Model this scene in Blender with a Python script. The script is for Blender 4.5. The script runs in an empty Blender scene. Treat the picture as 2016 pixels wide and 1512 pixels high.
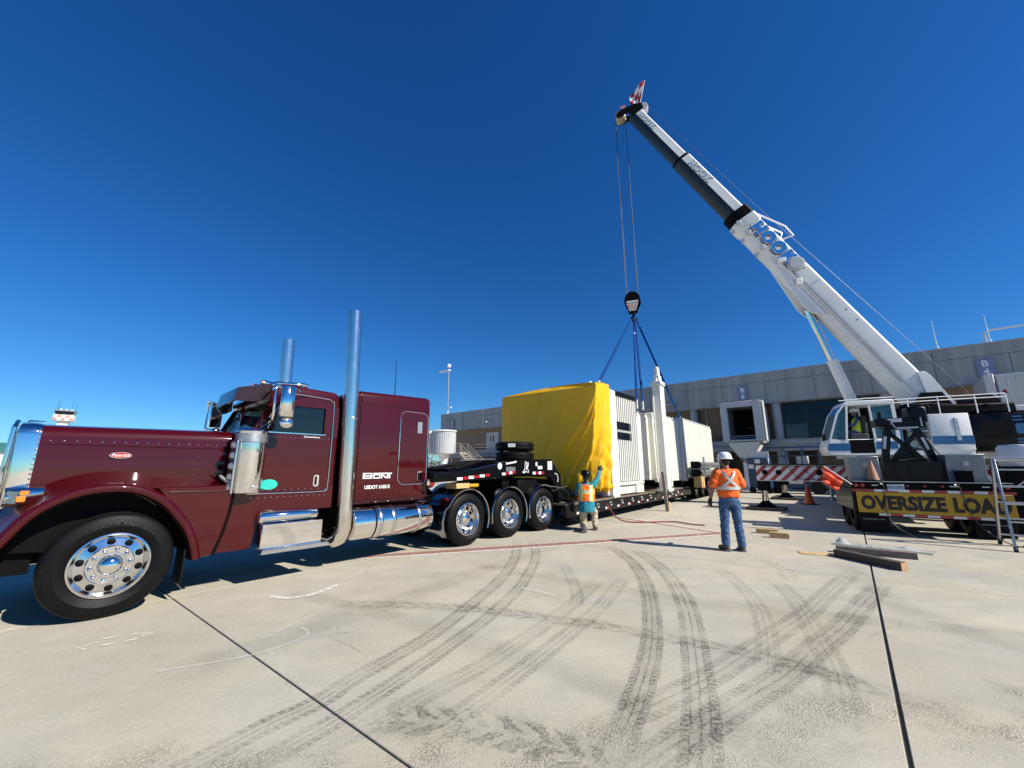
import bpy, bmesh, math, random
from math import sin, cos, pi, radians, sqrt, atan2, hypot
from mathutils import Vector as V, Matrix as M, noise as mnoise
random.seed(7)
S = bpy.context.scene
COL = S.collection

# ------------------------------------------------------------------ camera, sky, sun, exposure
cd = bpy.data.cameras.new('camera'); cam = bpy.data.objects.new('camera', cd); COL.objects.link(cam)
cam.location = (0, 0, 1.65); cam.rotation_euler = (radians(90 + 11.78), 0, 0)
cd.sensor_width = 36; cd.lens = 36 * 778 / 2016; cd.clip_start = .05; cd.clip_end = 4000
S.camera = cam
SUN_AZ, SUN_EL = radians(119.2), radians(38.8)
w = bpy.data.worlds.new('World'); S.world = w; w.use_nodes = True
wn = w.node_tree.nodes; wl = w.node_tree.links
sky = wn.new('ShaderNodeTexSky'); sky.sky_type = 'NISHITA'; sky.sun_disc = False
sky.sun_elevation = SUN_EL; sky.sun_rotation = SUN_AZ
sky.altitude = 300; sky.air_density = 1.0; sky.dust_density = 0.15; sky.ozone_density = 4.0
bg = wn['Background']; bg.inputs[1].default_value = .064
hs = wn.new('ShaderNodeHueSaturation'); hs.inputs['Saturation'].default_value = 1.25; hs.inputs['Value'].default_value = 1.0
wl.new(sky.outputs[0], hs.inputs['Color']); tn = wn.new('ShaderNodeVectorMath'); tn.operation = 'MULTIPLY'; tn.inputs[1].default_value = (.52, .97, 1.34)   # deep desert-blue sky
wl.new(hs.outputs[0], tn.inputs[0]); wl.new(tn.outputs[0], bg.inputs[0])
sd = bpy.data.lights.new('sun', 'SUN'); sun = bpy.data.objects.new('sun', sd); COL.objects.link(sun)
sd.energy = 5.0; sd.angle = radians(.53); sd.color = (1, .94, .83)
sdir = V((sin(SUN_AZ) * cos(SUN_EL), cos(SUN_AZ) * cos(SUN_EL), sin(SUN_EL)))
sun.rotation_euler = sdir.to_track_quat('Z', 'Y').to_euler(); sun.location = sdir * 60
S.view_settings.view_transform = 'Standard'; S.view_settings.look = 'None'
S.view_settings.gamma = 1; S.view_settings.exposure = 0.46; S.view_settings.use_curve_mapping = False
S.render.engine = 'CYCLES'
try:
    S.cycles.use_denoising = True; S.cycles.max_bounces = 8; S.cycles.transparent_max_bounces = 16
    S.cycles.caustics_reflective = False; S.cycles.caustics_refractive = False; S.cycles.sample_clamp_indirect = 6
except Exception: pass

# ------------------------------------------------------------------ materials
def nmat(name):
    m = bpy.data.materials.new(name); m.use_nodes = True
    return m, m.node_tree.nodes, m.node_tree.links, m.node_tree.nodes['Principled BSDF']
def mat(name, col, rough=.5, metal=0., coat=0., var=.12, nscale=6., bump=0., bscale=60., spec=.5, emit=None, world=False, rvar=.0, sheen=0):
    m, N, L, b = nmat(name)
    b.inputs['Roughness'].default_value = rough; b.inputs['Metallic'].default_value = metal
    b.inputs['Coat Weight'].default_value = coat; b.inputs['Coat Roughness'].default_value = .04
    b.inputs['Specular IOR Level'].default_value = spec
    if sheen: b.inputs['Sheen Weight'].default_value = sheen
    tc = N.new('ShaderNodeTexCoord'); src = tc.outputs['Object']
    if world:
        src = N.new('ShaderNodeNewGeometry').outputs['Position']
    n = N.new('ShaderNodeTexNoise'); n.inputs['Scale'].default_value = nscale; n.inputs['Detail'].default_value = 5
    L.new(src, n.inputs['Vector'])
    r = N.new('ShaderNodeMapRange'); r.inputs[1].default_value = .3; r.inputs[2].default_value = .7
    r.inputs[3].default_value = 1 - var; r.inputs[4].default_value = 1 + var
    L.new(n.outputs[0], r.inputs[0])
    mx = N.new('ShaderNodeVectorMath'); mx.operation = 'SCALE'; mx.inputs[0].default_value = col[:3]
    L.new(r.outputs[0], mx.inputs['Scale']); L.new(mx.outputs[0], b.inputs['Base Color'])
    if rvar:
        r2 = N.new('ShaderNodeMapRange'); r2.inputs[3].default_value = max(0, rough - rvar); r2.inputs[4].default_value = rough + rvar
        L.new(n.outputs[0], r2.inputs[0]); L.new(r2.outputs[0], b.inputs['Roughness'])
    if bump:
        n2 = N.new('ShaderNodeTexNoise'); n2.inputs['Scale'].default_value = bscale; n2.inputs['Detail'].default_value = 4
        L.new(src, n2.inputs['Vector'])
        bp = N.new('ShaderNodeBump'); bp.inputs['Strength'].default_value = bump; bp.inputs['Distance'].default_value = .02
        L.new(n2.outputs[0], bp.inputs['Height']); L.new(bp.outputs[0], b.inputs['Normal'])
    if emit:
        b.inputs['Emission Color'].default_value = (*col[:3], 1); b.inputs['Emission Strength'].default_value = emit
    return m
def glass(name, tint, opac=.6, rough=.02):
    m, N, L, b = nmat(name)
    b.inputs['Base Color'].default_value = (*tint, 1); b.inputs['Roughness'].default_value = rough
    b.inputs['Coat Weight'].default_value = .5; b.inputs['Coat Roughness'].default_value = .02
    t = N.new('ShaderNodeBsdfTransparent'); t.inputs[0].default_value = (.55, .75, .75, 1)
    mx = N.new('ShaderNodeMixShader'); mx.inputs[0].default_value = opac
    L.new(t.outputs[0], mx.inputs[1]); L.new(b.outputs[0], mx.inputs[2]); L.new(mx.outputs[0], N['Material Output'].inputs[0])
    return m
X = {}
X['maroon'] = mat('maroon_paint', (.050, .0007, .0028), .42, .0, .85, .05, 3, spec=.06)
X['chrome'] = mat('chrome', (.84, .81, .77), .06, 1, 0, .05, 4, rvar=.02)
X['stackchrome'] = mat('stack_chrome', (.80, .755, .70), .17, 1, 0, .05, 6, rvar=.04)
X['stainless'] = mat('stainless', (.62, .63, .65), .2, 1, 0, .06, 20, rvar=.08)
X['alu'] = mat('aluminium', (.50, .51, .52), .45, 1, 0, .08, 12, rvar=.1)
X['rimalu'] = mat('polished_rim', (.74, .73, .72), .14, 1, 0, .04, 8, rvar=.04)
X['galv'] = mat('galvanised', (.50, .51, .50), .38, .9, 0, .15, 10, rvar=.1)
X['black'] = mat('black_paint', (.003, .003, .004), .3, 0, .12, .2, 5, spec=.18)
X['satin'] = mat('black_satin', (.003, .003, .0035), .55, 0, 0, .3, 8, spec=.1)
X['rubber'] = mat('rubber', (.005, .005, .0055), .5, 0, 0, .25, 9, .08, 40, spec=.14)
X['dusty'] = mat('dusty_rubber', (.010, .010, .010), .7, 0, 0, .3, 9, .2, 50, spec=.25)
X['white'] = mat('white_paint', (.82, .82, .795), .36, 0, .25, .07, 1.1)
X['cream'] = mat('bridge_paint', (.72, .71, .64), .38, 0, .25, .05, 1.3)
X['greywhite'] = mat('grey_white_paint', (.50, .51, .52), .42, 0, .1, .07, 1.5)
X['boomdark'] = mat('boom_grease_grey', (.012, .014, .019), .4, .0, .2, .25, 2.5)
X['blue'] = mat('stripe_blue', (.012, .10, .26), .35, 0, .3, .08, 3)
X['hookblue'] = mat('letter_blue', (.012, .22, .66), .4, 0, .1, .06, 3)
X['hooklight'] = mat('letter_light_blue', (.05, .30, .72), .4, 0, .1, .06, 3)
X['teal'] = mat('letter_teal', (.06, .20, .26), .45, 0, 0, .08, 3)
X['liftblue'] = mat('machine_blue', (.010, .045, .12), .4, 0, .1, .2, 5)
X['red'] = mat('red_paint', (.42, .012, .015), .4, 0, .2, .1, 6)
X['redref'] = mat('red_reflector', (.36, .008, .018), .25, 0, .4, .08, 20)
X['whiteref'] = mat('white_reflector', (.72, .72, .72), .3, 0, .3, .05, 20)
X['redlens'] = mat('red_lens', (.25, .004, .004), .12, 0, 1, .1, 8)
X['amber'] = mat('amber_lens', (.75, .22, .01), .15, 0, 1, .08, 12)
X['lens'] = mat('clear_lens', (.22, .23, .24), .08, .5, 1, .1, 14)
X['sign'] = mat('sign_yellow', (.52, .29, .008), .5, 0, .05, .1, 3)
X['signblack'] = mat('sign_lettering', (.012, .008, .005), .5, 0, 0, .1, 5)
X['tan'] = mat('tan_wall', (.30, .215, .145), .8, 0, 0, .1, 1.0, .15, 30)
X['brown'] = mat('brown_wall', (.20, .135, .085), .8, 0, 0, .15, 4, .2, 20)
X['ledge'] = mat('precast_ledge', (.33, .35, .37), .7, 0, 0, .1, 1.2, .1, 30)
X['column'] = mat('column_grey', (.36, .39, .43), .6, 0, 0, .08, 1.5)
X['winglass'] = mat('dark_window', (.006, .010, .016), .08, 0, .1, .2, .7, spec=.3)
X['winglass2'] = mat('lighter_window', (.035, .06, .075), .1, 0, .1, .1, .7)
X['frame'] = mat('window_frame', (.03, .033, .036), .45, .3, 0, .1, 5)
X['doorwhite'] = mat('door_white', (.55, .54, .5), .55, 0, 0, .06, 2)
X['gatesign'] = mat('gate_sign', (.17, .20, .33), .5, 0, 0, .08, 3)
X['lettwhite'] = mat('letter_white', (.80, .80, .80), .5, 0, 0, .03, 5)
X['cone'] = mat('cone_orange', (.62, .10, .02), .5, 0, 0, .12, 6)
X['flagorange'] = mat('flag_orange', (.85, .10, .03), .7, 0, 0, .12, 6)
X['orange'] = mat('vest_orange', (.92, .14, .012), .75, 0, 0, .08, 9, .3, 30)
X['hiyellow'] = mat('vest_trim_lime', (.72, .80, .06), .6, 0, 0, .06, 9)
X['reftape'] = mat('reflective_tape', (.60, .60, .58), .35, .3, 0, .08, 30)
X['denim'] = mat('denim', (.045, .10, .21), .85, 0, 0, .3, 14, .5, 40)
X['khaki'] = mat('khaki', (.42, .36, .26), .85, 0, 0, .15, 12, .4, 40)
X['turq'] = mat('turquoise_shirt', (.01, .20, .27), .8, 0, 0, .15, 9, .4, 30)
X['skin'] = mat('skin', (.28, .13, .085), .55, 0, 0, .1, 10)
X['hair'] = mat('dark_hair', (.02, .014, .01), .7, 0, 0, .3, 40, .4, 120)
X['boot'] = mat('brown_boot', (.06, .035, .022), .6, 0, 0, .2, 12)
X['sole'] = mat('shoe_sole', (.10, .10, .11), .8, 0, 0, .25, 20, .5, 60)
X['glove'] = mat('glove', (.02, .02, .023), .75, 0, 0, .3, 18)
X['hatwhite'] = mat('hat_white', (.80, .81, .83), .3, 0, .4, .04, 5)
X['pine'] = mat('fresh_pine', (.62, .42, .20), .7, 0, 0, .15, 7, .2, 40)
X['plastic'] = glass('plastic_film', (.75, .74, .72), .55, .15)
X['sling'] = mat('sling_blue', (.003, .04, .17), .8, 0, 0, .2, 12, spec=.1)
X['rope'] = mat('wire_rope', (.09, .095, .10), .45, .6, 0, .2, 30)
X['hose'] = mat('black_hose', (.02, .02, .02), .5)
X['redhose'] = mat('red_hose', (.22, .03, .03), .6, 0, 0, .15, 8)
X['tarpblue'] = mat('tower_white', (.75, .72, .70), .6)
X['pink'] = mat('faded_red', (.55, .25, .2), .7)
X['seat'] = mat('seat_grey', (.05, .055, .06), .8)
X['stair'] = mat('stair_beige', (.46, .39, .30), .6, 0, 0, .1, 4)
X['tealst'] = mat('sticker_teal', (.02, .50, .40), .45)
X['gt'] = glass('truck_glass', (.006, .010, .012), .80)
X['gw'] = glass('windshield_glass', (.006, .011, .013), .62)
X['gc'] = glass('crane_glass', (.045, .13, .17), .75)
X['leaf'] = mat('foliage', (.05, .08, .03), .8, 0, 0, .4, .3)

def diamond_plate():
    m, N, L, b = nmat('diamond_plate')
    b.inputs['Metallic'].default_value = .9; b.inputs['Roughness'].default_value = .38
    tc = N.new('ShaderNodeTexCoord'); mp = N.new('ShaderNodeMapping'); mp.inputs['Rotation'].default_value = (0, radians(45), 0)
    L.new(tc.outputs['Object'], mp.inputs['Vector'])
    v = N.new('ShaderNodeTexChecker'); v.inputs['Scale'].default_value = 34
    v.inputs['Color1'].default_value = (.36, .37, .38, 1); v.inputs['Color2'].default_value = (.20, .21, .22, 1)
    L.new(mp.outputs[0], v.inputs['Vector']); L.new(v.outputs[0], b.inputs['Base Color'])
    bp = N.new('ShaderNodeBump'); bp.inputs['Strength'].default_value = .6; bp.inputs['Distance'].default_value = .01
    L.new(v.outputs[1], bp.inputs['Height']); L.new(bp.outputs[0], b.inputs['Normal'])
    return m
X['diamond'] = diamond_plate()
def timber(name, c1, c2):
    m, N, L, b = nmat(name); b.inputs['Roughness'].default_value = .85
    tc = N.new('ShaderNodeTexCoord'); mp = N.new('ShaderNodeMapping'); mp.inputs['Scale'].default_value = (1.5, 22, 22)
    L.new(tc.outputs['Object'], mp.inputs[0]); n = N.new('ShaderNodeTexNoise'); n.inputs['Scale'].default_value = 2.5; n.inputs['Detail'].default_value = 8
    L.new(mp.outputs[0], n.inputs['Vector']); r = N.new('ShaderNodeValToRGB')
    r.color_ramp.elements[0].color = (*c1, 1); r.color_ramp.elements[1].color = (*c2, 1)
    r.color_ramp.elements[0].position = .35; r.color_ramp.elements[1].position = .7
    L.new(n.outputs[0], r.inputs[0]); L.new(r.outputs[0], b.inputs['Base Color'])
    bp = N.new('ShaderNodeBump'); bp.inputs['Strength'].default_value = .5; bp.inputs['Distance'].default_value = .01
    L.new(n.outputs[0], bp.inputs['Height']); L.new(bp.outputs[0], b.inputs['Normal'])
    return m
X['oldwood'] = timber('weathered_timber', (.035, .026, .020), (.13, .105, .08))
X['greywood'] = timber('grey_timber', (.10, .085, .07), (.27, .235, .19))
X['pine'] = timber('pine_timber', (.42, .26, .10), (.68, .50, .24))
X['deckwood'] = timber('deck_timber', (.10, .08, .06), (.26, .2, .14))

def panel_mat():
    # grey metal cladding with faint vertical rain streaks
    m, N, L, b = nmat('fascia_metal'); b.inputs['Roughness'].default_value = .5; b.inputs['Metallic'].default_value = .25
    g = N.new('ShaderNodeNewGeometry'); mp = N.new('ShaderNodeMapping'); mp.inputs['Scale'].default_value = (1.6, 1.6, .05)
    L.new(g.outputs['Position'], mp.inputs[0]); n = N.new('ShaderNodeTexNoise'); n.inputs['Scale'].default_value = 1.4; n.inputs['Detail'].default_value = 6
    L.new(mp.outputs[0], n.inputs['Vector']); r = N.new('ShaderNodeValToRGB')
    e = r.color_ramp.elements; e[0].color = (.23, .235, .235, 1); e[1].color = (.41, .405, .39, 1); e[0].position = .3; e[1].position = .78
    L.new(n.outputs[0], r.inputs[0]); L.new(r.outputs[0], b.inputs['Base Color'])
    return m
X['fascia'] = panel_mat()

def concrete():
    m, N, L, b = nmat('apron_concrete')
    g = N.new('ShaderNodeNewGeometry').outputs['Position']
    def noise(sc, det, src=g, dist=0.):
        n = N.new('ShaderNodeTexNoise'); n.inputs['Scale'].default_value = sc; n.inputs['Detail'].default_value = det
        n.inputs['Distortion'].default_value = dist; L.new(src, n.inputs['Vector']); return n.outputs[0]
    def ramp(src, p0, p1, a, c):
        r = N.new('ShaderNodeMapRange'); r.inputs[1].default_value = p0; r.inputs[2].default_value = p1
        r.inputs[3].default_value = a; r.inputs[4].default_value = c; L.new(src, r.inputs[0]); return r.outputs[0]
    def mul(a, c):
        q = N.new('ShaderNodeMath'); q.operation = 'MULTIPLY'
        for i, x in enumerate((a, c)):
            if isinstance(x, (int, float)): q.inputs[i].default_value = x
            else: L.new(x, q.inputs[i])
        return q.outputs[0]
    big = ramp(noise(.35, 4), .3, .7, .88, 1.08)
    mid = ramp(noise(2.2, 8, dist=.3), .3, .72, .93, 1.06)
    fine = ramp(noise(34, 6), .3, .7, .93, 1.06)
    grit = ramp(noise(260, 2), .35, .65, .92, 1.07)
    # broom / sweeping streaks, stretched along the lane
    mp = N.new('ShaderNodeMapping'); mp.inputs['Rotation'].default_value = (0, 0, radians(-22)); mp.inputs['Scale'].default_value = (.8, 3.0, 1)
    L.new(g, mp.inputs[0]); st = ramp(noise(1.6, 7, mp.outputs[0], .4), .42, .75, 1.0, .93)
    # worn rough strip where the paste has scaled off: lies along a line across the slab
    sx = N.new('ShaderNodeSeparateXYZ'); L.new(g, sx.inputs[0])
    wob = noise(1.1, 4)
    def lin(a, bb, c):  # a*x+b*y+c
        q = N.new('ShaderNodeMath'); q.operation = 'MULTIPLY_ADD'; q.inputs[1].default_value = a; q.inputs[2].default_value = c; L.new(sx.outputs[0], q.inputs[0])
        q2 = N.new('ShaderNodeMath'); q2.operation = 'MULTIPLY_ADD'; q2.inputs[1].default_value = bb; L.new(sx.outputs[1], q2.inputs[0]); L.new(q.outputs[0], q2.inputs[2]); return q2.outputs[0]
    d = lin(-.10, 1.0, -2.72)
    q = N.new('ShaderNodeMath'); q.operation = 'MULTIPLY_ADD'; q.inputs[1].default_value = 1.1; L.new(wob, q.inputs[0]); 
    q3 = N.new('ShaderNodeMath'); q3.operation = 'ADD'; q3.inputs[1].default_value = -.55; L.new(d, q.inputs[2]); L.new(q.outputs[0], q3.inputs[0])
    ab = N.new('ShaderNodeMath'); ab.operation = 'ABSOLUTE'; L.new(q3.outputs[0], ab.inputs[0])
    rough = mul(ramp(ab.outputs[0], .10, .36, 1., 0.), ramp(noise(3.0, 5), .42, .62, .15, 1.))
    vor = N.new('ShaderNodeTexVoronoi'); vor.inputs['Scale'].default_value = 75; L.new(g, vor.inputs['Vector'])
    agg = ramp(vor.outputs['Distance'], .1, .7, 1.18, .62)
    one = N.new('ShaderNodeMix'); one.data_type = 'FLOAT'; one.inputs[2].default_value = 1.; L.new(rough, one.inputs[0]); L.new(agg, one.inputs[3])
    spots = mul(ramp(noise(5, 5, dist=.5), .62, .80, 1., .86), ramp(noise(11, 6), .66, .74, 1., 1.10))
    cr = N.new('ShaderNodeTexVoronoi'); cr.feature = 'DISTANCE_TO_EDGE'; cr.inputs['Scale'].default_value = .33
    wv = N.new('ShaderNodeVectorMath'); wv.operation = 'MULTIPLY_ADD'; wv.inputs[1].default_value = (.5, .5, 0)
    nn = N.new('ShaderNodeTexNoise'); nn.inputs['Scale'].default_value = 1.6; nn.inputs['Detail'].default_value = 7; L.new(g, nn.inputs['Vector'])
    L.new(nn.outputs[1], wv.inputs[0]); L.new(g, wv.inputs[2]); L.new(wv.outputs[0], cr.inputs['Vector'])
    crk = ramp(mul(ramp(cr.outputs['Distance'], .0005, .0035, 1., 0.), ramp(noise(.9, 3), .5, .6, 0., 1.)), 0, 1, 1., .74)
    oil = ramp(noise(1.3, 3, dist=.2), .70, .80, 1., .82)
    spots = mul(spots, mul(crk, oil))
    tot = mul(mul(mul(big, mid), mul(fine, grit)), mul(mul(st, one.outputs[0]), spots))
    hue = N.new('ShaderNodeMix'); hue.data_type = 'RGBA'; hue.inputs[6].default_value = (.49, .445, .345, 1); hue.inputs[7].default_value = (.46, .43, .355, 1)
    L.new(ramp(noise(.8, 3), .35, .65, 0, 1), hue.inputs[0])
    sc = N.new('ShaderNodeVectorMath'); sc.operation = 'SCALE'; L.new(hue.outputs[2], sc.inputs[0]); L.new(tot, sc.inputs['Scale'])
    L.new(sc.outputs[0], b.inputs['Base Color']); b.inputs['Roughness'].default_value = .82; b.inputs['Specular IOR Level'].default_value = .25
    h = N.new('ShaderNodeMath'); h.operation = 'MULTIPLY_ADD'; h.inputs[1].default_value = -.7; 
    hh = mul(vor.outputs['Distance'], rough); L.new(hh, h.inputs[0]); L.new(mul(noise(120, 4), .35), h.inputs[2])
    bp = N.new('ShaderNodeBump'); bp.inputs['Strength'].default_value = .55; bp.inputs['Distance'].default_value = .012
    L.new(h.outputs[0], bp.inputs['Height']); L.new(bp.outputs[0], b.inputs['Normal'])
    return m
X['concrete'] = concrete()
X['joint'] = mat('joint_sealant', (.09, .08, .07), .8, 0, 0, .4, 5, world=True)

def track_mat(name, kind, strength):
    m, N, L, b = nmat(name)
    b.inputs['Base Color'].default_value = (.055, .05, .047, 1); b.inputs['Roughness'].default_value = .8; b.inputs['Specular IOR Level'].default_value = .2
    uv = N.new('ShaderNodeUVMap'); sx = N.new('ShaderNodeSeparateXYZ'); L.new(uv.outputs[0], sx.inputs[0])
    def op(o, a, c=None, d=None):
        q = N.new('ShaderNodeMath'); q.operation = o
        for i, z in enumerate((a, c, d)):
            if z is None: continue
            if isinstance(z, (int, float)): q.inputs[i].default_value = z
            else: L.new(z, q.inputs[i])
        return q.outputs[0]
    def ramp(src, p0, p1, a, c):
        r = N.new('ShaderNodeMapRange'); r.inputs[1].default_value = p0; r.inputs[2].default_value = p1
        r.inputs[3].default_value = a; r.inputs[4].default_value = c; L.new(src, r.inputs[0]); return r.outputs[0]
    g = N.new('ShaderNodeNewGeometry'); wn_ = N.new('ShaderNodeTexNoise'); wn_.inputs['Scale'].default_value = 9; wn_.inputs['Detail'].default_value = 5; L.new(g.outputs['Position'], wn_.inputs['Vector']); ws = N.new('ShaderNodeSeparateXYZ'); L.new(wn_.outputs[1], ws.inputs[0])
    x = op('MULTIPLY_ADD', op('SUBTRACT', ws.outputs[0], .5), .30 if kind == 'lug' else .13, sx.outputs[0]); y = op('MULTIPLY_ADD', op('SUBTRACT', ws.outputs[1], .5), .20 if kind == 'lug' else .07, sx.outputs[1])
    n = N.new('ShaderNodeTexNoise'); n.inputs['Scale'].default_value = 2.6; n.inputs['Detail'].default_value = 7; L.new(g.outputs['Position'], n.inputs['Vector'])
    n2 = N.new('ShaderNodeTexNoise'); n2.inputs['Scale'].default_value = 45; n2.inputs['Detail'].default_value = 4; L.new(g.outputs['Position'], n2.inputs['Vector'])
    patch = ramp(n.outputs[0], .34, .62, .38, 1.15); grain = ramp(n2.outputs[0], .36, .62, .28, 1.)
    cx = op('ABSOLUTE', op('SUBTRACT', x, .5))
    if kind == 'rib':
        rib = op('ABSOLUTE', op('SUBTRACT', op('FRACT', op('MULTIPLY', x, 4.)), .5))
        line = ramp(rib, .30, .46, .18, 1.)           # dark groove edges
        sh = op('GREATER_THAN', cx, .30)
        blk = ramp(op('ABSOLUTE', op('SUBTRACT', op('FRACT', op('MULTIPLY', op('ADD', y, op('MULTIPLY', x, .12)), 17.)), .5)), .12, .3, .25, 1.)
        pat = op('MAXIMUM', line, op('MULTIPLY', sh, blk))
        edge = ramp(cx, .40, .5, 1., 0.0)
        el = ramp(op('ABSOLUTE', op('SUBTRACT', cx, .455)), .0, .03, 1., 0.)
        pat = op('MAXIMUM', op('MULTIPLY', pat, edge), el)
    elif kind == 'lug':
        side = op('GREATER_THAN', x, .5)
        t = op('FRACT', op('ADD', op('MULTIPLY', op('ADD', y, op('MULTIPLY', cx, .30)), 5.0), op('MULTIPLY', side, .5)))
        bar = ramp(op('ABSOLUTE', op('SUBTRACT', t, .5)), .17, .27, 1., .0)      # block
        rim_ = ramp(op('ABSOLUTE', op('SUBTRACT', op('ABSOLUTE', op('SUBTRACT', t, .5)), .22)), .0, .07, 1., 0.)
        pat = op('MAXIMUM', op('MULTIPLY', bar, .45), rim_)
        pat = op('MULTIPLY', op('MULTIPLY', pat, ramp(cx, .40, .5, 1., 0.)), ramp(cx, .03, .10, .0, 1.))
    else:
        pat = op('MULTIPLY', ramp(cx, .2, .5, 1., 0.), .55)
    f = op('MULTIPLY', op('MULTIPLY', op('MULTIPLY', pat, patch), grain), strength)
    # fades in and out at the ends of the mark (uv z is carried in x of a second map)
    uv2 = N.new('ShaderNodeUVMap'); uv2.uv_map = 'ends'; s2 = N.new('ShaderNodeSeparateXYZ'); L.new(uv2.outputs[0], s2.inputs[0])
    f = op('MULTIPLY', f, s2.outputs[0])
    t = N.new('ShaderNodeBsdfTransparent'); mx = N.new('ShaderNodeMixShader')
    L.new(f, mx.inputs[0]); L.new(t.outputs[0], mx.inputs[1]); L.new(b.outputs[0], mx.inputs[2]); L.new(mx.outputs[0], N['Material Output'].inputs[0])
    return m
def paint_mat(name, col, cover=.75):
    m, N, L, b = nmat(name); b.inputs['Base Color'].default_value = (*col, 1); b.inputs['Roughness'].default_value = .7
    g = N.new('ShaderNodeNewGeometry'); n = N.new('ShaderNodeTexNoise'); n.inputs['Scale'].default_value = 14; n.inputs['Detail'].default_value = 7
    L.new(g.outputs['Position'], n.inputs['Vector']); r = N.new('ShaderNodeMapRange')
    r.inputs[1].default_value = .3; r.inputs[2].default_value = .6; r.inputs[3].default_value = cover * .3; r.inputs[4].default_value = cover; L.new(n.outputs[0], r.inputs[0])
    t = N.new('ShaderNodeBsdfTransparent'); mx = N.new('ShaderNodeMixShader')
    L.new(r.outputs[0], mx.inputs[0]); L.new(t.outputs[0], mx.inputs[1]); L.new(b.outputs[0], mx.inputs[2]); L.new(mx.outputs[0], N['Material Output'].inputs[0])
    return m
X['pwhite'] = paint_mat('worn_white_line', (.78, .75, .68), .92)
X['pthin'] = paint_mat('thin_white_line', (.70, .67, .60), .55)
X['pred'] = paint_mat('worn_red_line', (.38, .10, .08), .62)

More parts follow.
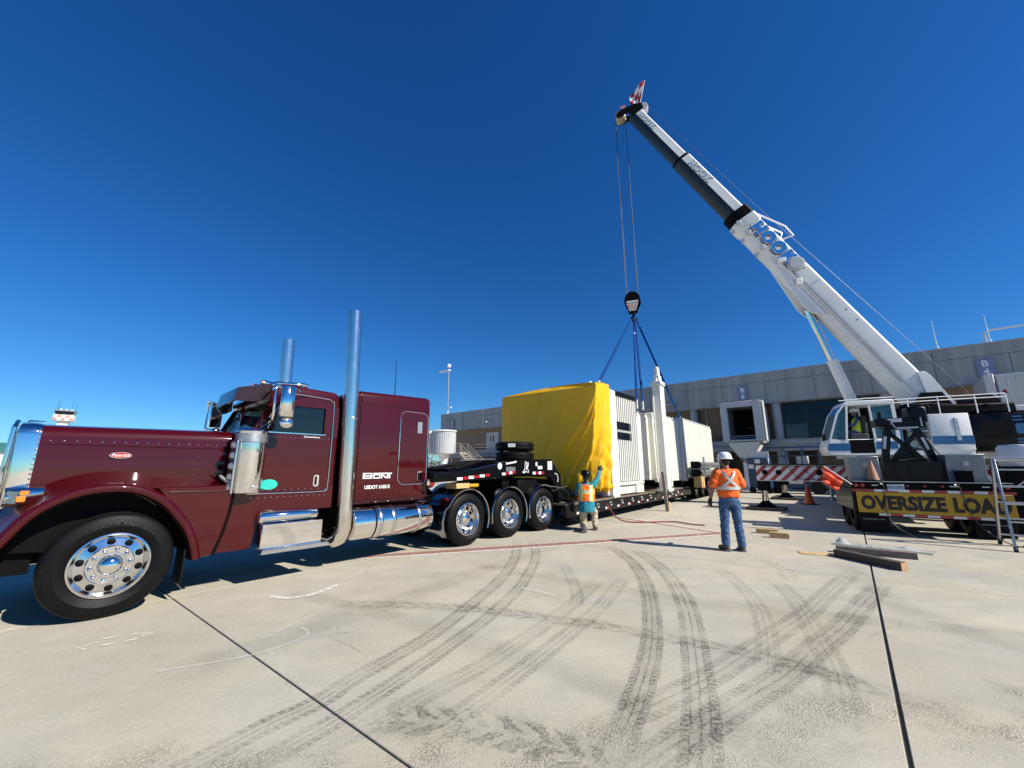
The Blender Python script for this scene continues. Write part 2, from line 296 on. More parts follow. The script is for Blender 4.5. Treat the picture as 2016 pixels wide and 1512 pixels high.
# ------------------------------------------------------------------ mesh builder
def frame_of(ax):
    ax = V(ax).normalized(); up = V((0, 0, 1)) if abs(ax.z) < .95 else V((1, 0, 0))
    a = ax.cross(up).normalized(); return a, ax.cross(a).normalized(), ax
class MB:
    def __init__(s): s.v = []; s.f = []
    def add(s, vs, fs):
        o = len(s.v); s.v += [V(p) for p in vs]; s.f += [tuple(i + o for i in f) for f in fs]; return s
    def hexa(s, c, bev=0, seg=1):
        # c: 8 corners, bottom loop then top loop
        fs = [(3, 2, 1, 0), (4, 5, 6, 7), (0, 1, 5, 4), (1, 2, 6, 5), (2, 3, 7, 6), (3, 0, 4, 7)]
        if bev <= 0: return s.add(c, fs)
        bm = bmesh.new(); vs = [bm.verts.new(p) for p in c]
        for f in fs: bm.faces.new([vs[i] for i in f])
        bmesh.ops.bevel(bm, geom=bm.edges[:], offset=bev, segments=seg, profile=.5, affect='EDGES', clamp_overlap=True)
        return s.frombm(bm)
    def frombm(s, bm):
        bm.verts.index_update(); s.add([v.co.copy() for v in bm.verts], [[v.index for v in f.verts] for f in bm.faces]); bm.free(); return s
    def box(s, x0, x1, y0, y1, z0, z1, bev=0, seg=1):
        return s.hexa([(x0, y0, z0), (x1, y0, z0), (x1, y1, z0), (x0, y1, z0), (x0, y0, z1), (x1, y0, z1), (x1, y1, z1), (x0, y1, z1)], bev, seg)
    def beam(s, a, b, wd, ht, up=(0, 0, 1), bev=0):
        a, b = V(a), V(b); d = (b - a).normalized(); sd = d.cross(V(up))
        if sd.length < 1e-4: sd = d.cross(V((1, 0, 0)))
        sd = sd.normalized() * wd / 2; u = sd.cross(d).normalized() * ht / 2
        return s.hexa([a - sd - u, a + sd - u, b + sd - u, b - sd - u, a - sd + u, a + sd + u, b + sd + u, b - sd + u], bev)
    def loft(s, rings, closed=True, cap=True):
        n = len(rings[0]); vs = [p for r in rings for p in r]; fs = []
        for i in range(len(rings) - 1):
            for j in range(n if closed else n - 1):
                k = (j + 1) % n; fs.append((i * n + j, i * n + k, (i + 1) * n + k, (i + 1) * n + j))
        if cap: fs.append(tuple(range(n))[::-1]); fs.append(tuple((len(rings) - 1) * n + j for j in range(n)))
        return s.add(vs, fs)
    def cyl(s, a, b, r, r2=None, n=16, cap=True):
        a, b = V(a), V(b); r2 = r if r2 is None else r2; p, q, _ = frame_of(b - a)
        R = lambda c, rr: [c + (p * cos(t) + q * sin(t)) * rr for t in [2 * pi * i / n for i in range(n)]]
        return s.loft([R(a, r), R(b, r2)], True, cap)
    def tube(s, pts, r, n=8, cap=True):
        pts = [V(p) for p in pts]; rings = []; prev = None
        for i, p in enumerate(pts):
            d = (pts[min(i + 1, len(pts) - 1)] - pts[max(i - 1, 0)]).normalized()
            if prev is None: a, b, _ = frame_of(d)
            else:
                a = prev - d * prev.dot(d); a = a.normalized() if a.length > 1e-6 else frame_of(d)[0]; b = d.cross(a)
            prev = a; rr = r[i] if isinstance(r, (list, tuple)) else r
            rings.append([p + (a * cos(t) + b * sin(t)) * rr for t in [2 * pi * k / n for k in range(n)]])
        return s.loft(rings, True, cap)
    def lathe(s, prof, o, ax, n=24, cap=False):
        p, q, a = frame_of(ax); o = V(o)
        return s.loft([[o + a * h + (p * cos(t) + q * sin(t)) * max(r, 1e-4) for t in [2 * pi * k / n for k in range(n)]] for r, h in prof], True, cap)
    def prism(s, poly, axis, a, b, bev=0, seg=1):
        def pt(p, h): return V((h, p[0], p[1])) if axis == 'x' else V((p[0], h, p[1])) if axis == 'y' else V((p[0], p[1], h))
        n = len(poly); bm = bmesh.new(); va = [bm.verts.new(pt(p, a)) for p in poly]; vb = [bm.verts.new(pt(p, b)) for p in poly]
        bm.faces.new(va); bm.faces.new(vb[::-1])
        for i in range(n): bm.faces.new((va[i], vb[i], vb[(i + 1) % n], va[(i + 1) % n]))
        if bev: 
            bmesh.ops.recalc_face_normals(bm, faces=bm.faces[:])
            bmesh.ops.bevel(bm, geom=bm.edges[:], offset=bev, segments=seg, profile=.5, affect='EDGES', clamp_overlap=True)
        return s.frombm(bm)
    def ball(s, c, r, n=12, m=8):
        c = V(c); rx, ry, rz = (r, r, r) if not isinstance(r, (tuple, list)) else r
        return s.loft([[c + V((rx * sin(a) * cos(t), ry * sin(a) * sin(t), -rz * cos(a))) for t in [2 * pi * k / n for k in range(n)]] for a in [pi * (i + .02) / (m + .04) for i in range(m + 1)]], True, True)
    def caps(s, a, b, ra, rb, n=12):
        a, b = V(a), V(b); d = b - a; p, q, ax = frame_of(d); L = d.length; pr = []
        for i in range(5): t = pi / 2 * i / 4; pr.append((ra * sin(t) + 1e-4, -ra * cos(t)))
        for i in range(5): t = pi / 2 * i / 4; pr.append((rb * cos(t) + 1e-4, L + rb * sin(t)))
        return s.loft([[a + ax * h + (p * cos(t) + q * sin(t)) * r for t in [2 * pi * k / n for k in range(n)]] for r, h in pr], True, True)
    def mesh(s, name, smooth=40):
        me = bpy.data.meshes.new(name); me.from_pydata([tuple(p) for p in s.v], [], s.f)
        bm = bmesh.new(); bm.from_mesh(me); bmesh.ops.recalc_face_normals(bm, faces=bm.faces[:]); bm.to_mesh(me); bm.free()
        if smooth:
            me.shade_smooth(); me.set_sharp_from_angle(angle=radians(smooth))
        me.update(); return me
    def build(s, name, m, parent=None, smooth=40):
        return obj(name, s.mesh(name, smooth), m, parent)
def obj(name, me, m, parent=None, mtx=None):
    if m is not None:
        me.materials.clear(); me.materials.append(X[m] if isinstance(m, str) else m)
    o = bpy.data.objects.new(name, me); COL.objects.link(o)
    if parent: o.parent = parent
    if mtx is not None: o.matrix_local = mtx
    return o
def inst(o, parent, mtx=None, name=None):
    c = o.copy(); COL.objects.link(c); c.parent = parent
    if mtx is not None: c.matrix_local = mtx
    return c
def tag(o, label=None, cat=None, group=None, kind=None):
    if label: o['label'] = label
    if cat: o['category'] = cat
    if group: o['group'] = group
    if kind: o['kind'] = kind
    return o
def thing(name, label, cat, loc=(0, 0, 0), rz=0, group=None):
    o = bpy.data.objects.new(name, None); o.empty_display_size = .2; COL.objects.link(o)
    o.location = loc; o.rotation_euler = (0, 0, rz); return tag(o, label, cat, group)
def rrect(x0, x1, y0, y1, r, n=5):
    out = []
    for cx, cy, a0 in ((x1 - r, y0 + r, -pi / 2), (x1 - r, y1 - r, 0), (x0 + r, y1 - r, pi / 2), (x0 + r, y0 + r, pi)):
        for i in range(n + 1): t = a0 + pi / 2 * i / n; out.append((cx + r * cos(t), cy + r * sin(t)))
    return out
def catmull(pts, k=6):
    pts = [V(p) for p in pts]; out = []
    for i in range(len(pts) - 1):
        p0, p1, p2, p3 = pts[max(i - 1, 0)], pts[i], pts[i + 1], pts[min(i + 2, len(pts) - 1)]
        for j in range(k):
            t = j / k; out.append(.5 * ((2 * p1) + (p2 - p0) * t + (2 * p0 - 5 * p1 + 4 * p2 - p3) * t * t + (3 * p1 - p0 - 3 * p2 + p3) * t ** 3))
    return out + [pts[-1]]
FACE = M(((1, 0, 0), (0, 0, -1), (0, 1, 0))).to_4x4()      # text lying in xz, facing -y
def text(s, size, m, parent, mtx, name='lettering', ext=.003, bold=0., shear=0., xs=1., align='CENTER', space=1., fit=None):
    c = bpy.data.curves.new('t', 'FONT'); c.body = s; c.size = size; c.extrude = ext; c.offset = bold; c.shear = shear
    c.align_x = align; c.align_y = 'CENTER'; c.space_character = space; c.resolution_u = 3
    o = bpy.data.objects.new('t', c); COL.objects.link(o)
    me = bpy.data.meshes.new_from_object(o.evaluated_get(bpy.context.evaluated_depsgraph_get()))
    bpy.data.objects.remove(o); bpy.data.curves.remove(c)
    if xs != 1.:
        for v in me.vertices: v.co.x *= xs
    if fit:
        xs_ = [v.co.x for v in me.vertices]; ys_ = [v.co.y for v in me.vertices]; cx, cy = (max(xs_) + min(xs_)) / 2, (max(ys_) + min(ys_)) / 2
        for v in me.vertices: v.co.x = (v.co.x - cx) * fit[0] / (max(xs_) - min(xs_)); v.co.y = (v.co.y - cy) * fit[1] / (max(ys_) - min(ys_))
    me.name = name
    return obj(name, me, m, parent, mtx)
def at(x, y, z, rot=None): return M.Translation((x, y, z)) @ (rot if rot is not None else M.Identity(4))

# ------------------------------------------------------------------ ground: concrete apron of slabs
mb = MB(); mb.add([(-1800, -1800, -.03), (1800, -1800, -.03), (1800, 1800, -.03), (-1800, 1800, -.03)], [(0, 1, 2, 3)])
apron = tag(mb.build('apron', 'concrete', None, 0), kind='structure')
A2 = V((sin(radians(40)), cos(radians(40)), 0)); B2 = V((-sin(radians(55.5)), cos(radians(55.5)), 0)); O2 = V((5.36, 6.33, 0))
mb = MB(); q = [O2 + A2 * (-4 * 6.29) + B2 * (-4 * 6.95), O2 + A2 * (9 * 6.29) + B2 * (-4 * 6.95), O2 + A2 * (9 * 6.29) + B2 * (6 * 6.95), O2 + A2 * (-4 * 6.29) + B2 * (6 * 6.95)]
mb.add([p + V((0, 0, -.02)) for p in q], [(0, 1, 2, 3)]); tag(mb.build('joint_sealant', 'joint', apron, 0))
for i in range(-4, 6):
    for j in range(-4, 9):
        g0 = .013 if i == 0 else .005; g1 = .013 if i == -1 else .005; ga = .008
        def cor(ii, jj, ob, oa):
            bd = V((-.793, .609, 0)) if jj == -1 else B2; return O2 + A2 * ((-6.57 if jj == -1 else jj * 6.29) + oa) + bd * (ii * 6.95 + ob)
        c = [cor(i, j, g0, ga), cor(i, j + 1, g0, -ga), cor(i + 1, j + 1, -g1, -ga), cor(i + 1, j, -g1, ga)]
        mb = MB(); mb.hexa([p + V((0, 0, -.05)) for p in c] + [p.copy() for p in c], .004)
        mb.build('slab', 'concrete', apron, 0)
def strip(name, pts, wd, m, z, fade=True, k=8, parent=apron):
    ps = catmull([V((*p, 0)) for p in pts], k); n = len(ps); L = [0.]
    for i in range(1, n): L.append(L[-1] + (ps[i] - ps[i - 1]).length)
    vs = []; fs = []
    for i, p in enumerate(ps):
        d = (ps[min(i + 1, n - 1)] - ps[max(i - 1, 0)]).normalized(); s = V((-d.y, d.x, 0)) * wd / 2
        vs += [p - s + V((0, 0, z)), p + s + V((0, 0, z))]
        if i: fs.append((2 * i - 2, 2 * i - 1, 2 * i + 1, 2 * i))
    me = bpy.data.meshes.new(name); me.from_pydata([tuple(v) for v in vs], [], fs)
    u1 = me.uv_layers.new(name='UVMap'); u2 = me.uv_layers.new(name='ends')
    for lp in me.loops:
        i, sd = divmod(lp.vertex_index, 2); u1.data[lp.index].uv = (sd, L[i])
        e = min(1, L[i] / (.12 * L[-1]), (L[-1] - L[i]) / (.12 * L[-1])) if fade else 1
        u2.data[lp.index].uv = (e, 0)
    me.update(); return obj(name, me, m, parent)
T1 = [(0.11, 9.68), (0.1, 8.68), (0.04, 7.72), (-0.14, 6.54), (-0.42, 5.54), (-0.64, 4.84), (-0.84, 4.31), (-1.06, 3.89), (-1.25, 3.56), (-1.39, 3.23), (-1.6, 2.96), (-1.78, 2.67), (-1.9, 2.52), (-2.2, 2.2)]
T2 = [(0.38, 9.68), (0.47, 8.68), (0.44, 7.86), (0.31, 6.96), (0.11, 5.99), (-0.12, 5.27), (-0.35, 4.66), (-0.63, 4.06), (-0.84, 3.63), (-1.09, 3.16), (-1.23, 2.93), (-1.6, 2.4)]
T3 = [(1.34, 6.44), (0.8, 5.4), (0.41, 4.74), (0.02, 4.15), (-0.28, 3.72), (-0.58, 3.39), (-0.78, 3.15), (-1.2, 2.7)]
T4 = [(1.74, 6.54), (1.1, 5.27), (0.72, 4.64), (0.26, 3.94), (-0.05, 3.5), (-0.29, 3.17), (-0.6, 2.8)]
T5 = [(2.07, 9.05), (2.12, 7.65), (2.0, 6.54), (1.77, 5.54), (1.5, 4.66), (1.27, 4.04), (1.06, 3.58), (0.9, 3.26), (0.77, 3.02), (0.63, 2.78), (0.4, 2.4)]
T6 = [(2.48, 8.77), (2.49, 7.2), (2.29, 5.91), (2.03, 4.98), (1.75, 4.23), (1.55, 3.72), (1.39, 3.33), (1.17, 2.84), (0.9, 2.3)]
T7 = [(5.56, 6.89), (4.35, 5.84), (3.43, 5.02), (2.79, 4.51), (2.17, 4.02), (1.59, 3.58), (1.06, 3.23), (0.75, 3.05), (0.3, 2.75)]
T8 = [(5.38, 6.18), (4.35, 5.33), (3.43, 4.55), (2.77, 4.05), (2.22, 3.61), (1.75, 3.3), (1.34, 3.03), (1.01, 2.8), (0.5, 2.45)]
T9 = [(-2.37, 5.33), (-1.69, 5.27), (-1.04, 5.21), (-0.39, 5.09), (0.13, 4.93), (0.51, 4.76), (0.87, 4.64), (1.31, 4.43), (1.81, 4.17), (2.12, 3.98), (2.43, 3.74), (2.61, 3.55), (2.81, 3.31), (3.2, 2.95)]
T10 = [(-0.95, 3.08), (-0.63, 3.02), (-0.39, 2.99), (-0.16, 2.94), (0.07, 2.86), (0.28, 2.75), (0.6, 2.5)]
T11 = [(3.46, 7.25), (3.24, 6.09), (2.96, 5.2), (2.62, 4.51), (2.29, 3.95), (2.04, 3.58)]
T12 = [(3.94, 6.46), (3.53, 5.33), (3.01, 4.33), (2.63, 3.61), (2.2, 3.0)]
T13 = [(0.88, 7.45), (0.89, 6.25), (0.85, 5.61), (0.75, 5.09)]
T14 = [(4.54, 7.87), (4.51, 7.25), (4.37, 6.78), (4.11, 6.27)]
rib1, rib2, rib3 = track_mat('tyre_mark_dark', 'rib', .44), track_mat('tyre_mark_mid', 'rib', .32), track_mat('tyre_mark_faint', 'rib', .24)
lug1, lug2, smear = track_mat('lug_mark_dark', 'lug', .55), track_mat('lug_mark_mid', 'lug', .40), track_mat('dust_smear', 'smear', .22)
for k, (t, wd, m) in enumerate(((T1, .21, rib1), (T2, .20, rib1), (T3, .22, rib3), (T4, .22, rib2), (T5, .22, rib1), (T6, .26, rib1), (T7, .26, rib2), (T8, .27, rib2),
                                (T9, .24, lug2), (T10, .34, lug1), (T11, .22, rib3), (T12, .24, rib3), (T13, .18, rib3), (T14, .28, lug2),
                                (T9, .36, smear), (T10, .5, smear), (T5, .3, smear), (T8, .38, smear), ([(-3.2, 3.0), (-1.6, 5.2), (1.4, 9.6)], .5, smear), ([(6.6, 3.9), (4.4, 4.6), (1.9, 5.6), (-1, 7.6)], .45, smear),
                                ([(2.0, 2.3), (1.2, 3.0), (-.6, 4.4), (-3.2, 5.9)], .4, smear), ([(5.4, 3.0), (4.6, 4.8), (5.8, 7.4)], .5, smear))):
    strip('tyre_mark', t, wd, m, .0008 + .0002 * k)
# painted lines
n0 = V((.6, -.8, 0))
strip('painted_line', [(-2.75, 7.87), (1.5, 9.26), (5.27, 10.51)], .25, X['pred'], .0056, False)
strip('painted_line', [(-2.70, 7.70), (1.56, 9.08), (5.31, 10.33)], .11, X['pwhite'], .0058, False)
strip('painted_line', [(2.2, 15.9), (3.41, 13.77), (5.27, 10.51)], .20, X['pred'], .0060, False)
strip('painted_line', [(2.32, 15.9), (3.52, 13.82), (5.33, 10.60)], .08, X['pwhite'], .0062, False)
strip('painted_line', [(-5.3, 4.2), (-4.47, 5.33), (-2.41, 8.02), (-.8, 10.1)], .035, X['pthin'], .0064, False)
strip('painted_line', [(6.6, 12.8), (5.08, 10.91), (2.78, 7.92)], .04, X['pthin'], .0066, False)
strip('paint_scrape', [(-3.11, 5.55), (-2.85, 5.5), (-2.62, 5.66), (-2.46, 6.08)], .085, X['pwhite'], .0068, False)
strip('paint_scrape', [(-2.45, 4.28), (-2.34, 4.6), (-2.24, 4.92)], .03, X['pthin'], .0068, False)
strip('paint_scrape', [(.12, 5.93), (.3, 5.8), (.55, 5.6)], .09, X['pthin'], .0068, False)
strip('paint_scrape', [(-2.9, 3.65), (-2.3, 3.95), (-2.05, 4.35), (-2.2, 4.55)], .035, X['pthin'], .0068, False)
for a, b in (((-4.03, 4.06), (-3.95, 4.20)), ((-3.95, 4.04), (-3.93, 4.07)), ((-3.86, 4.13), (-3.77, 4.18)), ((-3.98, 4.27), (-3.90, 4.33)), ((-3.72, 4.22), (-3.66, 4.28)), ((-3.80, 4.38), (-3.70, 4.42)), ((-3.68, 4.34), (-3.62, 4.44))):
    strip('paint_scrape', [a, b], .035, X['pwhite'], .0068, False, 2)

# ------------------------------------------------------------------ wheels (axis along +y, outer face at y = 0)
def tyre_mb(R, W, rb, tread=True):
    pr = [(rb, .035 * W / .28), (rb + .02, .018), (rb + (R - rb) * .45, -.012), (R - .07, .004), (R - .03, .016), (R - .012, .034)]
    ys = [.034 + (W - .068) * t for t in (.16, .19, .37, .40, .60, .63, .81, .84)]
    for i, y in enumerate(ys): pr.append((R if i % 4 in (0, 3) else R, y)) if not tread else pr.append((R - (.014 if i % 2 else 0), y)) or pr.append((R - (.0 if i % 2 else .014), y + .004))
    pr += [(R - .012, W - .034), (R - .03, W - .016), (R - .07, W - .004), (rb + (R - rb) * .45, W + .012), (rb + .02, W - .018), (rb, W - .04)]
    return MB().lathe([(r, h) for r, h in pr], (0, 0, 0), (0, 1, 0), 56)
TY = tyre_mb(.545, .29, .315).mesh('tyre', 30)
def rim_front():
    m = MB(); m.lathe([(.29, .24), (.318, .03), (.333, .012), (.333, .002), (.318, -.002), (.305, .012), (.295, .05), (.285, .062), (.20, .04), (.19, .022), (.13, .020), (.125, .03), (.10, .03)], (0, 0, 0), (0, 1, 0), 56)
    return m
def rim_rear():
    m = MB(); m.lathe([(.29, .26), (.318, .03), (.333, .012), (.333, .002), (.318, -.002), (.302, .015), (.288, .06), (.275, .15), (.25, .168), (.19, .160), (.175, .15), (.13, .15), (.125, .10), (.115, .055), (.09, .04), (.0, .035)], (0, 0, 0), (0, 1, 0), 56)
    return m
RF, RR = rim_front().mesh('rim', 30), rim_rear().mesh('rim', 30)
CAPM = MB().lathe([(.108, .03), (.105, 0), (.09, -.035), (.06, -.058), (.025, -.068), (0, -.07)], (0, 0, 0), (0, 1, 0), 32).mesh('hub_cap', 60)
NUT = MB().lathe([(.026, .022), (.024, 0), (.02, -.02), (.017, -.034), (.008, -.043), (0, -.044)], (0, 0, 0), (0, 1, 0), 12).mesh('lug_nut', 50)
HOLE = MB().lathe([(.036, .02), (.036, -.006), (.033, -.009), (0, -.009)], (0, 0, 0), (0, 1, 0), 16).mesh('hand_hole', 50)
def wheel(parent, x, y, z, kind, flip=False, detail=2, scale=1., dual=True):
    rot = M.Rotation(pi, 4, 'Z') if flip else M.Identity(4)
    mt = at(x, y, z, rot @ M.Diagonal((scale, scale, scale, 1)))
    wobj = obj('wheel', RF if kind == 'f' else RR, 'rimalu', parent, mt)
    obj('tyre', TY, 'rubber', wobj)
    if kind == 'r' and dual: obj('tyre', TY, 'rubber', wobj, at(0, .33, 0))
    if kind == 'f': obj('hub_cap', CAPM, 'chrome', wobj)
    if detail >= 1:
        yh, yn = (.052, .018) if kind == 'f' else (.163, .148)
        for k in range(10):
            a = 2 * pi * k / 10 + .1
            if detail >= 1: obj('hand_hole', HOLE, 'satin', wobj, at(.243 * cos(a + .31) , yh, .243 * sin(a + .31)))
            if detail >= 2: obj('lug_nut', NUT, 'chrome', wobj, at(.158 * cos(a), yn, .158 * sin(a)))
    return wobj

# ------------------------------------------------------------------ maroon semi truck (local x = rearwards, y = across away from camera side, z up)
TZ = radians(90 - 41.2)
truck = thing('semi_truck', 'long-nosed maroon semi truck with chrome stacks parked in the left foreground', 'truck', (-4.53, 4.78, 0), TZ)
CW = 1.22   # centre line
def mir(y): return 2 * CW - y
m = MB()
for y in (.80, 1.56): m.box(-.7, 8.95, y, y + .08, .72, 1.02)
for x in (-.4, 1.2, 3.2, 4.6, 6.1, 8.8): m.box(x, x + .12, .88, 1.56, .76, .98)
m.build('chassis', 'satin', truck)
m = MB()
m.cyl((0, .3, .5), (0, 2.14, .5), .07)
for x in (5.45, 6.81, 8.17): m.cyl((x, .3, .545), (x, 2.14, .545), .11); m.ball((x, 1.22, .56), .26)
m.build('axle', 'satin', truck)
m = MB(); m.box(-.6, 1.1, .82, 1.62, .55, 1.35); m.box(2.0, 2.9, .75, 1.7, .5, .9); m.box(3.0, 4.6, .7, 1.75, .55, .75); m.build('engine_block', 'satin', truck)
for y in (0, mir(0)):
    fl = y > 1
    wheel(truck, 0, y, .56, 'f', fl, 2 if not fl else 0, 1.028)
    for x in (5.45, 6.81, 8.17): wheel(truck, x, y, .545, 'r', fl, 2 if not fl else 0)
# tyre sidewall lettering
def arc_text(s, r, a0, step, parent, size, y, m='rubber'):
    mb_ = []
    for i, ch in enumerate(s):
        a = a0 - step * i
        mt = at(r * cos(a), y, .545 + r * sin(a), M.Rotation(-(a - pi / 2), 4, 'Y') @ FACE)
        text(ch, size, m, parent, mt, 'sidewall_letter', .004, .002)
X['tyreletter'] = mat('tyre_lettering', (.012, .012, .0125), .55, spec=.2)
arc_text('MICHELIN', .45, radians(116), radians(7.4), truck, .062, -.0145, 'tyreletter')
# hood
def hood_ring(x, hw, zt, zb, r=.15):
    pts = [(CW - hw, zb), (CW - hw, zb + .3)]
    for i in range(7): t = pi - pi / 2 * i / 6; pts.append((CW - hw + r + r * cos(t), zt - r + r * sin(t)))
    pts += [(CW - hw * .4, zt + .03), (CW, zt + .045), (CW + hw * .4, zt + .03)]
    for i in range(7): t = pi / 2 - pi / 2 * i / 6; pts.append((CW + hw - r + r * cos(t), zt - r + r * sin(t)))
    pts += [(CW + hw, zb + .3), (CW + hw, zb)]
    return [V((x, y, z)) for y, z in pts]
m = MB(); m.loft([hood_ring(-.745, .70, 2.125, 1.15), hood_ring(-.3, .725, 2.13, 1.15), hood_ring(.4, .76, 2.145, 1.15), hood_ring(1.085, .79, 2.155, 1.15)])
m.build('hood', 'maroon', truck)
m = MB(); m.tube([(-.74, CW - .703, 1.905), (-.3, CW - .728, 1.905), (.4, CW - .763, 1.90), (1.08, CW - .793, 1.90)], .006, 6); m.build('hood_seam', 'maroon', truck)
m = MB()
for k in range(17): x = -.66 + k * .105; m.ball((x, CW - .706 - .09 * (x + .74) / 1.82, 1.945), .011, 8, 5)
for k in range(6): m.ball((.72, CW - .777, 1.78 - k * .085), .009, 8, 5)
tag(m.build('rivet_row', 'chrome', truck), kind='stuff')
# grille surround
m = MB()
def gr(x, hw, zt, zb): return hood_ring(x, hw, zt, zb, .13)
m.loft([gr(-.742, .705, 2.13, 1.30), gr(-.80, .71, 2.14, 1.28), gr(-.90, .70, 2.135, 1.2), gr(-.93, .66, 2.10, 1.15)])
m.build('grille_surround', 'chrome', truck)
m = MB()
for k in range(15): m.box(-.955, -.932, CW - .56 + k * .077, CW - .53 + k * .077, .95, 2.03)
m.build('grille_bars', 'chrome', truck)
m = MB(); m.box(-.93, -.76, .66, 1.78, .75, 1.3); m.build('radiator', 'satin', truck)
m = MB(); m.tube([(-.95, CW - .64, 1.0), (-.96, CW - .66, 1.6), (-.95, CW - .64, 2.08), (-.94, CW - .5, 2.16), (-.94, CW + .5, 2.16)], .02, 8); m.build('grille_trim', 'chrome', truck)
m = MB(); m.tube([(-.92, CW, 2.17), (-.86, CW, 2.21), (-.74, CW + .03, 2.21)], [.006, .014, .004], 8); m.build('hood_ornament', 'chrome', truck)
m = MB()
for k in range(14): m.ball((-.755 + .0 * k, CW - .712, 2.06 - k * .055), .012, 8, 5)
tag(m.build('rivet_row', 'chrome', truck), kind='stuff')
# headlight pods
for sgn in (1, -1):
    yy = lambda v: v if sgn == 1 else mir(v)
    m = MB(); m.loft([[V((-.90 + .02 * abs(cos(t)), yy(.30 + .15 * cos(t) * 1.0), 1.33 + .10 * sin(t))) for t in [2 * pi * k / 14 for k in range(14)]],
                      [V((-.80, yy(.30 + .18 * cos(t)), 1.335 + .115 * sin(t))) for t in [2 * pi * k / 14 for k in range(14)]],
                      [V((-.62, yy(.33 + .12 * cos(t)), 1.37 + .075 * sin(t))) for t in [2 * pi * k / 14 for k in range(14)]]])
    hl = m.build('headlight', 'chrome', truck)
    m = MB(); m.hexa([(-.885, yy(.16), 1.28), (-.80, yy(.105), 1.27), (-.79, yy(.105), 1.39), (-.87, yy(.16), 1.40), (-.88, yy(.20), 1.28), (-.80, yy(.15), 1.27), (-.79, yy(.15), 1.39), (-.865, yy(.20), 1.40)]); m.build('lens', 'lens', hl)
    m = MB(); m.box(-.80, -.735, yy(.10) - .004, yy(.10) + .02, 1.285, 1.345, .006); m.box(-.785, -.72, yy(.10) - .004, yy(.10) + .02, 1.352, 1.40, .006); m.build('turn_signal', 'amber', hl)
# bumper
m = MB(); bp_ = [(.02, -.90), (.04, -1.02), (.26, -1.16), (CW, -1.20), (mir(.26), -1.16), (mir(.04), -1.02), (mir(.02), -.90)]
m.loft([[V((x, y, .42)), V((x - .02, y, .50)), V((x - .02, y, .80)), V((x, y, .88)), V((x + .03, y, .86)), V((x + .03, y, .44))] for y, x in bp_])
m.build('bumper', 'chrome', truck)
m = MB(); m.box(-.98, -.86, .12, mir(.12), .44, .86); m.box(-.9, -.6, .5, mir(.5), .50, .75); m.build('bumper_shade_plate', 'satin', truck)  # dark plate added behind the bumper, stands in for shade over bright reflections
# front fenders
AR = [(-.90, .78), (-.82, .93), (-.70, 1.13), (-.55, 1.265), (-.35, 1.365), (-.13, 1.40), (.08, 1.385), (.27, 1.305), (.42, 1.19), (.55, 1.03), (.66, .87), (.74, .68), (.79, .49)]
arc = catmull([V((a, 0, b)) for a, b in AR], 4)
for sgn in (1, -1):
    yy = lambda v: v if sgn == 1 else mir(v)
    m = MB(); rings = []
    for i, p in enumerate(arc):
        d = (arc[min(i + 1, len(arc) - 1)] - arc[max(i - 1, 0)]).normalized(); n = V((-d.z, 0, d.x)); n = n if n.z > 0 or i < 3 else n
        t = i / (len(arc) - 1); lift = 1 - .5 * max(0, (t - .55) / .45)
        sec = [(-.045, .13), (-.05, .05), (-.035, .022), (.0, .012), (.035, .022), (.05, .05), (.065 * lift, .11), (.11 * lift, .25), (.19 * lift, .46), (.02, .50)]
        rings.append([V((p.x + n.x * a, yy(b), p.z + n.z * a)) for a, b in sec])
    m.loft(rings); fd = m.build('fender', 'maroon', truck, 50)
    m = MB(); m.prism([(.30, 1.39), (1.07, 1.40), (1.10, 1.30), (1.08, 1.02), (1.02, .72), (.95, .50), (.80, .50), (.75, .69), (.67, .88), (.56, 1.06), (.43, 1.22)], 'y', yy(.075), yy(.50), .012); m.build('fender_panel', 'maroon', truck)
    m = MB(); m.hexa([(.25, yy(.09), 1.385), (1.07, yy(.09), 1.385), (1.07, yy(.5), 1.385), (.25, yy(.5), 1.385), (.25, yy(.30), 1.46), (1.07, yy(.30), 1.42), (1.07, yy(.5), 1.47), (.25, yy(.5), 1.52)], .01); m.build('fender_panel', 'maroon', truck)
    m = MB(); m.tube([(.42, yy(.07), 1.333), (.75, yy(.07), 1.325), (1.08, yy(.07), 1.325)], .012, 8); m.build('fender_crease', 'maroon', truck)
    m = MB(); inner = []
    for i, p in enumerate(arc):
        d = (arc[min(i + 1, len(arc) - 1)] - arc[max(i - 1, 0)]).normalized(); inner.append(p - V((-d.z, 0, d.x)) * .058)
    m.loft([[V((p.x, yy(.05), p.z)), V((p.x, yy(.82), p.z)), V((p.x, yy(.82), p.z + .006)), V((p.x, yy(.05), p.z + .006))] for p in inner]); m.build('wheel_well', 'satin', truck)
    m = MB(); m.prism([(p.x * .97, p.z - .01) for p in inner] + [(.70, .60), (-.80, .75)], 'y', yy(.40), yy(.42)); m.build('inner_shade_apron', 'satin', truck)  # black sheet added over the hood side, stands in for deep shade in the arch
    m = MB(); m.box(.66, .68, yy(.06), yy(.5), .22, .62) if sgn == 1 else m.box(.66, .68, mir(.5), mir(.06), .22, .62); m.build('mud_flap', 'rubber', truck)
    m = MB(); m.tube(catmull([(1.118, yy(.13), 1.40), (1.125, yy(.13), 1.25), (1.10, yy(.13), 1.0), (1.05, yy(.13), .74), (.98, yy(.13), .5)], 4), .020, 8); m.build('panel_gap', 'satin', truck)
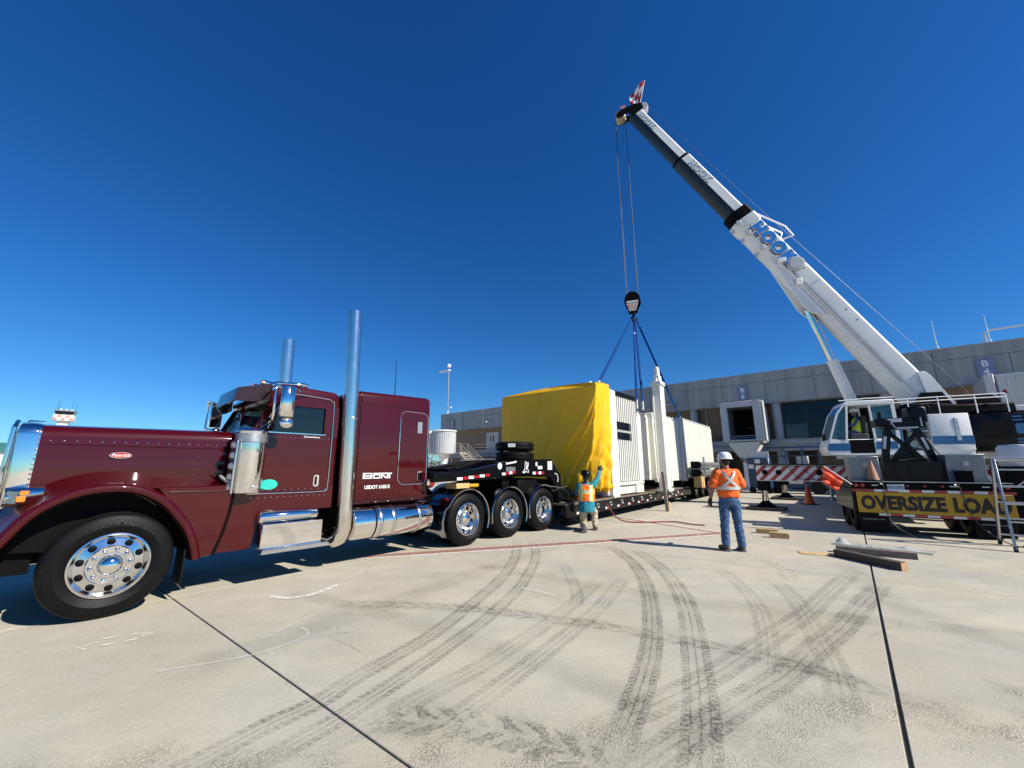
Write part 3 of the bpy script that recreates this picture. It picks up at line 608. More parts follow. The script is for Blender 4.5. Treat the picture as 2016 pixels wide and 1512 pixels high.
# emblem
m = MB(); m.prism([(-.055 + .108 * cos(t), 1.785 + .043 * sin(t)) for t in [2 * pi * k / 28 for k in range(28)]], 'y', CW - .755, CW - .735, .004); em = m.build('emblem', 'chrome', truck)
m = MB(); m.prism([(-.055 + .098 * cos(t), 1.785 + .035 * sin(t)) for t in [2 * pi * k / 28 for k in range(28)]], 'y', CW - .759, CW - .745); m.build('emblem_field', 'red', em)
text('Peterbilt', .062, 'lettwhite', em, at(-.055, CW - .761, 1.785, FACE), 'emblem_lettering', .002, .0, .25, .78)
# cab
m = MB()
m.box(1.10, 2.56, .20, mir(.20), 1.0, 2.16, .03, 3); m.prism([(1.13, 1.36), (2.555, 1.36), (2.555, .98), (1.52, .98), (1.43, .50), (.97, .50), (1.04, .72), (1.10, 1.02)], 'y', .196, .55, .01); m.prism([(1.13, 1.36), (2.555, 1.36), (2.555, .98), (1.52, .98), (1.43, .50), (.97, .50), (1.04, .72), (1.10, 1.02)], 'y', mir(.55), mir(.196), .01)
cab = m.build('cab', 'maroon', truck)
m = MB(); m.prism([(1.50, 2.62), (1.44, 2.76), (1.56, 2.87), (1.85, 2.925), (2.48, 2.905), (2.56, 2.80), (2.56, 2.62)], 'y', .20, mir(.20), .05, 3); m.build('roof', 'maroon', cab)
m = MB()
for y in (.20, mir(.27)):
    m.hexa([(1.26, y, 2.14), (1.37, y, 2.14), (1.37, y + .07, 2.14), (1.26, y + .07, 2.14), (1.48, y, 2.66), (1.585, y, 2.66), (1.585, y + .07, 2.66), (1.48, y + .07, 2.66)], .01)
    m.box(2.33, 2.56, y, y + .07, 2.12, 2.66, .01)
m.box(2.50, 2.56, .24, mir(.24), 2.12, 2.66); m.box(1.355, 1.40, CW - .02, CW + .02, 2.15, 2.64)
m.build('pillars', 'maroon', cab)
for a, b in ((.275, CW - .025), (CW + .025, mir(.275))):
    m = MB(); m.hexa([(1.30, a, 2.155), (1.308, a, 2.155), (1.308, b, 2.155), (1.30, b, 2.155), (1.515, a, 2.65), (1.523, a, 2.65), (1.523, b, 2.65), (1.515, b, 2.65)]); m.build('windshield', 'gw', cab, 0)
for y in (.222, mir(.228)):
    m = MB(); m.prism([(1.40, 2.165), (2.325, 2.165), (2.325, 2.60), (1.575, 2.60)], 'y', y, y + .006); m.build('side_window', 'gt', cab, 0)
# interior
m = MB(); m.box(1.75, 2.25, .45, 1.0, 1.9, 2.2, .05); m.box(2.15, 2.3, .45, 1.0, 2.2, 2.6, .04); m.box(1.75, 2.25, 1.45, 2.0, 1.9, 2.2, .05); m.box(2.15, 2.3, 1.45, 2.0, 2.2, 2.6, .04); m.build('seats', 'seat', cab)
m = MB(); m.lathe([(.21, -.012), (.225, 0), (.21, .012), (.197, 0), (.21, -.012)], (1.58, .75, 2.22), (-.45, 0, .9), 24); m.cyl((1.58, .75, 2.22), (1.42, .75, 2.1), .02); m.box(1.34, 1.5, .3, 2.1, 2.1, 2.2, .02); m.build('dashboard', 'satin', cab)
# door
dm = MB(); dm.prism(rrect(1.46, 2.44, 1.27, 2.16, .10), 'y', .186, .21, .004); door = dm.build('door', 'maroon', truck)
m = MB()
m.prism([(1.44, 2.16), (1.475, 2.16), (1.66, 2.60), (2.31, 2.60), (2.31, 2.16), (2.44, 2.16), (2.44, 2.62), (2.36, 2.745), (1.76, 2.76), (1.66, 2.70)], 'y', .186, .21, .004); m.build('window_frame', 'maroon', door)
ol = [(1.30, 1.262), (2.34, 1.255), (2.42, 1.29), (2.455, 1.38), (2.45, 2.60), (2.40, 2.74), (2.28, 2.775), (1.80, 2.79), (1.68, 2.76), (1.60, 2.62), (1.46, 2.22)]
m = MB(); m.tube(catmull([V((a, .188, b)) for a, b in ol], 5), .009, 6); m.build('door_trim', 'chrome', door)
m = MB(); m.box(1.40, 2.34, .180, .19, 2.155, 2.17); m.build('window_sill', 'chrome', door)
m = MB(); m.prism(rrect(2.21, 2.30, 1.33, 1.52, .03), 'y', .172, .188, .006); m.build('door_handle', 'chrome', door)
m = MB(); m.box(2.232, 2.262, .166, .175, 1.36, 1.49); m.build('handle_slot', 'satin', door)
m = MB(); m.prism([(1.57 + .12 * cos(t), 1.385 + .075 * sin(t)) for t in [2 * pi * k / 24 for k in range(24)]], 'y', .180, .187); m.build('sticker', 'tealst', door)
m = MB()
for k in range(7): x = 2.0 + .036 * k; m.tube([(x, .182, 2.108), (x + .012, .182, 2.135 if k in (0, 4) else 2.122), (x + .022, .182, 2.11), (x + .036, .182, 2.118)], .006, 5)
m.build('script_lettering', 'lettwhite', door)
m = MB()
for k in range(13): m.ball((1.5 + k * .075, .186, 2.095), .008, 6, 4); m.ball((1.36 + k * .088, .194, 1.20), .010, 6, 4)
for k in range(9): m.ball((1.5 + k * .1, .186, 1.305), .009, 6, 4)
tag(m.build('rivet_row', 'chrome', truck), kind='stuff')
# visor and roof lights
m = MB(); vp = [(1.46, 2.915), (1.02, 2.79), (.98, 2.585), (1.005, 2.58), (1.05, 2.765), (1.46, 2.87)]
m.loft([[V((x + (dx if x < 1.4 else 0), y, z)) for x, z in vp] for y, dx in ((.215, .0), (CW, .02), (mir(.215), .30))])
for y, dx in ((.20, .0), (mir(.214), .30)): m.prism([(1.46, 2.915), (1.02 + dx, 2.79), (.98 + dx, 2.585), (1.22 + dx * .5, 2.60), (1.46, 2.66)], 'y', y, y + .014, .003)
m.build('sun_visor', mat('visor_maroon_shaded', (.016, .0008, .002), .35, 0, .5, spec=.3), truck)  # same maroon as the truck, darkened: the dark reflection is put into the colour
for k in range(5):
    y = .36 + k * (mir(.36) - .36) / 4
    m = MB(); m.lathe([(.0, -.01), (.045, -.005), (.05, .03), (.042, .12), (.02, .27), (0, .28)], (1.36, y, 2.93), (1, 0, -.06), 14); rl = m.build('roof_light', 'chrome', truck)
    m = MB(); m.lathe([(.0, -.012), (.04, -.01), (.043, .0)], (1.352, y, 2.932), (1, 0, -.06), 14); m.build('light_lens', 'amber', rl)
m = MB(); m.tube([(1.5, .5, 2.94), (1.6, .4, 2.96), (2.0, .38, 2.99), (2.05, .38, 2.97)], .035, 10); m.build('air_horn', 'chrome', truck)
# mirrors
for sgn in (1, -1):
    yy = lambda v: v if sgn == 1 else mir(v)
    n_ch = len(truck.children)
    m = MB(); m.tube([(1.44, yy(.20), 2.78), (1.40, yy(.0), 2.83), (1.42, yy(-.10), 2.83), (1.42, yy(-.12), 2.78), (1.42, yy(-.12), 2.38), (1.42, yy(-.10), 2.33), (1.45, yy(.0), 2.32), (1.50, yy(.20), 2.27)], .016, 8)
    m.tube([(1.42, yy(-.12), 2.80), (1.55, yy(-.14), 2.82), (1.66, yy(-.13), 2.83), (1.95, yy(.18), 2.80)], .012, 8); m.tube([(1.44, yy(.0), 2.32), (1.33, yy(.19), 2.17)], .01, 6); mr = m.build('mirror', 'chrome', truck)
    m = MB(); m.prism([(1.47, yy(-.20)), (1.49, yy(-.235)), (1.57, yy(-.25)), (1.65, yy(-.235)), (1.67, yy(-.20)), (1.66, yy(-.13)), (1.48, yy(-.13))], 'z', 2.37, 2.83, .008); m.build('mirror_housing', 'chrome', mr)
    m = MB(); m.ball((1.60, yy(-.16), 2.285), (.10, .05, .085), 14, 8); m.build('spot_mirror', 'chrome', mr)
    if sgn == -1: mr.location.x = -.26
# air cleaners
for sgn in (1, -1):
    yy = lambda v: v if sgn == 1 else mir(v)
    m = MB(); m.lathe([(.17, 1.275), (.195, 1.285), (.20, 1.31), (.20, 1.995)], (1.27, yy(.18), 0), (0, 0, 1), 40, True); ac = m.build('air_cleaner', 'chrome', truck)
    m = MB(); m.lathe([(.203, 1.99), (.205, 2.12)], (1.27, yy(.18), 0), (0, 0, 1), 40); m.build('intake_screen', 'galv', ac)
    m = MB(); m.lathe([(.206, 2.115), (.208, 2.15), (.19, 2.172), (.05, 2.185), (0, 2.186)], (1.27, yy(.18), 0), (0, 0, 1), 40); m.lathe([(.203, 1.985), (.207, 1.99), (.203, 1.997)], (1.27, yy(.18), 0), (0, 0, 1), 40); m.build('cleaner_cap', 'chrome', ac)
    m = MB(); m.prism([(1.34 + .035 * cos(t), 1.365 + .018 * sin(t)) for t in [2 * pi * k / 16 for k in range(16)]], 'y', yy(-.033) - .004, yy(-.033) + .02); m.build('badge', 'galv', ac)
    m = MB(); m.box(1.055, 1.085, min(yy(.04), yy(.30)), max(yy(.04), yy(.30)), 1.28, 2.02, .006); lb = m.build('light_bar', 'stainless', truck)
    for k in range(5): 
        m = MB(); m.lathe([(.0, -.05), (.03, -.045), (.05, -.02), (.055, .015)], (1.05, yy(.11), 1.36 + k * .145), (1, 0, 0), 14); m.build('marker_light', 'lens', lb)
m = MB(); m.hexa([(.93, .12, 1.50), (.95, .10, 1.50), (1.07, .12, 1.40), (1.05, .14, 1.39), (.92, .12, 1.53), (.94, .10, 1.54), (1.06, .12, 1.44), (1.04, .14, 1.43)]); m.build('hood_latch', 'galv', truck)
# stacks
for y, x, zt in ((.11, 2.70, 4.42), (mir(.11), 2.36, 4.28)):
    m = MB(); lean = .07 if y < 1 else .05
    pts = [V((x + .02, y + (.45 if y < 1 else -.45), .44)), V((x + .02, y + (.22 if y < 1 else -.22), .44)), V((x + .035, y + (.08 if y < 1 else -.08), .50)), V((x + .04, y, .66)), V((x + .04, y, .95)), V((x + .02, y, 2.0)), V((x - lean, y, zt))]
    m.tube(pts, .127, 32); st = m.build('exhaust_stack', 'stackchrome', truck, 60)
    m = MB(); m.lathe([(.128, 0), (.131, .004), (.131, .03), (.128, .034)], (x + .015, y, 2.45), (0, 0, 1), 32); m.cyl((x - lean, y, zt - .01), (x - lean, y, zt + .002), .118, None, 32); m.build('pipe_band', 'stainless', st)
m = MB(); m.box(2.585, 2.78, .3, mir(.3), .9, 2.85); m.build('gap_panel', 'satin', truck)
# sleeper
m = MB(); y0, y1 = .13, mir(.13)
m.hexa([(2.80, y0, .99), (4.49, y0, .99), (4.49, y1, .99), (2.80, y1, .99), (2.80, y0, 3.0), (4.47, y0, 3.06), (4.47, y1, 3.06), (2.80, y1, 3.0)], .11, 4)
slp = m.build('sleeper', 'maroon', truck)
m = MB(); m.prism(rrect(3.75, 4.37, 1.33, 2.70, .12), 'y', .120, .14, .004); sdoor = m.build('sleeper_door', 'maroon', slp)
m = MB(); rr = rrect(3.735, 4.385, 1.315, 2.715, .13); m.tube([V((a, .122, b)) for a, b in rr + rr[:1]], .008, 6); m.build('door_trim', 'chrome', slp)
m = MB(); m.prism(rrect(4.17, 4.27, 1.37, 1.56, .03), 'y', .106, .122, .005); m.build('door_handle', 'chrome', slp)
m = MB(); m.box(4.20, 4.235, .10, .108, 1.40, 1.53); m.build('handle_slot', 'satin', slp)
m = MB(); m.box(4.13, 4.24, .110, .122, 2.30, 2.53, .004); m.build('door_vent', 'galv', slp)
m = MB(); m.box(3.722, 3.736, .112, .124, 1.6, 2.3); m.build('door_hinge', 'chrome', slp)
m = MB()
for k in range(22): m.ball((2.93 + k * .068, .128, 2.80 + .0022 * k), .008, 6, 4)
for k in range(21): m.ball((2.93 + k * .073, .128, 1.13), .009, 6, 4)
for k in range(4): m.ball((3.1 + k * .16, .128, 2.2), .008, 6, 4); m.ball((3.0 + k * .2, .128, 1.62), .008, 6, 4)
tag(m.build('rivet_row', 'maroon', slp), kind='stuff')
m = MB(); m.box(2.86, 4.45, .122, .135, 1.082, 1.092); m.box(2.90, 4.44, .124, .135, 2.765, 2.772); m.build('panel_seam', 'maroon', slp)
# BONT wordmark in angular strokes
m = MB(); ybw = (.121, .133)
def st(a, b, c, d): m.box(a, b, ybw[0], ybw[1], c, d)
bx = 3.03; zb0, zb1 = 1.435, 1.535
st(bx, bx + .035, zb0, zb1); st(bx + .035, bx + .17, zb1 - .018, zb1); st(bx + .04, bx + .165, zb0 + .042, zb0 + .06); st(bx + .035, bx + .17, zb0, zb0 + .02); st(bx + .152, bx + .182, zb0, zb1)
st(bx + .20, bx + .58, zb1 - .018, zb1); st(bx + .20, bx + .225, zb0, zb0 + .075); st(bx + .20, bx + .34, zb0, zb0 + .018); st(bx + .20, bx + .34, zb0 + .058, zb0 + .075); st(bx + .315, bx + .34, zb0, zb0 + .075)
st(bx + .355, bx + .38, zb0, zb0 + .075); m.hexa([(bx + .38, ybw[0], zb0 + .055), (bx + .40, ybw[0], zb0 + .075), (bx + .40, ybw[1], zb0 + .075), (bx + .38, ybw[1], zb0 + .055), (bx + .455, ybw[0], zb0), (bx + .475, ybw[0], zb0 + .012), (bx + .475, ybw[1], zb0 + .012), (bx + .455, ybw[1], zb0)]); st(bx + .475, bx + .50, zb0, zb0 + .075); st(bx + .515, bx + .545, zb0, zb1)
m.build('wordmark', 'lettwhite', slp)
text('USDOT 610515', .085, 'lettwhite', slp, at(3.33, .128, 1.285, FACE), 'lettering', .003, .002, .0, .9)
m = MB(); rr = rrect(3.743, 4.377, 1.323, 2.707, .125); m.tube([V((a, .130, b)) for a, b in rr + rr[:1]], .011, 6); m.build('door_gap', 'satin', slp)
m = MB(); m.tube([(2.905, .129, 1.0), (2.905, .129, 2.9)], .006, 6); m.build('panel_seam', 'satin', slp)
# steps, tanks
m = MB(); m.box(1.50, 2.36, .02, .55, .50, .84, .012); sb = m.build('step_box', 'chrome', truck)
m = MB(); m.box(1.50, 2.44, -.07, .20, .44, .50, .008); m.box(1.52, 2.42, -.06, .10, .5005, .506); m.build('step_tread', 'stainless', sb)
m = MB(); m.lathe([(0, 0), (.07, .01), (.085, .03), (.085, .80), (.07, .82), (0, .83)], (1.46, .12, .925), (1, 0, 0), 24); m.build('air_tank', 'chrome', truck)
for sgn in (1, -1):
    yy = lambda v: v if sgn == 1 else mir(v)
    m = MB(); m.lathe([(0, 2.88), (.25, 2.885), (.282, 2.90), (.285, 2.92), (.285, 3.27), (.26, 3.275), (.26, 3.30), (.287, 3.305), (.287, 4.50), (.275, 4.525), (.2, 4.54), (0, 4.545)], (0, yy(.285), .685), (1, 0, 0), 48)
    tk = m.build('fuel_tank', 'chrome', truck, 50)
    m = MB()
    for x in (3.36, 3.62, 4.18): m.lathe([(.2885, x), (.291, x + .004), (.291, x + .07), (.2885, x + .074)], (0, yy(.285), .685), (1, 0, 0), 48)
    m.build('tank_strap', 'stainless', tk)
    m = MB(); m.lathe([(.28, 3.278), (.281, 3.30)], (0, yy(.285), .685), (1, 0, 0), 48); m.cyl((3.9, yy(.3), .95), (3.9, yy(.3), 1.0), .05); m.build('tank_ring', 'satin', tk)
# rear quarter fenders
for x in (5.45, 6.81, 8.17):
    for sgn in (1, -1):
        yy = lambda v: v if sgn == 1 else mir(v)
        m = MB(); rings = []
        a0 = 208 if x < 6 else 196
        for k in range(33):
            a = radians(a0 - (a0 + 22) * k / 32); R = .635; 
            fx = 1.10 if (x < 6 and k < 8) else 1.0
            px, pz = x + R * cos(a) * fx, .545 + R * sin(a); ox, oz = cos(a), sin(a)
            rings.append([V((px + ox * o, yy(v), pz + oz * o)) for o, v in ((-.035, .0), (-.03, -.018), (-.005, -.028), (.012, -.012), (.014, .02), (.016, .60), (.010, .60), (.004, .02), (-.01, .004))])
        m.loft(rings); fq = m.build('rear_fender', 'stainless' if False else mat('fender_chrome', (.34, .35, .38), .10, 1, 0, .05, 5) if 'fch' not in X else X['fch'], truck, 50)
        X.setdefault('fch', fq.data.materials[0])
m = MB(); m.box(5.9, 7.8, .75, 1.7, 1.02, 1.14); m.lathe([(.0, .0), (.48, .0), (.48, .06), (.0, .06)], (6.8, CW, 1.14), (0, 0, 1), 28); m.build('fifth_wheel', 'satin', truck)
m = MB()
for k in range(6): m.lathe([(.11, -.012), (.122, 0), (.11, .012), (.098, 0), (.11, -.012)], (4.78 + .02 * k, .62, 1.32 + .012 * sin(k * 2)), (1, .25, 0), 18)
m.tube([(4.78, .62, 1.43), (4.95, .6, 1.5), (5.2, .7, 1.45), (5.6, .9, 1.35)], .018, 8); m.build('air_lines', 'red', truck)
m = MB(); m.tube([(4.7, .3, 1.06), (5.0, .5, 1.2), (5.5, .6, 1.28), (6.1, .8, 1.3)], .015, 6); m.tube([(4.6, .9, 1.2), (4.9, .9, 1.5), (5.3, 1.0, 1.25)], .015, 6); m.build('cables', 'hose', truck)
m = MB(); m.tube([(4.25, CW, 3.05), (4.25, CW, 3.5), (4.25, CW, 4.05)], [.012, .008, .004], 6); m.build('antenna', 'satin', truck)
m = MB(); m.box(8.9, 8.98, .5, 1.9, .6, 1.05); m.build('rear_crossmember', 'satin', truck)

# ------------------------------------------------------------------ lowboy trailer under the passenger bridge (local x = rearwards, y = away from camera side)
BZ = radians(90 - 38.3); BLOC = (3.21, 13.15, 0)
trl = thing('lowboy_trailer', 'long black lowboy trailer hitched behind the maroon truck, carrying the covered passenger bridge', 'trailer', BLOC, BZ)
GN = [(-7.3, 1.53), (-6.5, 1.54), (-5.2, 1.75), (-4.55, 1.82), (-3.35, 1.85), (-3.1, 1.62), (-2.86, 1.40), (-2.84, .75), (-2.84, .40), (-3.0, .40), (-3.06, 1.05), (-3.40, 1.36), (-3.75, 1.42), (-4.5, 1.45), (-4.9, 1.43), (-5.7, 1.37), (-6.5, 1.36), (-7.3, 1.34)]
GN = [(x + .33 + .07 * (x + 6.5), z) for x, z in GN]
for y in (.50, 2.30):
    m = MB(); m.prism(GN, 'y', y, y + .12, .008); gnk = m.build('gooseneck_side', 'black', trl)
    if y < 1:
        gside = gnk
m = MB()
for x0, x1 in ((-7.2, -7.0), (-6.2, -6.0), (-4.9, -4.7), (-3.6, -3.4)): m.box(x0 + .4, x1 + .4, .62, 2.30, 1.38, 1.54)
m.box(-6.2, -2.9, 1.0, 1.7, 1.38, 1.60); m.box(-2.8, -2.45, .62, 2.3, .42, 1.3)
m.build('gooseneck_frame', 'black', trl)
m = MB(); m.box(-4.1, -3.2, .66, 2.2, .95, 1.34, .06, 2); m.cyl((-4.6, .66, 1.25), (-4.6, 2.2, 1.25), .14); m.build('hydraulic_unit', 'satin', trl)
for (a, b, z, n) in ((-6.72, -5.75, 1.395, 6), (-5.35, -4.85, 1.475, 4), (-4.18, -3.68, 1.48, 4)):
    for k in range(n):
        m = MB(); dx = (b - a) / n; m.box(a + k * dx, a + (k + 1) * dx - .004, .228, .238, z + .012 * k - .03, z + .012 * k + .03) if a < -5 else m.box(a + k * dx, a + (k + 1) * dx - .004, .228, .238, z - .035, z + .035)
        m.build('reflector_tape', 'redref' if k % 2 else 'whiteref', gside)
m = MB(); m.box(-5.22, -4.86, .229, .238, 1.53, 1.64); m.build('data_plate', 'galv', gside)
m = MB(); m.box(-3.52, -3.30, .229, .238, 1.56, 1.79); m.build('notice_plate', 'whiteref', gside)
m = MB(); m.box(-4.06, -3.98, .229, .238, 1.66, 1.76); m.box(-3.96, -3.75, .229, .238, 1.58, 1.66); m.build('sticker', 'whiteref', gside)
m = MB(); m.lathe([(.075, 0), (.08, -.004), (.0, -.005)], (-5.42, .238, 1.66), (0, 1, 0), 20); m.build('round_badge', 'whiteref', gside)
m = MB()
for k in range(9): x = -5.22 + k * .046; z = 1.695 + k * .0055; m.box(x, x + .034, .230, .238, z, z + (.05 if k in (0, 8) else .04)); 
m.build('lettering', 'lettwhite', gside, 0)
m = MB(); m.tube(catmull([(-4.60, .235, 1.50), (-4.55, .235, 1.53), (-4.50, .235, 1.58), (-4.49, .235, 1.70), (-4.46, .235, 1.77), (-4.43, .235, 1.70), (-4.44, .235, 1.56), (-4.40, .235, 1.66), (-4.37, .235, 1.75), (-4.345, .235, 1.70), (-4.39, .235, 1.60), (-4.34, .235, 1.54), (-4.36, .235, 1.50), (-4.45, .235, 1.52), (-4.53, .235, 1.49), (-4.58, .235, 1.49)], 4), .010, 6); m.build('monogram', 'lettwhite', gside)
m = MB(); m.tube(catmull([(-3.2, .23, 1.46), (-3.1, .21, 1.42), (-3.06, .21, 1.32), (-3.08, .21, 1.22)], 4), .016, 6); m.build('grab_handle', 'whiteref', gside)
m = MB(); m.box(-6.35, -5.95, .55, .9, 1.19, 1.30, .01); m.build('wood_block', 'pine', trl)
m = MB(); m.box(-5.9, -5.6, .60, .85, 1.20, 1.28, .02); m.build('yellow_chock', 'sign', trl)
m = MB()
for k in range(4): m.tube([(-7.0 + k * .5, .9 + .2 * k, 1.60), (-6.2 + k * .5, .75 + .2 * k, 1.70 + .03 * k)], .022, 8)
m.build('chain_binders', 'satin', trl)
m = MB(); m.tube(catmull([(-3.1, .3, 1.0), (-2.7, .05, 1.12), (-2.35, .1, .95), (-2.3, .35, .75)], 6), .012, 6); m.tube(catmull([(-3.4, .25, 1.15), (-2.9, .0, 1.05), (-2.6, .05, .72), (-2.2, .3, .66)], 6), .012, 6); m.build('air_hoses', 'hose', trl)
for ch_ in gside.children:
    cx_ = sum((v.co.x for v in ch_.data.vertices)) / len(ch_.data.vertices); ch_.location = (.33 + .07 * (cx_ + 6.5), .26, 0)
# deck
m = MB(); m.box(-2.84, 9.3, .02, .16, .30, .62, .01); m.box(-2.84, 9.3, 2.70, 2.84, .30, .62, .01); m.box(-2.84, 9.3, 1.2, 1.7, .30, .60)
for k in range(13): m.box(-2.6 + k * .95, -2.5 + k * .95, .16, 2.70, .42, .58)
m.build('deck_frame', 'black', trl)
for k in range(8):
    m = MB(); m.box(-2.8, 9.28, .02 + k * .354, .02 + k * .354 + .344, .62, .665, .006); m.build('deck_plank', 'deckwood', trl)
ring = MB(); ring.lathe([(.055, -.012), (.067, 0), (.055, .012), (.043, 0), (.055, -.012)], (0, 0, 0), (.2, 1, 0), 16); ring = ring.mesh('lashing_ring')
for k in range(12): obj('lashing_ring', ring, 'galv', trl, at(-1.9 + k * .9, .0, .50))
for k in range(12):
    m = MB(); m.box(-2.3 + k * .9, -2.17 + k * .9, .008, .02, .36, .42); m.build('reflector_tape', 'whiteref', trl)
    m = MB(); m.box(-2.165 + k * .9, -2.05 + k * .9, .008, .02, .36, .42); m.build('reflector_tape', 'redref', trl)
m = MB(); m.prism([(9.2, .35), (9.9, .95), (14.6, .95), (14.6, 1.12), (9.6, 1.12), (9.2, .64)], 'y', .5, 2.4); m.build('rear_frame', 'black', trl)
m = MB()
for x in (10.9, 12.25, 13.6): m.cyl((x, .3, .5), (x, 2.56, .5), .08)
m.build('axle', 'satin', trl)
for x in (10.9, 12.25, 13.6):
    for y, fl in ((.12, False), (2.74, True)): wheel(trl, x, y, .50, 'r', fl, 1 if not fl else 0, .917)
m = MB(); m.box(10.2, 14.4, .08, .66, 1.05, 1.09); m.build('wheel_cover', 'black', trl)
m = MB()
m.hexa([(-2.4, .0, .15), (-2.35, .0, .15), (-1.9, .3, .6), (-1.95, .3, .6), (-2.4, .06, .15), (-2.35, .06, .15), (-1.9, .36, .6), (-1.95, .36, .6)]); m.box(-2.7, -2.2, .05, .3, .12, .35, .02); m.cyl((-2.5, .0, .55), (-2.5, .25, .55), .11); m.build('landing_gear', 'satin', trl)
# spare tyres lying on the gooseneck
for k, (z, lab) in enumerate(((1.80, 'black spare truck tyre lying flat on the gooseneck, lower of two'), (2.07, 'black spare truck tyre lying flat on the gooseneck, upper of two'))):
    m = MB(); o_ = M.Translation(BLOC) @ M.Rotation(BZ, 4, 'Z') @ M.Translation((-3.42, 1.30, z + .235)) @ M.Rotation(-pi / 2, 4, 'X') @ M.Diagonal((1, .81, 1, 1))
    t = obj('spare_tyre', TY, 'dusty', None, o_); t.matrix_world = o_; tag(t, lab, 'tyre', 'spare tyres on the gooseneck')
    if k: 
        pm = MB(); pm.box(-.10, .10, .06, .18, -.553, -.545); pp = pm.build('paper_label', 'whiteref', t); pp.matrix_local = M.Rotation(radians(60), 4, 'Y')
m = MB(); bl = thing('timber_spacer', 'short timber bearer between the two spare tyres', 'timber', (M.Translation(BLOC) @ M.Rotation(BZ, 4, 'Z') @ V((-3.42, 1.25, 2.03))).to_tuple(), BZ)
m = MB(); m.box(-.48, .45, -.06, .06, .002, .042); m.build('plank', 'pine', bl)

# ------------------------------------------------------------------ passenger boarding bridge on the trailer
jb = thing('boarding_bridge', 'cream white telescopic passenger bridge loaded on the black trailer and slung from the crane', 'jet bridge', BLOC, BZ)
m = MB(); m.box(.10, .68, .0, .30, .72, 4.26, .02); m.box(.10, .68, 2.75, 3.05, .72, 4.26, .02); m.box(.10, .68, .3, 2.75, 3.95, 4.26, .02); m.box(.10, .66, .3, 2.75, .75, 1.05)
m.box(.12, .60, -.02, .4, .66, .74)
m.build('portal_frame', 'cream', jb)
m = MB(); m.box(.0, 3.0, .12, 2.9, .70, 1.12, .03); m.box(.66, 3.0, .02, .5, 1.02, 1.12, .01); m.box(2.3, 3.0, .05, .4, .70, 1.0, .02); m.build('rotunda_floor', 'cream', jb)
# rotunda wall: vertical slats on a curved path
def rpath(t):
    if t < .75: return V((.72 + t / .75 * 1.90, .14 - .06 * t / .75, 0)), V((0, -1, 0))
    a = (t - .75) / .25 * radians(80); return V((2.62 + .42 * sin(a), .08 + .42 * (1 - cos(a)), 0)), V((sin(a), -cos(a), 0))
m = MB(); m.loft([[rpath(k / 20)[0] + rpath(k / 20)[1] * o + V((0, 0, z)) for o, z in ((-.05, 1.1), (-.05, 4.15), (-.09, 4.15), (-.09, 1.1))] for k in range(21)]); m.build('rotunda_backing', 'frame', jb)
for k in range(16):
    p, n = rpath((k + .5) / 16); tdir = V((-n.y, n.x, 0)) * .052
    spans = [(1.14, 4.14)] if k > 8 or k < 1 else [(1.14, 2.58), (2.85, 2.93), (3.22, 4.14)]
    m = MB()
    for z0, z1 in spans:
        c = [p - tdir - n * .05, p + tdir - n * .05, p + tdir * .8 + n * .012, p - tdir * .8 + n * .012]
        m.hexa([q + V((0, 0, z0)) for q in c] + [q + V((0, 0, z1)) for q in c])
    m.build('rotunda_slat', 'greywhite' if k > 11 else 'cream', jb, 0)  # slats on the curved end painted greyer: shading put into the colour
m = MB()
for z0, z1 in ((2.58, 2.85), (2.93, 3.22)): m.box(.80, 2.02, .12, .17, z0, z1)
m.build('rotunda_window', 'winglass', jb)
m = MB(); ps = [rpath(k / 14)[0] + rpath(k / 14)[1] * .05 for k in range(15)]
m.prism([(p.x, p.y) for p in ps] + [(3.05, 2.9), (.7, 2.9)], 'z', 4.13, 4.32, .03); m.build('rotunda_canopy', 'black', jb)
def tunnel(name, x0, x1, y0, y1, z0, z1, rib, parent=jb):
    m = MB(); m.box(x0, x1, y0, y1, z0, z1, .02); t = m.build(name, 'cream', parent)
    n = int((x1 - x0) / rib)
    for k in range(n):
        xa = x0 + .06 + k * (x1 - x0 - .12) / n; wd = (x1 - x0 - .12) / n
        for yy in (y0,):
            m = MB(); m.prism([(xa + .04, yy - .005), (xa + .10, yy - .055), (xa + wd - .04, yy - .055), (xa + wd - .005, yy - .005)], 'z', z0 + .10, z1 - .12); m.build('wall_rib', 'cream', t, 0)
        m = MB(); m.box(xa + .1, xa + .22, y0 - .05, y0 + .2, z1 - .05, z1 + .03, .01); m.build('roof_cleat', 'cream', t, 0)
    m = MB(); m.box(x0, x1, y0 - .04, y0 + .1, z0 - .08, z0 + .10, .01); m.build('floor_rail', 'cream', t)
    return t
tunnel('inner_tunnel', 3.06, 4.9, .42, 2.6, 1.18, 3.86, .42)
tunnel('middle_tunnel', 4.9, 8.55, .18, 2.85, 1.08, 3.95, .46)
m = MB(); m.box(8.55, 8.95, -.02, 3.05, .95, 4.08, .02); m.build('tunnel_collar', 'greywhite', jb)
tunnel('outer_tunnel', 8.95, 14.9, .02, 3.0, 1.15, 4.04, .42)
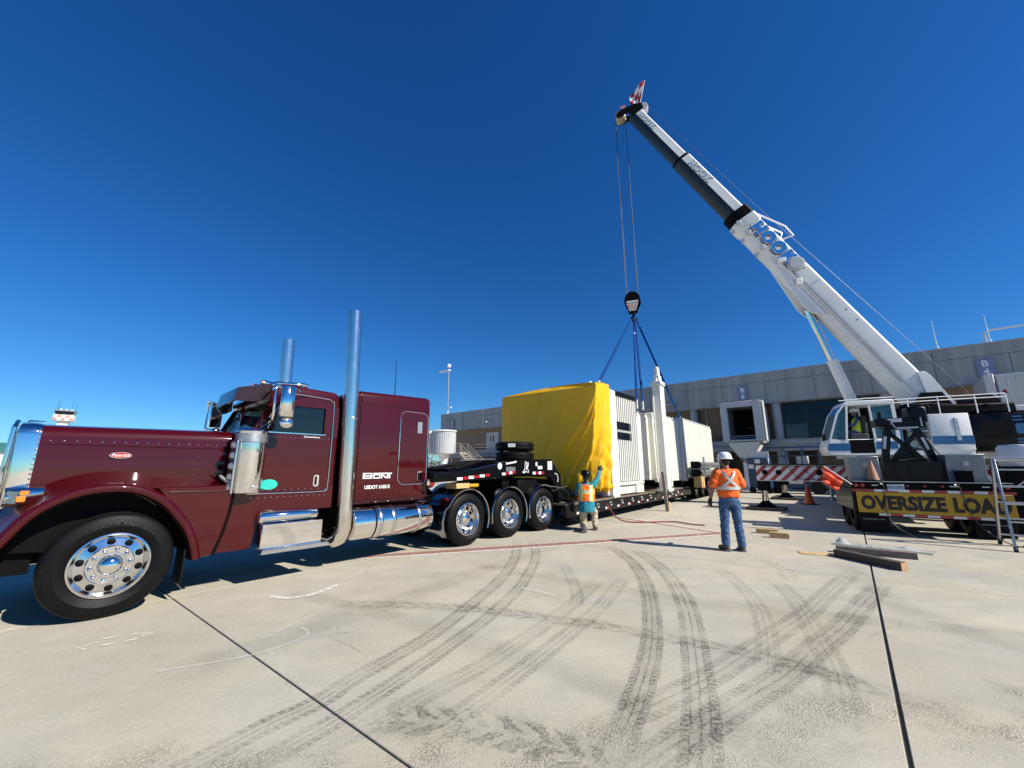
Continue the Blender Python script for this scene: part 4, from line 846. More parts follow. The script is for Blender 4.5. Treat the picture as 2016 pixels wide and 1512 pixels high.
# vertical lift columns
for y, x, sgn in ((-.30, 4.42, 1), (3.3, 5.3, -1)):
    m = MB(); m.box(x - .25, x + .25, y - .17, y + .17, .80, 4.98, .015); lc = m.build('lift_column', 'cream', jb)
    m = MB(); m.box(x - .30, x + .30, y - .22, y + .22, 4.98, 5.16, .02); m.box(x - .16, x + .16, y - .13, y + .13, 5.16, 5.42, .02); m.cyl((x, y, 5.42), (x, y, 5.72), .12, .11, 16); m.ball((x, y, 5.74), (.10, .10, .10), 12, 6); m.cyl((x - .2, y, 5.1), (x - .2, y, 5.3), .05); m.build('column_motor', 'cream', lc)
    m = MB(); m.box(x - .30, x + .30, y - .24, y + .24, .68, .80, .01); m.box(x + .22, x + .38, y - .2, y + .1, .85, 1.5, .01); m.cyl((x - .36, y + .12 * sgn, 1.2), (x - .36, y + .12 * sgn, 4.5), .035); m.build('column_foot', 'cream', lc)
# wheel-drive bogie slung at the outboard end
bg_ = thing('bridge_drive_unit', 'galvanised drive tubes with black gear motors on timber blocks behind the bridge end', 'machine part', BLOC, BZ)
for z in (1.33, 1.72):
    m = MB(); m.cyl((9.3, -.42, z), (13.6, -.42, z), .16, None, 20); m.build('drive_tube', 'galv', bg_)
    m = MB(); m.cyl((8.72, -.42, z), (9.05, -.42, z), .17, None, 14); m.box(8.62, 8.95, -.62, -.24, z - .17, z + .17, .04); m.cyl((9.05, -.42, z), (9.30, -.42, z), .12, .17, 14); m.build('gear_motor', 'satin', bg_)
m = MB(); m.box(9.75, 9.87, -.62, -.56, 1.1, 2.12); m.box(13.2, 13.32, -.62, -.56, 1.0, 2.08); m.build('lashing_bracket', 'galv', bg_)
for x in (9.2, 9.55): 
    m = MB(); m.box(x - .14, x + .14, -.58, -.22, .62, 1.15, .01); m.build('timber_block', 'pine', bg_)
m = MB(); m.box(9.0, 14.2, -.62, .0, .55, .62); m.build('support_tray', 'black', bg_)
# timber prop leaning by the column
pz = thing('timber_prop', 'tall weathered timber post standing against the bridge lift column', 'timber', (M.Translation(BLOC) @ M.Rotation(BZ, 4, 'Z') @ V((3.45, -.62, 0))).to_tuple(), BZ)
m = MB(); m.hexa([(-.06, -.05, 0), (.06, -.05, 0), (.06, .05, 0), (-.06, .05, 0), (.0, .05, 1.45), (.10, .05, 1.45), (.10, .14, 1.45), (.0, .14, 1.45)]); m.build('post', 'greywood', pz)
m = MB(); m.box(.07, .2, -.06, .06, 0, .33, .005); m.build('foot_block', 'pine', pz)

# yellow tarpaulin
def smooth(t): t = max(0, min(1, t)); return t * t * (3 - 2 * t)
tp_mat = mat('yellow_tarpaulin', (.84, .455, .003), .5, 0, .0, .06, 1.2, .12, 9)
tarp = thing('yellow_tarpaulin', 'large yellow tarpaulin wrapped over the cab end of the bridge behind the truck', 'tarpaulin', BLOC, BZ)
def tarp_pt(t, s):
    # t: 0 far side .. 1 near rear edge, s: 0 bottom .. 1 top
    b = 1 - s; cw = 1.55 * smooth(b * 1.05) ** .9
    far = [V((.12, 3.98, 0)), V((-.82, 3.92, 0))]; corner = V((-.82 + .06 * b, cw, 0)); mid = V((-.82 + .42 * b, cw * .30, 0)); near = V((.12, -.04, 0))
    if t < .12: p = far[0].lerp(far[1], t / .12); n = V((0, 1, 0))
    elif t < .58: p = far[1].lerp(corner, (t - .12) / .46); n = V((-1, 0, 0))
    elif t < .80: p = corner.lerp(mid, (t - .58) / .22); n = V((-.7, -.7, 0))
    else: p = mid.lerp(near, (t - .80) / .20); n = V((-.2, -1, 0))
    z = (.98 + .1 * (1 - t)) + (4.22 + .16 * smooth((t - .5) * 2) - (.98 + .1 * (1 - t))) * s
    a = smooth((t - .50) / .12) * (.2 + .8 * b); NZ = mnoise.noise
    u, q = t * 11 + b * 2.2, b * 1.1                      # folds run steeply down from the top corner
    fold = abs(NZ(V((u * 1.0, q * .8, 3.1)))) * 1.5 - .35; fold2 = abs(NZ(V((u * 2.3 + b * 3, q * 1.6, 8.7)))) - .25
    hor = abs(NZ(V((t * 4, b * 7 - t * 5, 1.7)))) - .25
    f = a * (.20 * fold + .09 * fold2) + .10 * a * smooth(b * 2 - .5) * hor
    f += (.05 * NZ(V((t * 7, b * 1.3, 5.))) + .018 * NZ(V((t * 26, b * 4, 2.)))) * (.3 + b) + .02 * NZ(V((t * 30, 0, 9.))) * smooth((s - .85) * 7)
    return p + n * f + V((0, 0, z + .02 * sin(30 * t) * b + .03 * sin(13 * t) * b))
NT, NS = 150, 64; m = MB(); vs = [tarp_pt(i / NT, j / NS) for i in range(NT + 1) for j in range(NS + 1)]
m.add(vs, [(i * (NS + 1) + j, (i + 1) * (NS + 1) + j, (i + 1) * (NS + 1) + j + 1, i * (NS + 1) + j + 1) for i in range(NT) for j in range(NS)]); m.build('drape', tp_mat, tarp, 180)
m = MB(); top = [tarp_pt(i / NT, 1) for i in range(NT + 1)]; c0 = V((-.3, 2.0, 4.36))
rings = [[p.lerp(V((min(p.x + .2, .1), 2.0, 4.40)), q) + V((0, 0, .03 * sin(q * pi) + (.0 if q else .012))) for p in top] for q in (0, .04, .12, .3, .6, 1)]
m.loft(rings, False, False); m.build('top_sheet', tp_mat, tarp, 180)
for tt in (.22, .33, .44): 
    m = MB(); m.loft([[tarp_pt(tt + dt, j / 40) + V((-.006, 0, 0)) for dt in (-.0016, .0016)] for j in range(41)], False, False); m.build('tarp_seam', tp_mat, tarp, 180)
m = MB(); hem = [tarp_pt(i / NT, 0) for i in range(int(NT * .12), NT + 1)]
m.loft([[p, p + V((.06, .06, -.12 + .03 * sin(i * .35)))] for i, p in enumerate(hem)], False, False); m.build('hem', tp_mat, tarp, 180)
m = MB(); m.box(-.6, .1, 1.75, 3.7, .72, 1.0); m.box(-.1, .09, .3, 3.6, 1.0, 4.1); m.box(-.6, -.1, 1.8, 3.6, 1.0, 4.0); m.build('cab_end', 'greywhite', jb)
m = MB(); m.box(-2.2, .6, .2, 2.6, .666, .72, .004); m.build('bearing_mat', 'black', jb)

# ------------------------------------------------------------------ hook block, slings (world space)
HK = V((6.4, 19.6, 0)); hz = 9.35
BM = M.Translation(BLOC) @ M.Rotation(BZ, 4, 'Z')
SCN = V((15.0, 16.1, 0)); SHv = (HK - SCN).normalized(); SZ = atan2(SHv.y, SHv.x)
hook = thing('hook_block', 'dark crane hook block with a red and white striped cheek plate above the bridge', 'hook block', (HK.x, HK.y, hz), SZ)
cheek = [(-.24, .45), (-.40, .75), (-.38, 1.02), (-.26, 1.24), (-.08, 1.34), (.1, 1.34), (.28, 1.24), (.40, 1.02), (.42, .75), (.22, .22), (-.16, .22)]
for y, nm in ((.16, 'near'), (-.20, 'far')):
    m = MB(); m.prism(cheek, 'y', y, y + .045, .01); m.build('cheek_plate', 'satin', hook)
m = MB(); m.lathe([(.0, -.15), (.30, -.15), (.34, -.10), (.30, -.05), (.30, .03), (.34, .07), (.30, .12), (0, .12)], (0, 0, .98), (0, 1, 0), 24); m.build('sheave', 'satin', hook)
m = MB(); m.prism([(-.27, .68), (.31, .68), (.19, .26), (-.14, .26)], 'y', .206, .214); m.build('warning_panel', 'whiteref', hook)
for k in range(3): 
    m = MB(); a = -.20 + k * .17; m.prism([(a, .66), (a + .085, .66), (a + .16 - .03 * k, .30), (a + .075 - .03 * k, .30)], 'y', .215, .220); m.build('warning_stripe', 'pink', hook)
m = MB(); m.box(-.28, .30, .206, .218, .72, .82); m.build('name_plate', 'whiteref', hook)
m = MB(); m.tube(catmull([(0, 0, .25), (0, 0, .05), (.10, 0, -.08), (.02, 0, -.24), (-.12, 0, -.18), (-.14, 0, -.08)], 5), [.07] * 10 + [.06] * 12 + [.03] * 4, 10); m.cyl((0, -.12, .12), (0, .12, .12), .07); m.build('hook', 'satin', hook)
hp = V((HK.x, HK.y, hz - .12))
for k, (loc, lab, top_) in enumerate((((-.30, .12, 4.42), 'blue lifting sling running to the top of the yellow tarpaulin', V((-.12, .05, 0))), ((3.12, .16, 4.22), 'blue lifting sling on the left of the two steep middle ones', V((0, .04, 0))),
                                ((3.66, .12, 4.22), 'blue lifting sling on the right of the two steep middle ones', V((.05, -.03, 0))), ((9.2, .2, 4.12), 'blue lifting sling running down to the right onto the tunnel collar', V((.1, 0, 0))))):
    b = BM @ V(loc); a = hp + top_; m = MB()
    m.beam(a, b, .085, .05, (0.3, -.9, .1)); sl = m.build('lifting_sling', 'sling'); tag(sl, lab, 'sling', 'blue slings below the hook')
    m = MB(); m.tube([b + V((0, 0, .06)), b + V((0, 0, -.30))], .04, 8); m.build('shackle', 'cream', sl)
    if k == 1: m = MB(); m.ball(a.lerp(b, .22), .06, 8, 6); m.build('sling_tag', 'whiteref', sl)

# ------------------------------------------------------------------ mobile crane: carrier
CZ = radians(90 - 39.9); CF = (9.98, 16.15, 0)      # local x = along the carrier away from camera, y = -(to the right)
crane = thing('mobile_crane', 'white telescopic mobile crane with a blue stripe, boom raised over the passenger bridge', 'crane', (15.0, 16.1, 0), SZ)
CL = (M.Translation((15.0, 16.1, 0)) @ M.Rotation(SZ, 4, 'Z')).inverted() @ (M.Translation(CF) @ M.Rotation(CZ, 4, 'Z'))   # carrier frame -> crane frame
def cbuild(mb_, name, m, parent=None, smooth=40):
    me = mb_.mesh(name, smooth)
    me.transform(CL); return obj(name, me, m, parent or crane)
m = MB(); m.box(-1.2, 9.5, -5.2, -2.7, .95, 1.55, .03); m.box(-1.6, -1.2, -5.2, -2.7, .8, 1.6, .03); ch = cbuild(m, 'carrier_chassis', 'satin')
m = MB(); m.box(-1.0, 9.0, -5.25, -4.2, 1.55, 1.72, .02); m.box(-1.0, 9.0, -3.6, -2.65, 1.55, 1.72, .02); cbuild(m, 'carrier_deck', 'greywhite')
m = MB(); m.box(8.0, 10.4, -5.25, -2.65, 1.2, 2.9, .1, 2); cbuild(m, 'driver_cab', 'white')
for x in (.9, 2.6, 4.4, 7.2, 8.9):
    for y, fl in ((-2.68, False), (-5.22, True)):
        # wheel axis along carrier y: outer face towards +y for the left side
        w0 = wheel(crane, 0, 0, 0, 'f', False, 0, 1.15); w0.matrix_local = CL @ at(x, y, .63, M.Rotation(pi if not fl else 0, 4, 'Z') @ M.Diagonal((1.2, 1.2, 1.2, 1)))
# outriggers: beams run across (y), jack at each end
for x, full in ((0, True), (6.36, True)):
    m = MB(); m.box(x - .16, x + .16, -7.9, .12, 1.14, 1.66, .01); cbuild(m, 'outrigger_beam', 'satin')
    for sgn, y0 in ((1, 0.0), (-1, -7.8)):
        m = MB(); m.box(x - .2, x + .2, y0 - .2, y0 + .2, .72, 1.70, .02); jk = cbuild(m, 'outrigger_jack', 'satin')
        m = MB(); m.cyl((x, y0, .2), (x, y0, .75), .11, None, 16); cbuild(m, 'jack_rod', 'chrome', jk)
        m = MB(); m.loft([[V((x + a * q, y0 + b * q, z)) for a, b in ((-1, -1), (1, -1), (1, 1), (-1, 1))] for q, z in ((.34, .10), (.30, .13), (.13, .30), (.10, .34))]); cbuild(m, 'jack_foot', 'satin', jk)
# striped boards on the rear outrigger beam, facing the camera (-x side)
def clip_stripe(y0, y1, z0, z1, off, wd, slant, lean):
    # parallelogram stripe clipped to the board
    poly = []
    h = z1 - z0
    a = off; pts = [(a, z0), (a + wd, z0), (a + wd + lean * h, z1), (a + lean * h, z1)]
    def clip(ps, f, inter):
        out = []
        for i in range(len(ps)):
            p, q = ps[i], ps[(i + 1) % len(ps)]
            if f(p): out.append(p)
            if f(p) != f(q): out.append(inter(p, q))
        return out
    pts = clip(pts, lambda p: p[0] >= y0, lambda p, q: (y0, p[1] + (q[1] - p[1]) * (y0 - p[0]) / (q[0] - p[0])))
    if len(pts) < 3: return None
    pts = clip(pts, lambda p: p[0] <= y1, lambda p, q: (y1, p[1] + (q[1] - p[1]) * (y1 - p[0]) / (q[0] - p[0])))
    return pts if len(pts) >= 3 else None
for (ya, yb, lean) in ((-3.4, .18, -1.0), (-7.9, -4.4, 1.0)):
    z0, z1 = 1.10, 1.70
    m = MB(); m.box(-.215, -.18, ya, yb, z0, z1); bd = cbuild(m, 'warning_board', 'whiteref')
    for k in range(-3, 18):
        pl = clip_stripe(ya, yb, z0 + .02, z1 - .02, ya - .6 + k * .36, .17, 0, lean)
        if pl:
            m = MB(); m.prism(pl, 'x', -.221, -.214); cbuild(m, 'warning_stripe', 'redref', bd, 0)
    for y in (yb - .30, yb - .75, yb - 2.0): m = MB(); m.cyl((-.222, y, 1.42), (-.226, y, 1.42), .10, None, 16); cbuild(m, 'board_hole', 'satin', bd)
    
    m = MB(); m.tube([(-.26, ya, 1.72), (-.26, yb, 1.72)], .02, 6); m.tube([(-.26, ya + .3, 1.66), (-.26, yb - .2, 1.66)], .012, 6); m.tube([(-.3, yb - 1.1, 1.62), (-.3, yb - 1.35, 1.2), (-.3, yb - 2.5, 1.15)], .012, 6); m.tube([(-.3, yb - 1.5, 1.62), (-.3, yb - 1.85, 1.15)], .012, 6); m.tube([(-.3, yb - 1.9, 1.8), (-.32, yb - 2.25, 1.1)], .025, 6); cbuild(m, 'board_rail', 'satin', bd)
# timber mats below the jacks, each its own thing
for k, (x, y, lab) in enumerate(((0, 0, 'timber mat under the nearer left outrigger foot of the crane'), (6.36, 0, 'timber mat under the far left outrigger foot of the crane'), (0, -7.8, 'timber mat under the right outrigger foot of the crane'))):
    t = thing('outrigger_mat', lab, 'timber mat', (M.Translation(CF) @ M.Rotation(CZ, 4, 'Z') @ V((x, y, 0))).to_tuple(), CZ, 'timber mats under the crane feet')
    for q in range(3): m = MB(); m.box(-.6 + q * .4, -.21 + q * .4, -.62, .62, 0, .10, .008); m.build('plank', 'oldwood', t)

# ------------------------------------------------------------------ crane superstructure (local x = boom heading, y = left, z up)
m = MB(); m.lathe([(.0, 1.70), (.95, 1.70), (.95, 1.95), (.0, 1.95)], (0, 0, 0), (0, 0, 1), 40); m.build('slew_ring', 'satin', crane)
m = MB(); m.box(-3.3, 1.3, -1.1, 1.1, 1.95, 2.3, .03); m.build('turntable', 'greywhite', crane)
for y in (-.64, .52): m = MB(); m.prism([(-2.3, 2.3), (-.4, 2.3), (-.7, 3.6), (-1.2, 4.45), (-1.8, 4.45), (-2.2, 3.6)], 'y', y, y + .12, .01); m.build('boom_cheek', 'satin', crane)
m = MB(); m.box(-3.3, -.2, .65, 1.35, 3.52, 3.86, .05); m.box(-1.0, -.3, .9, 1.4, 3.5, 3.95, .04); m.cyl((-2.9, .9, 3.75), (-1.1, 1.0, 3.95), .06); m.cyl((-2.4, .6, 3.9), (-2.4, 1.3, 3.9), .16); m.box(.02, .45, .3, 1.3, 2.3, 3.75, .04); m.build('hydraulic_pack', 'satin', crane)
# cab shell
CP = [(.50, 2.05), (2.52, 2.05), (2.60, 2.30), (2.40, 2.75), (2.12, 3.62), (1.92, 3.92), (1.60, 3.97), (.45, 3.97)]
ya, yb = 1.42, 2.42
m = MB(); m.prism([(.50, 2.05), (2.50, 2.05), (2.58, 2.30), (2.46, 2.62), (.50, 2.62)], 'y', ya, yb, .02); ccab = m.build('operator_cab', 'white', crane)
m = MB(); m.prism([(.42, 3.86), (1.95, 3.86), (1.85, 3.99), (1.60, 4.02), (.42, 4.02)], 'y', ya - .02, yb + .02, .02); m.build('cab_roof', 'white', ccab)
m = MB()
for y in (ya, yb - .05):
    m = MB(); m.beam((2.46, y + .025, 2.60), (2.13, y + .025, 3.55), .05, .09, (0, 1, 0)); m.beam((2.13, y + .025, 3.55), (1.88, y + .025, 3.9), .05, .09, (0, 1, 0))
    m.beam((1.96, y + .02, 2.60), (1.80, y + .02, 3.88), .06, .10, (0, 1, 0)); m.beam((1.12, y + .02, 2.6), (1.14, y + .02, 3.88), .05, .08, (0, 1, 0)); m.box(.42, .52, y, y + .05, 2.6, 3.9); m.build('cab_pillars', 'white', ccab)
m = MB(); m.prism([(.52, 2.26), (1.15, 2.26), (1.12, 2.52), (.52, 2.52)], 'y', yb + .002, yb + .01); m.prism([(1.9, 2.20), (2.56, 2.22), (2.585, 2.32), (2.52, 2.48), (1.88, 2.48)], 'y', yb + .002, yb + .01); m.build('blue_stripe', 'blue', ccab)
m = MB(); m.box(.52, 1.95, ya + .03, ya + .05, 2.62, 3.86); m.box(1.18, 1.9, yb - .02, yb + .004, 2.12, 2.60); m.build('cab_lining', 'satin', ccab)
m = MB(); m.prism([(.54, 2.66), (1.10, 2.66), (1.12, 3.60), (1.02, 3.80), (.54, 3.82)], 'y', yb - .03, yb - .02); m.build('side_window', 'gc', ccab, 0)
m = MB(); m.prism([(2.00, 2.66), (2.42, 2.66), (2.12, 3.52), (1.86, 3.82)], 'y', yb - .03, yb - .02); m.build('side_window', 'gc', ccab, 0)
m = MB(); m.loft([[V((a, y, z)) for y in (ya + .05, yb - .05)] for a, z in ((2.47, 2.62), (2.13, 3.56), (1.92, 3.86))], False, False); m.build('front_window', 'gc', ccab, 0)
m = MB(); m.beam((2.62, yb - .05, 2.75), (2.75, yb + .2, 2.80), .03, .03); m.box(2.66, 2.74, yb + .1, yb + .32, 2.60, 2.80, .02); m.build('cab_mirror', 'satin', ccab)
m = MB(); m.tube([(2.0, yb - .03, 4.05), (1.2, yb - .03, 4.10), (.4, yb - .03, 4.10)], .02, 6); m.build('cab_rail', 'white', ccab)
m = MB(); m.box(1.2, 1.75, 1.6, 2.2, 2.62, 2.85, .04); m.box(1.2, 1.32, 1.6, 2.2, 2.85, 3.5, .04); m.build('operator_seat', 'seat', ccab)
# engine housing
m = MB(); m.box(-1.92, -.82, .7, 1.55, 2.20, 3.52, .03, 2); eh = m.build('engine_housing', 'white', crane)
m = MB(); m.box(-1.93, -.81, 1.552, 1.558, 2.42, 2.72); m.build('blue_stripe', 'blue', eh)
m = MB(); m.box(-1.60, -1.48, 1.552, 1.57, 2.55, 3.35, .01); m.build('handle_recess', 'galv', eh)
m = MB(); m.box(-1.9, 1.0, 1.2, 1.5, 2.05, 2.22, .02); m.build('side_sill', 'white', crane)
for k in range(4): m = MB(); m.box(-.78, -.40, 1.05, 1.5, 2.30 + k * .30, 2.34 + k * .30); m.build('access_step', 'galv', crane)
m = MB(); m.box(-.80, -.38, .95, 1.05, 2.2, 3.5); m.build('step_riser', 'galv', crane)
m = MB(); m.box(.0, .48, .8, 1.6, 2.05, 3.3, .02); m.build('cab_link_panel', 'blue', crane)
m = MB(); m.box(-4.6, -2.0, -1.4, 1.45, 2.15, 3.50, .06, 2); cwt = m.build('counterweight', 'black', crane)
m = MB(); m.box(-3.0, -2.2, 1.452, 1.46, 2.6, 3.2); m.build('radiator_grille', 'satin', cwt)
m = MB(); m.prism(rrect(-3.35, -3.08, 2.75, 3.1, .06), 'y', 1.451, 1.456); m.build('blue_logo', 'blue', cwt)
for z in (3.2, 3.32, 2.55, 2.45): m = MB(); m.box(-3.3, -3.05, 1.451, 1.456, z, z + .05); m.build('logo_bar', 'blue', cwt)
m = MB(); m.box(-4.4, -2.1, .3, 1.3, 3.55, 3.75, .02); m.build('winch_cover', 'greywhite', crane)
m = MB(); m.lathe([(.0, -.5), (.42, -.5), (.42, -.45), (.30, -.44), (.30, .44), (.42, .45), (.42, .5), (0, .5)], (-3.0, 0, 3.9), (0, 1, 0), 24); m.build('winch_drum', 'satin', crane)
m = MB()
for z in (4.02, 4.14): m.tube([(.15, 1.5, z - .03), (-1.2, 1.5, z), (-3.0, 1.5, z + .02)], .02, 6)
for x in (.15, -.35, -1.2, -2.2, -3.0): m.tube([(x, 1.5, 3.5), (x, 1.5, 4.14)], .018, 6)
m.build('hand_rail', 'white', crane)
m = MB(); m.lathe([(0, 0), (.06, 0), (.06, .1), (.03, .14), (0, .15)], (-3.05, 1.45, 4.16), (0, 0, 1), 12); m.build('beacon', 'redlens', crane)
# boom
EL = radians(60.3); PB = V((-1.45, 0, 4.20)); e = V((cos(EL), 0, sin(EL))); nb = V((-sin(EL), 0, cos(EL)))
def bpt(s, l, n): return PB + e * s + V((0, l, 0)) + nb * n
def boom_sec(s0, s1, W, H, zoff=0, half=None):
    # trapezoid top, rounded U below (n from -H*.55 to H*.45)
    top = [(-W / 2, -.05 * H), (-W / 2, .36 * H), (-W * .40, .45 * H), (W * .40, .45 * H), (W / 2, .36 * H), (W / 2, -.05 * H)]
    low = [(W / 2 * cos(t), -.05 * H - .50 * H * sin(t)) for t in [pi * k / 12 for k in range(13)]]
    if half == 'top': pts = top
    elif half == 'low': pts = [(a, b) for a, b in low]
    else: pts = top + low[1:-1]
    return [[bpt(s, a, b + zoff) for a, b in pts] for s in (s0, s1)]
secs = [(-.2, 11.0, .92, 1.12, 'base'), (11.0, 15.55, .74, .92, 'mid'), (15.55, 20.0, .62, .80, 'tip')]
boom = MB(); r0, r1 = boom_sec(.0, 10.9, .92, 1.12); boom.loft([r0, r1]); boom = boom.build('boom_base', 'white', crane, 25)
for s0, s1, W, H, nm in secs[1:]:
    r0, r1 = boom_sec(s0, s1, W, H, half='top'); m = MB(); m.loft([r0, r1]); bs = m.build('boom_section', 'white', crane, 25)
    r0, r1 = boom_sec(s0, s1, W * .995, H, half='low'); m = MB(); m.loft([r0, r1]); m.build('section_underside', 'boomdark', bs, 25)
    r0, r1 = boom_sec(s0 - .10, s0 + .16, W + .10, H + .10); m = MB(); m.loft([r0, r1]); m.build('section_collar', 'satin', bs, 25)
r0, r1 = boom_sec(10.65, 11.25, .98, 1.16); m = MB(); m.loft([r0, r1]); m.build('boom_collar', 'satin', crane, 25)
r0, r1 = boom_sec(10.2, 10.70, 1.0, 1.22); m = MB(); m.loft([r0, r1]); m.build('base_collar', 'white', crane, 25)
m = MB()
for s in (10.6, 9.9, 8.9): 
    p = bpt(s, .44, -.34); m.box(p.x - .10, p.x + .10, p.y - .06, p.y + .08, p.z - .12, p.z + .12, .02)
    p = bpt(s, .18, -.62); m.cyl(p, p + V((.02, .03, -.22)), .05)
m.build('boom_fittings', 'greywhite', crane)
# lower seam and side plate
m = MB(); m.beam(bpt(.5, .462, -.17), bpt(7.4, .462, -.17), .012, .02, (0, 1, 0)); m.build('boom_seam', 'galv', boom)
for s_ in (1.2, 2.6, 4.0, 5.4): m = MB(); m.beam(bpt(s_, .463, -.12), bpt(s_, .463, -.22), .012, .03, (0, 1, 0)); m.build('seam_clip', 'galv', boom)
for s_ in (3.9, 4.5, 7.0): m = MB(); m.cyl(bpt(s_, .455, .24), bpt(s_, .47, .24), .03, None, 10); m.build('boom_bolt', 'satin', boom)
m = MB(); m.beam(bpt(6.2, .463, .40), bpt(6.2, .463, -.1), .015, .02, (0, 1, 0)); m.build('boom_seam', 'galv', boom)
m = MB(); m.tube([bpt(10.4, .47, -.06), bpt(8.2, .48, -.14), bpt(5.5, .475, -.26), bpt(1.0, .475, -.24)], .012, 6); m.build('boom_cable', 'hose', boom)
# luffing bracket, cylinder
m = MB()
for y in (-.42, .30):
    a = [bpt(8.3, 0, -.42), bpt(4.7, 0, -.42), bpt(5.15, 0, -.76), bpt(5.65, 0, -.82)]
    m.prism([(p.x, p.z) for p in a], 'y', y, y + .12)
m.build('luffing_bracket', 'white', boom)
ct, cb, cm = V((1.78, 0, 8.55)), V((.55, 0, 3.3)), V((1.22, 0, 6.15))
m = MB(); m.cyl(ct, cm, .15, None, 24); m.cyl(ct + V((0, -.3, 0)), ct + V((0, .3, 0)), .12, None, 16); m.build('cylinder_rod', 'chrome', crane)
m = MB(); m.cyl(cm + (cm - cb).normalized() * .0, cb, .205, None, 28); m.lathe([(.205, 0), (.225, .01), (.225, .12), (.205, .13)], cm - (cm - cb).normalized() * .13, (cm - cb), 28); lcy = m.build('luffing_cylinder', 'white', crane)
m = MB(); m.tube(catmull([cm.lerp(cb, .62) + V((0, .22, 0)), cm.lerp(cb, .68) + V((-.12, .27, 0)), cm.lerp(cb, .74) + V((-.05, .25, 0)), cm.lerp(cb, .85) + V((-.1, .25, 0))], 5), .03, 8); m.tube([cm + V((-.1, .23, 0)), cb.lerp(cm, .3) + V((-.1, .23, 0))], .025, 8); m.build('cylinder_hose', 'white', lcy)
# side cable drum, foot plate, top mast brace
m = MB(); c = bpt(7.35, .46, .10); m.lathe([(.0, .20), (.26, .20), (.27, .19), (.27, .14), (.34, .13), (.345, .0)], c, (0, 1, 0), 32); m.build('cable_drum', 'greywhite', boom, 30)
m = MB(); c = bpt(7.85, .46, -.20); m.box(c.x - .16, c.x + .16, c.y, c.y + .14, c.z - .10, c.z + .10, .02); m.build('boom_box', 'white', boom); m = MB(); c = bpt(6.6, .44, -.30); m.box(c.x - .12, c.x + .12, c.y, c.y + .1, c.z - .16, c.z + .16, .02); m.build('boom_box', 'white', boom)
m = MB(); a = [bpt(1.05, 0, .36), bpt(.95, 0, .56), bpt(.75, 0, .60), bpt(-.7, 0, .50), bpt(-.7, 0, -.3)]; m.prism([(p.x, p.z) for p in a], 'y', .46, .56, .015); m.build('foot_plate', 'white', boom)
m = MB(); m.tube([bpt(10.6, .3, .55), bpt(9.2, .3, 1.02), bpt(8.6, .3, .98), bpt(8.75, .3, .5)], .035, 6); m.tube([bpt(10.6, -.3, .55), bpt(9.2, -.3, 1.02), bpt(8.75, -.3, .5)], .035, 6); m.build('rope_guide', 'white', boom)
# boom head
m = MB()
for y in (-.36, .28): m.prism([(p.x, p.z) for p in (bpt(19.85, 0, .46), bpt(20.2, 0, .55), bpt(20.45, 0, .25), bpt(20.72, 0, -.50), bpt(20.66, 0, -.82), bpt(20.42, 0, -.80), bpt(20.25, 0, -.30), bpt(19.85, 0, -.20))], 'y', y, y + .08, .01)
m.box(*[v for pr in zip(bpt(20.2, -.3, .4), bpt(20.3, .3, .5)) for v in sorted(pr)]); bh = m.build('boom_head', 'satin', crane)
m = MB(); m.lathe([(.0, -.25), (.27, -.25), (.30, -.2), (.25, -.12), (.30, -.04), (.25, .04), (.30, .12), (.25, .19), (.28, .25), (0, .25)], bpt(20.6, 0, -.62), (0, 1, 0), 24); m.build('head_sheave', mat('sheave_brass', (.42, .36, .22), .4, .7), bh)
m = MB(); m.lathe([(.0, -.2), (.26, -.2), (.28, .0), (.26, .2), (0, .2)], bpt(20.05, 0, .55), (0, 1, 0), 24); m.build('head_sheave', 'greywhite', bh)
m = MB(); c = bpt(20.75, .365, -.3); m.box(c.x - .13, c.x + .13, c.y, c.y + .01, c.z - .1, c.z + .1); m.build('warning_patch', 'pink', bh)
# hoist ropes
hw_ = (M.Translation((15, 16.1, 0)) @ M.Rotation(SZ, 4, 'Z')).inverted() @ V((HK.x, HK.y, hz))
sh = bpt(20.6, 0, -.62)
for dx, dy, t0 in ((-.30, .10, -.28), (-.27, -.06, -.26), (.30, .10, .28), (.27, -.06, .26)):
    m = MB(); m.cyl((sh.x + t0, dy, sh.z), (hw_.x + dx, hw_.y + dy, hz + 1.0), .014, None, 6); m.build('hoist_rope', 'rope', crane)
m = MB(); m.cyl(bpt(20.05, .0, .83), bpt(10.2, .05, .95), .007, None, 6); m.cyl(bpt(10.2, .05, .95), V((-3.0, 0, 4.2)), .008, None, 6); m.build('hoist_rope', 'rope', crane)
m = MB(); m.cyl((sh.x - .28, .1, sh.z), (sh.x - .0, .1, sh.z - 2.0), .008, None, 5); m.build('limit_line', 'rope', crane)
# HOOK lettering along the boom (reads from tip to foot, upright to boom top)
tm = M((tuple((-e).to_4d())[:3] , (0, 0, 0), (0, 0, 0))) if False else None
def boom_text(s, size, sc, l, n, mname, ext, bold, xs, sp=1.0):
    ex, ey = -e, nb; ez = ex.cross(ey); o_ = bpt(sc, l, n)
    mt = M(((ex.x, ey.x, ez.x, o_.x), (ex.y, ey.y, ez.y, o_.y), (ex.z, ey.z, ez.z, o_.z), (0, 0, 0, 1)))
    return text(s, size, mname, crane, mt, 'boom_lettering', ext, bold, 0, xs, 'CENTER', sp)
boom_text('HOOK', .74, 8.80, .462, .06, 'signblack', .002, .085, 1.0, 1.22)
boom_text('HOOK', .74, 8.84, .464, .09, 'lettwhite', .004, .072, 1.0, 1.22)
boom_text('HOOK', .74, 8.84, .468, .09, 'hookblue', .006, .052, 1.0, 1.22)
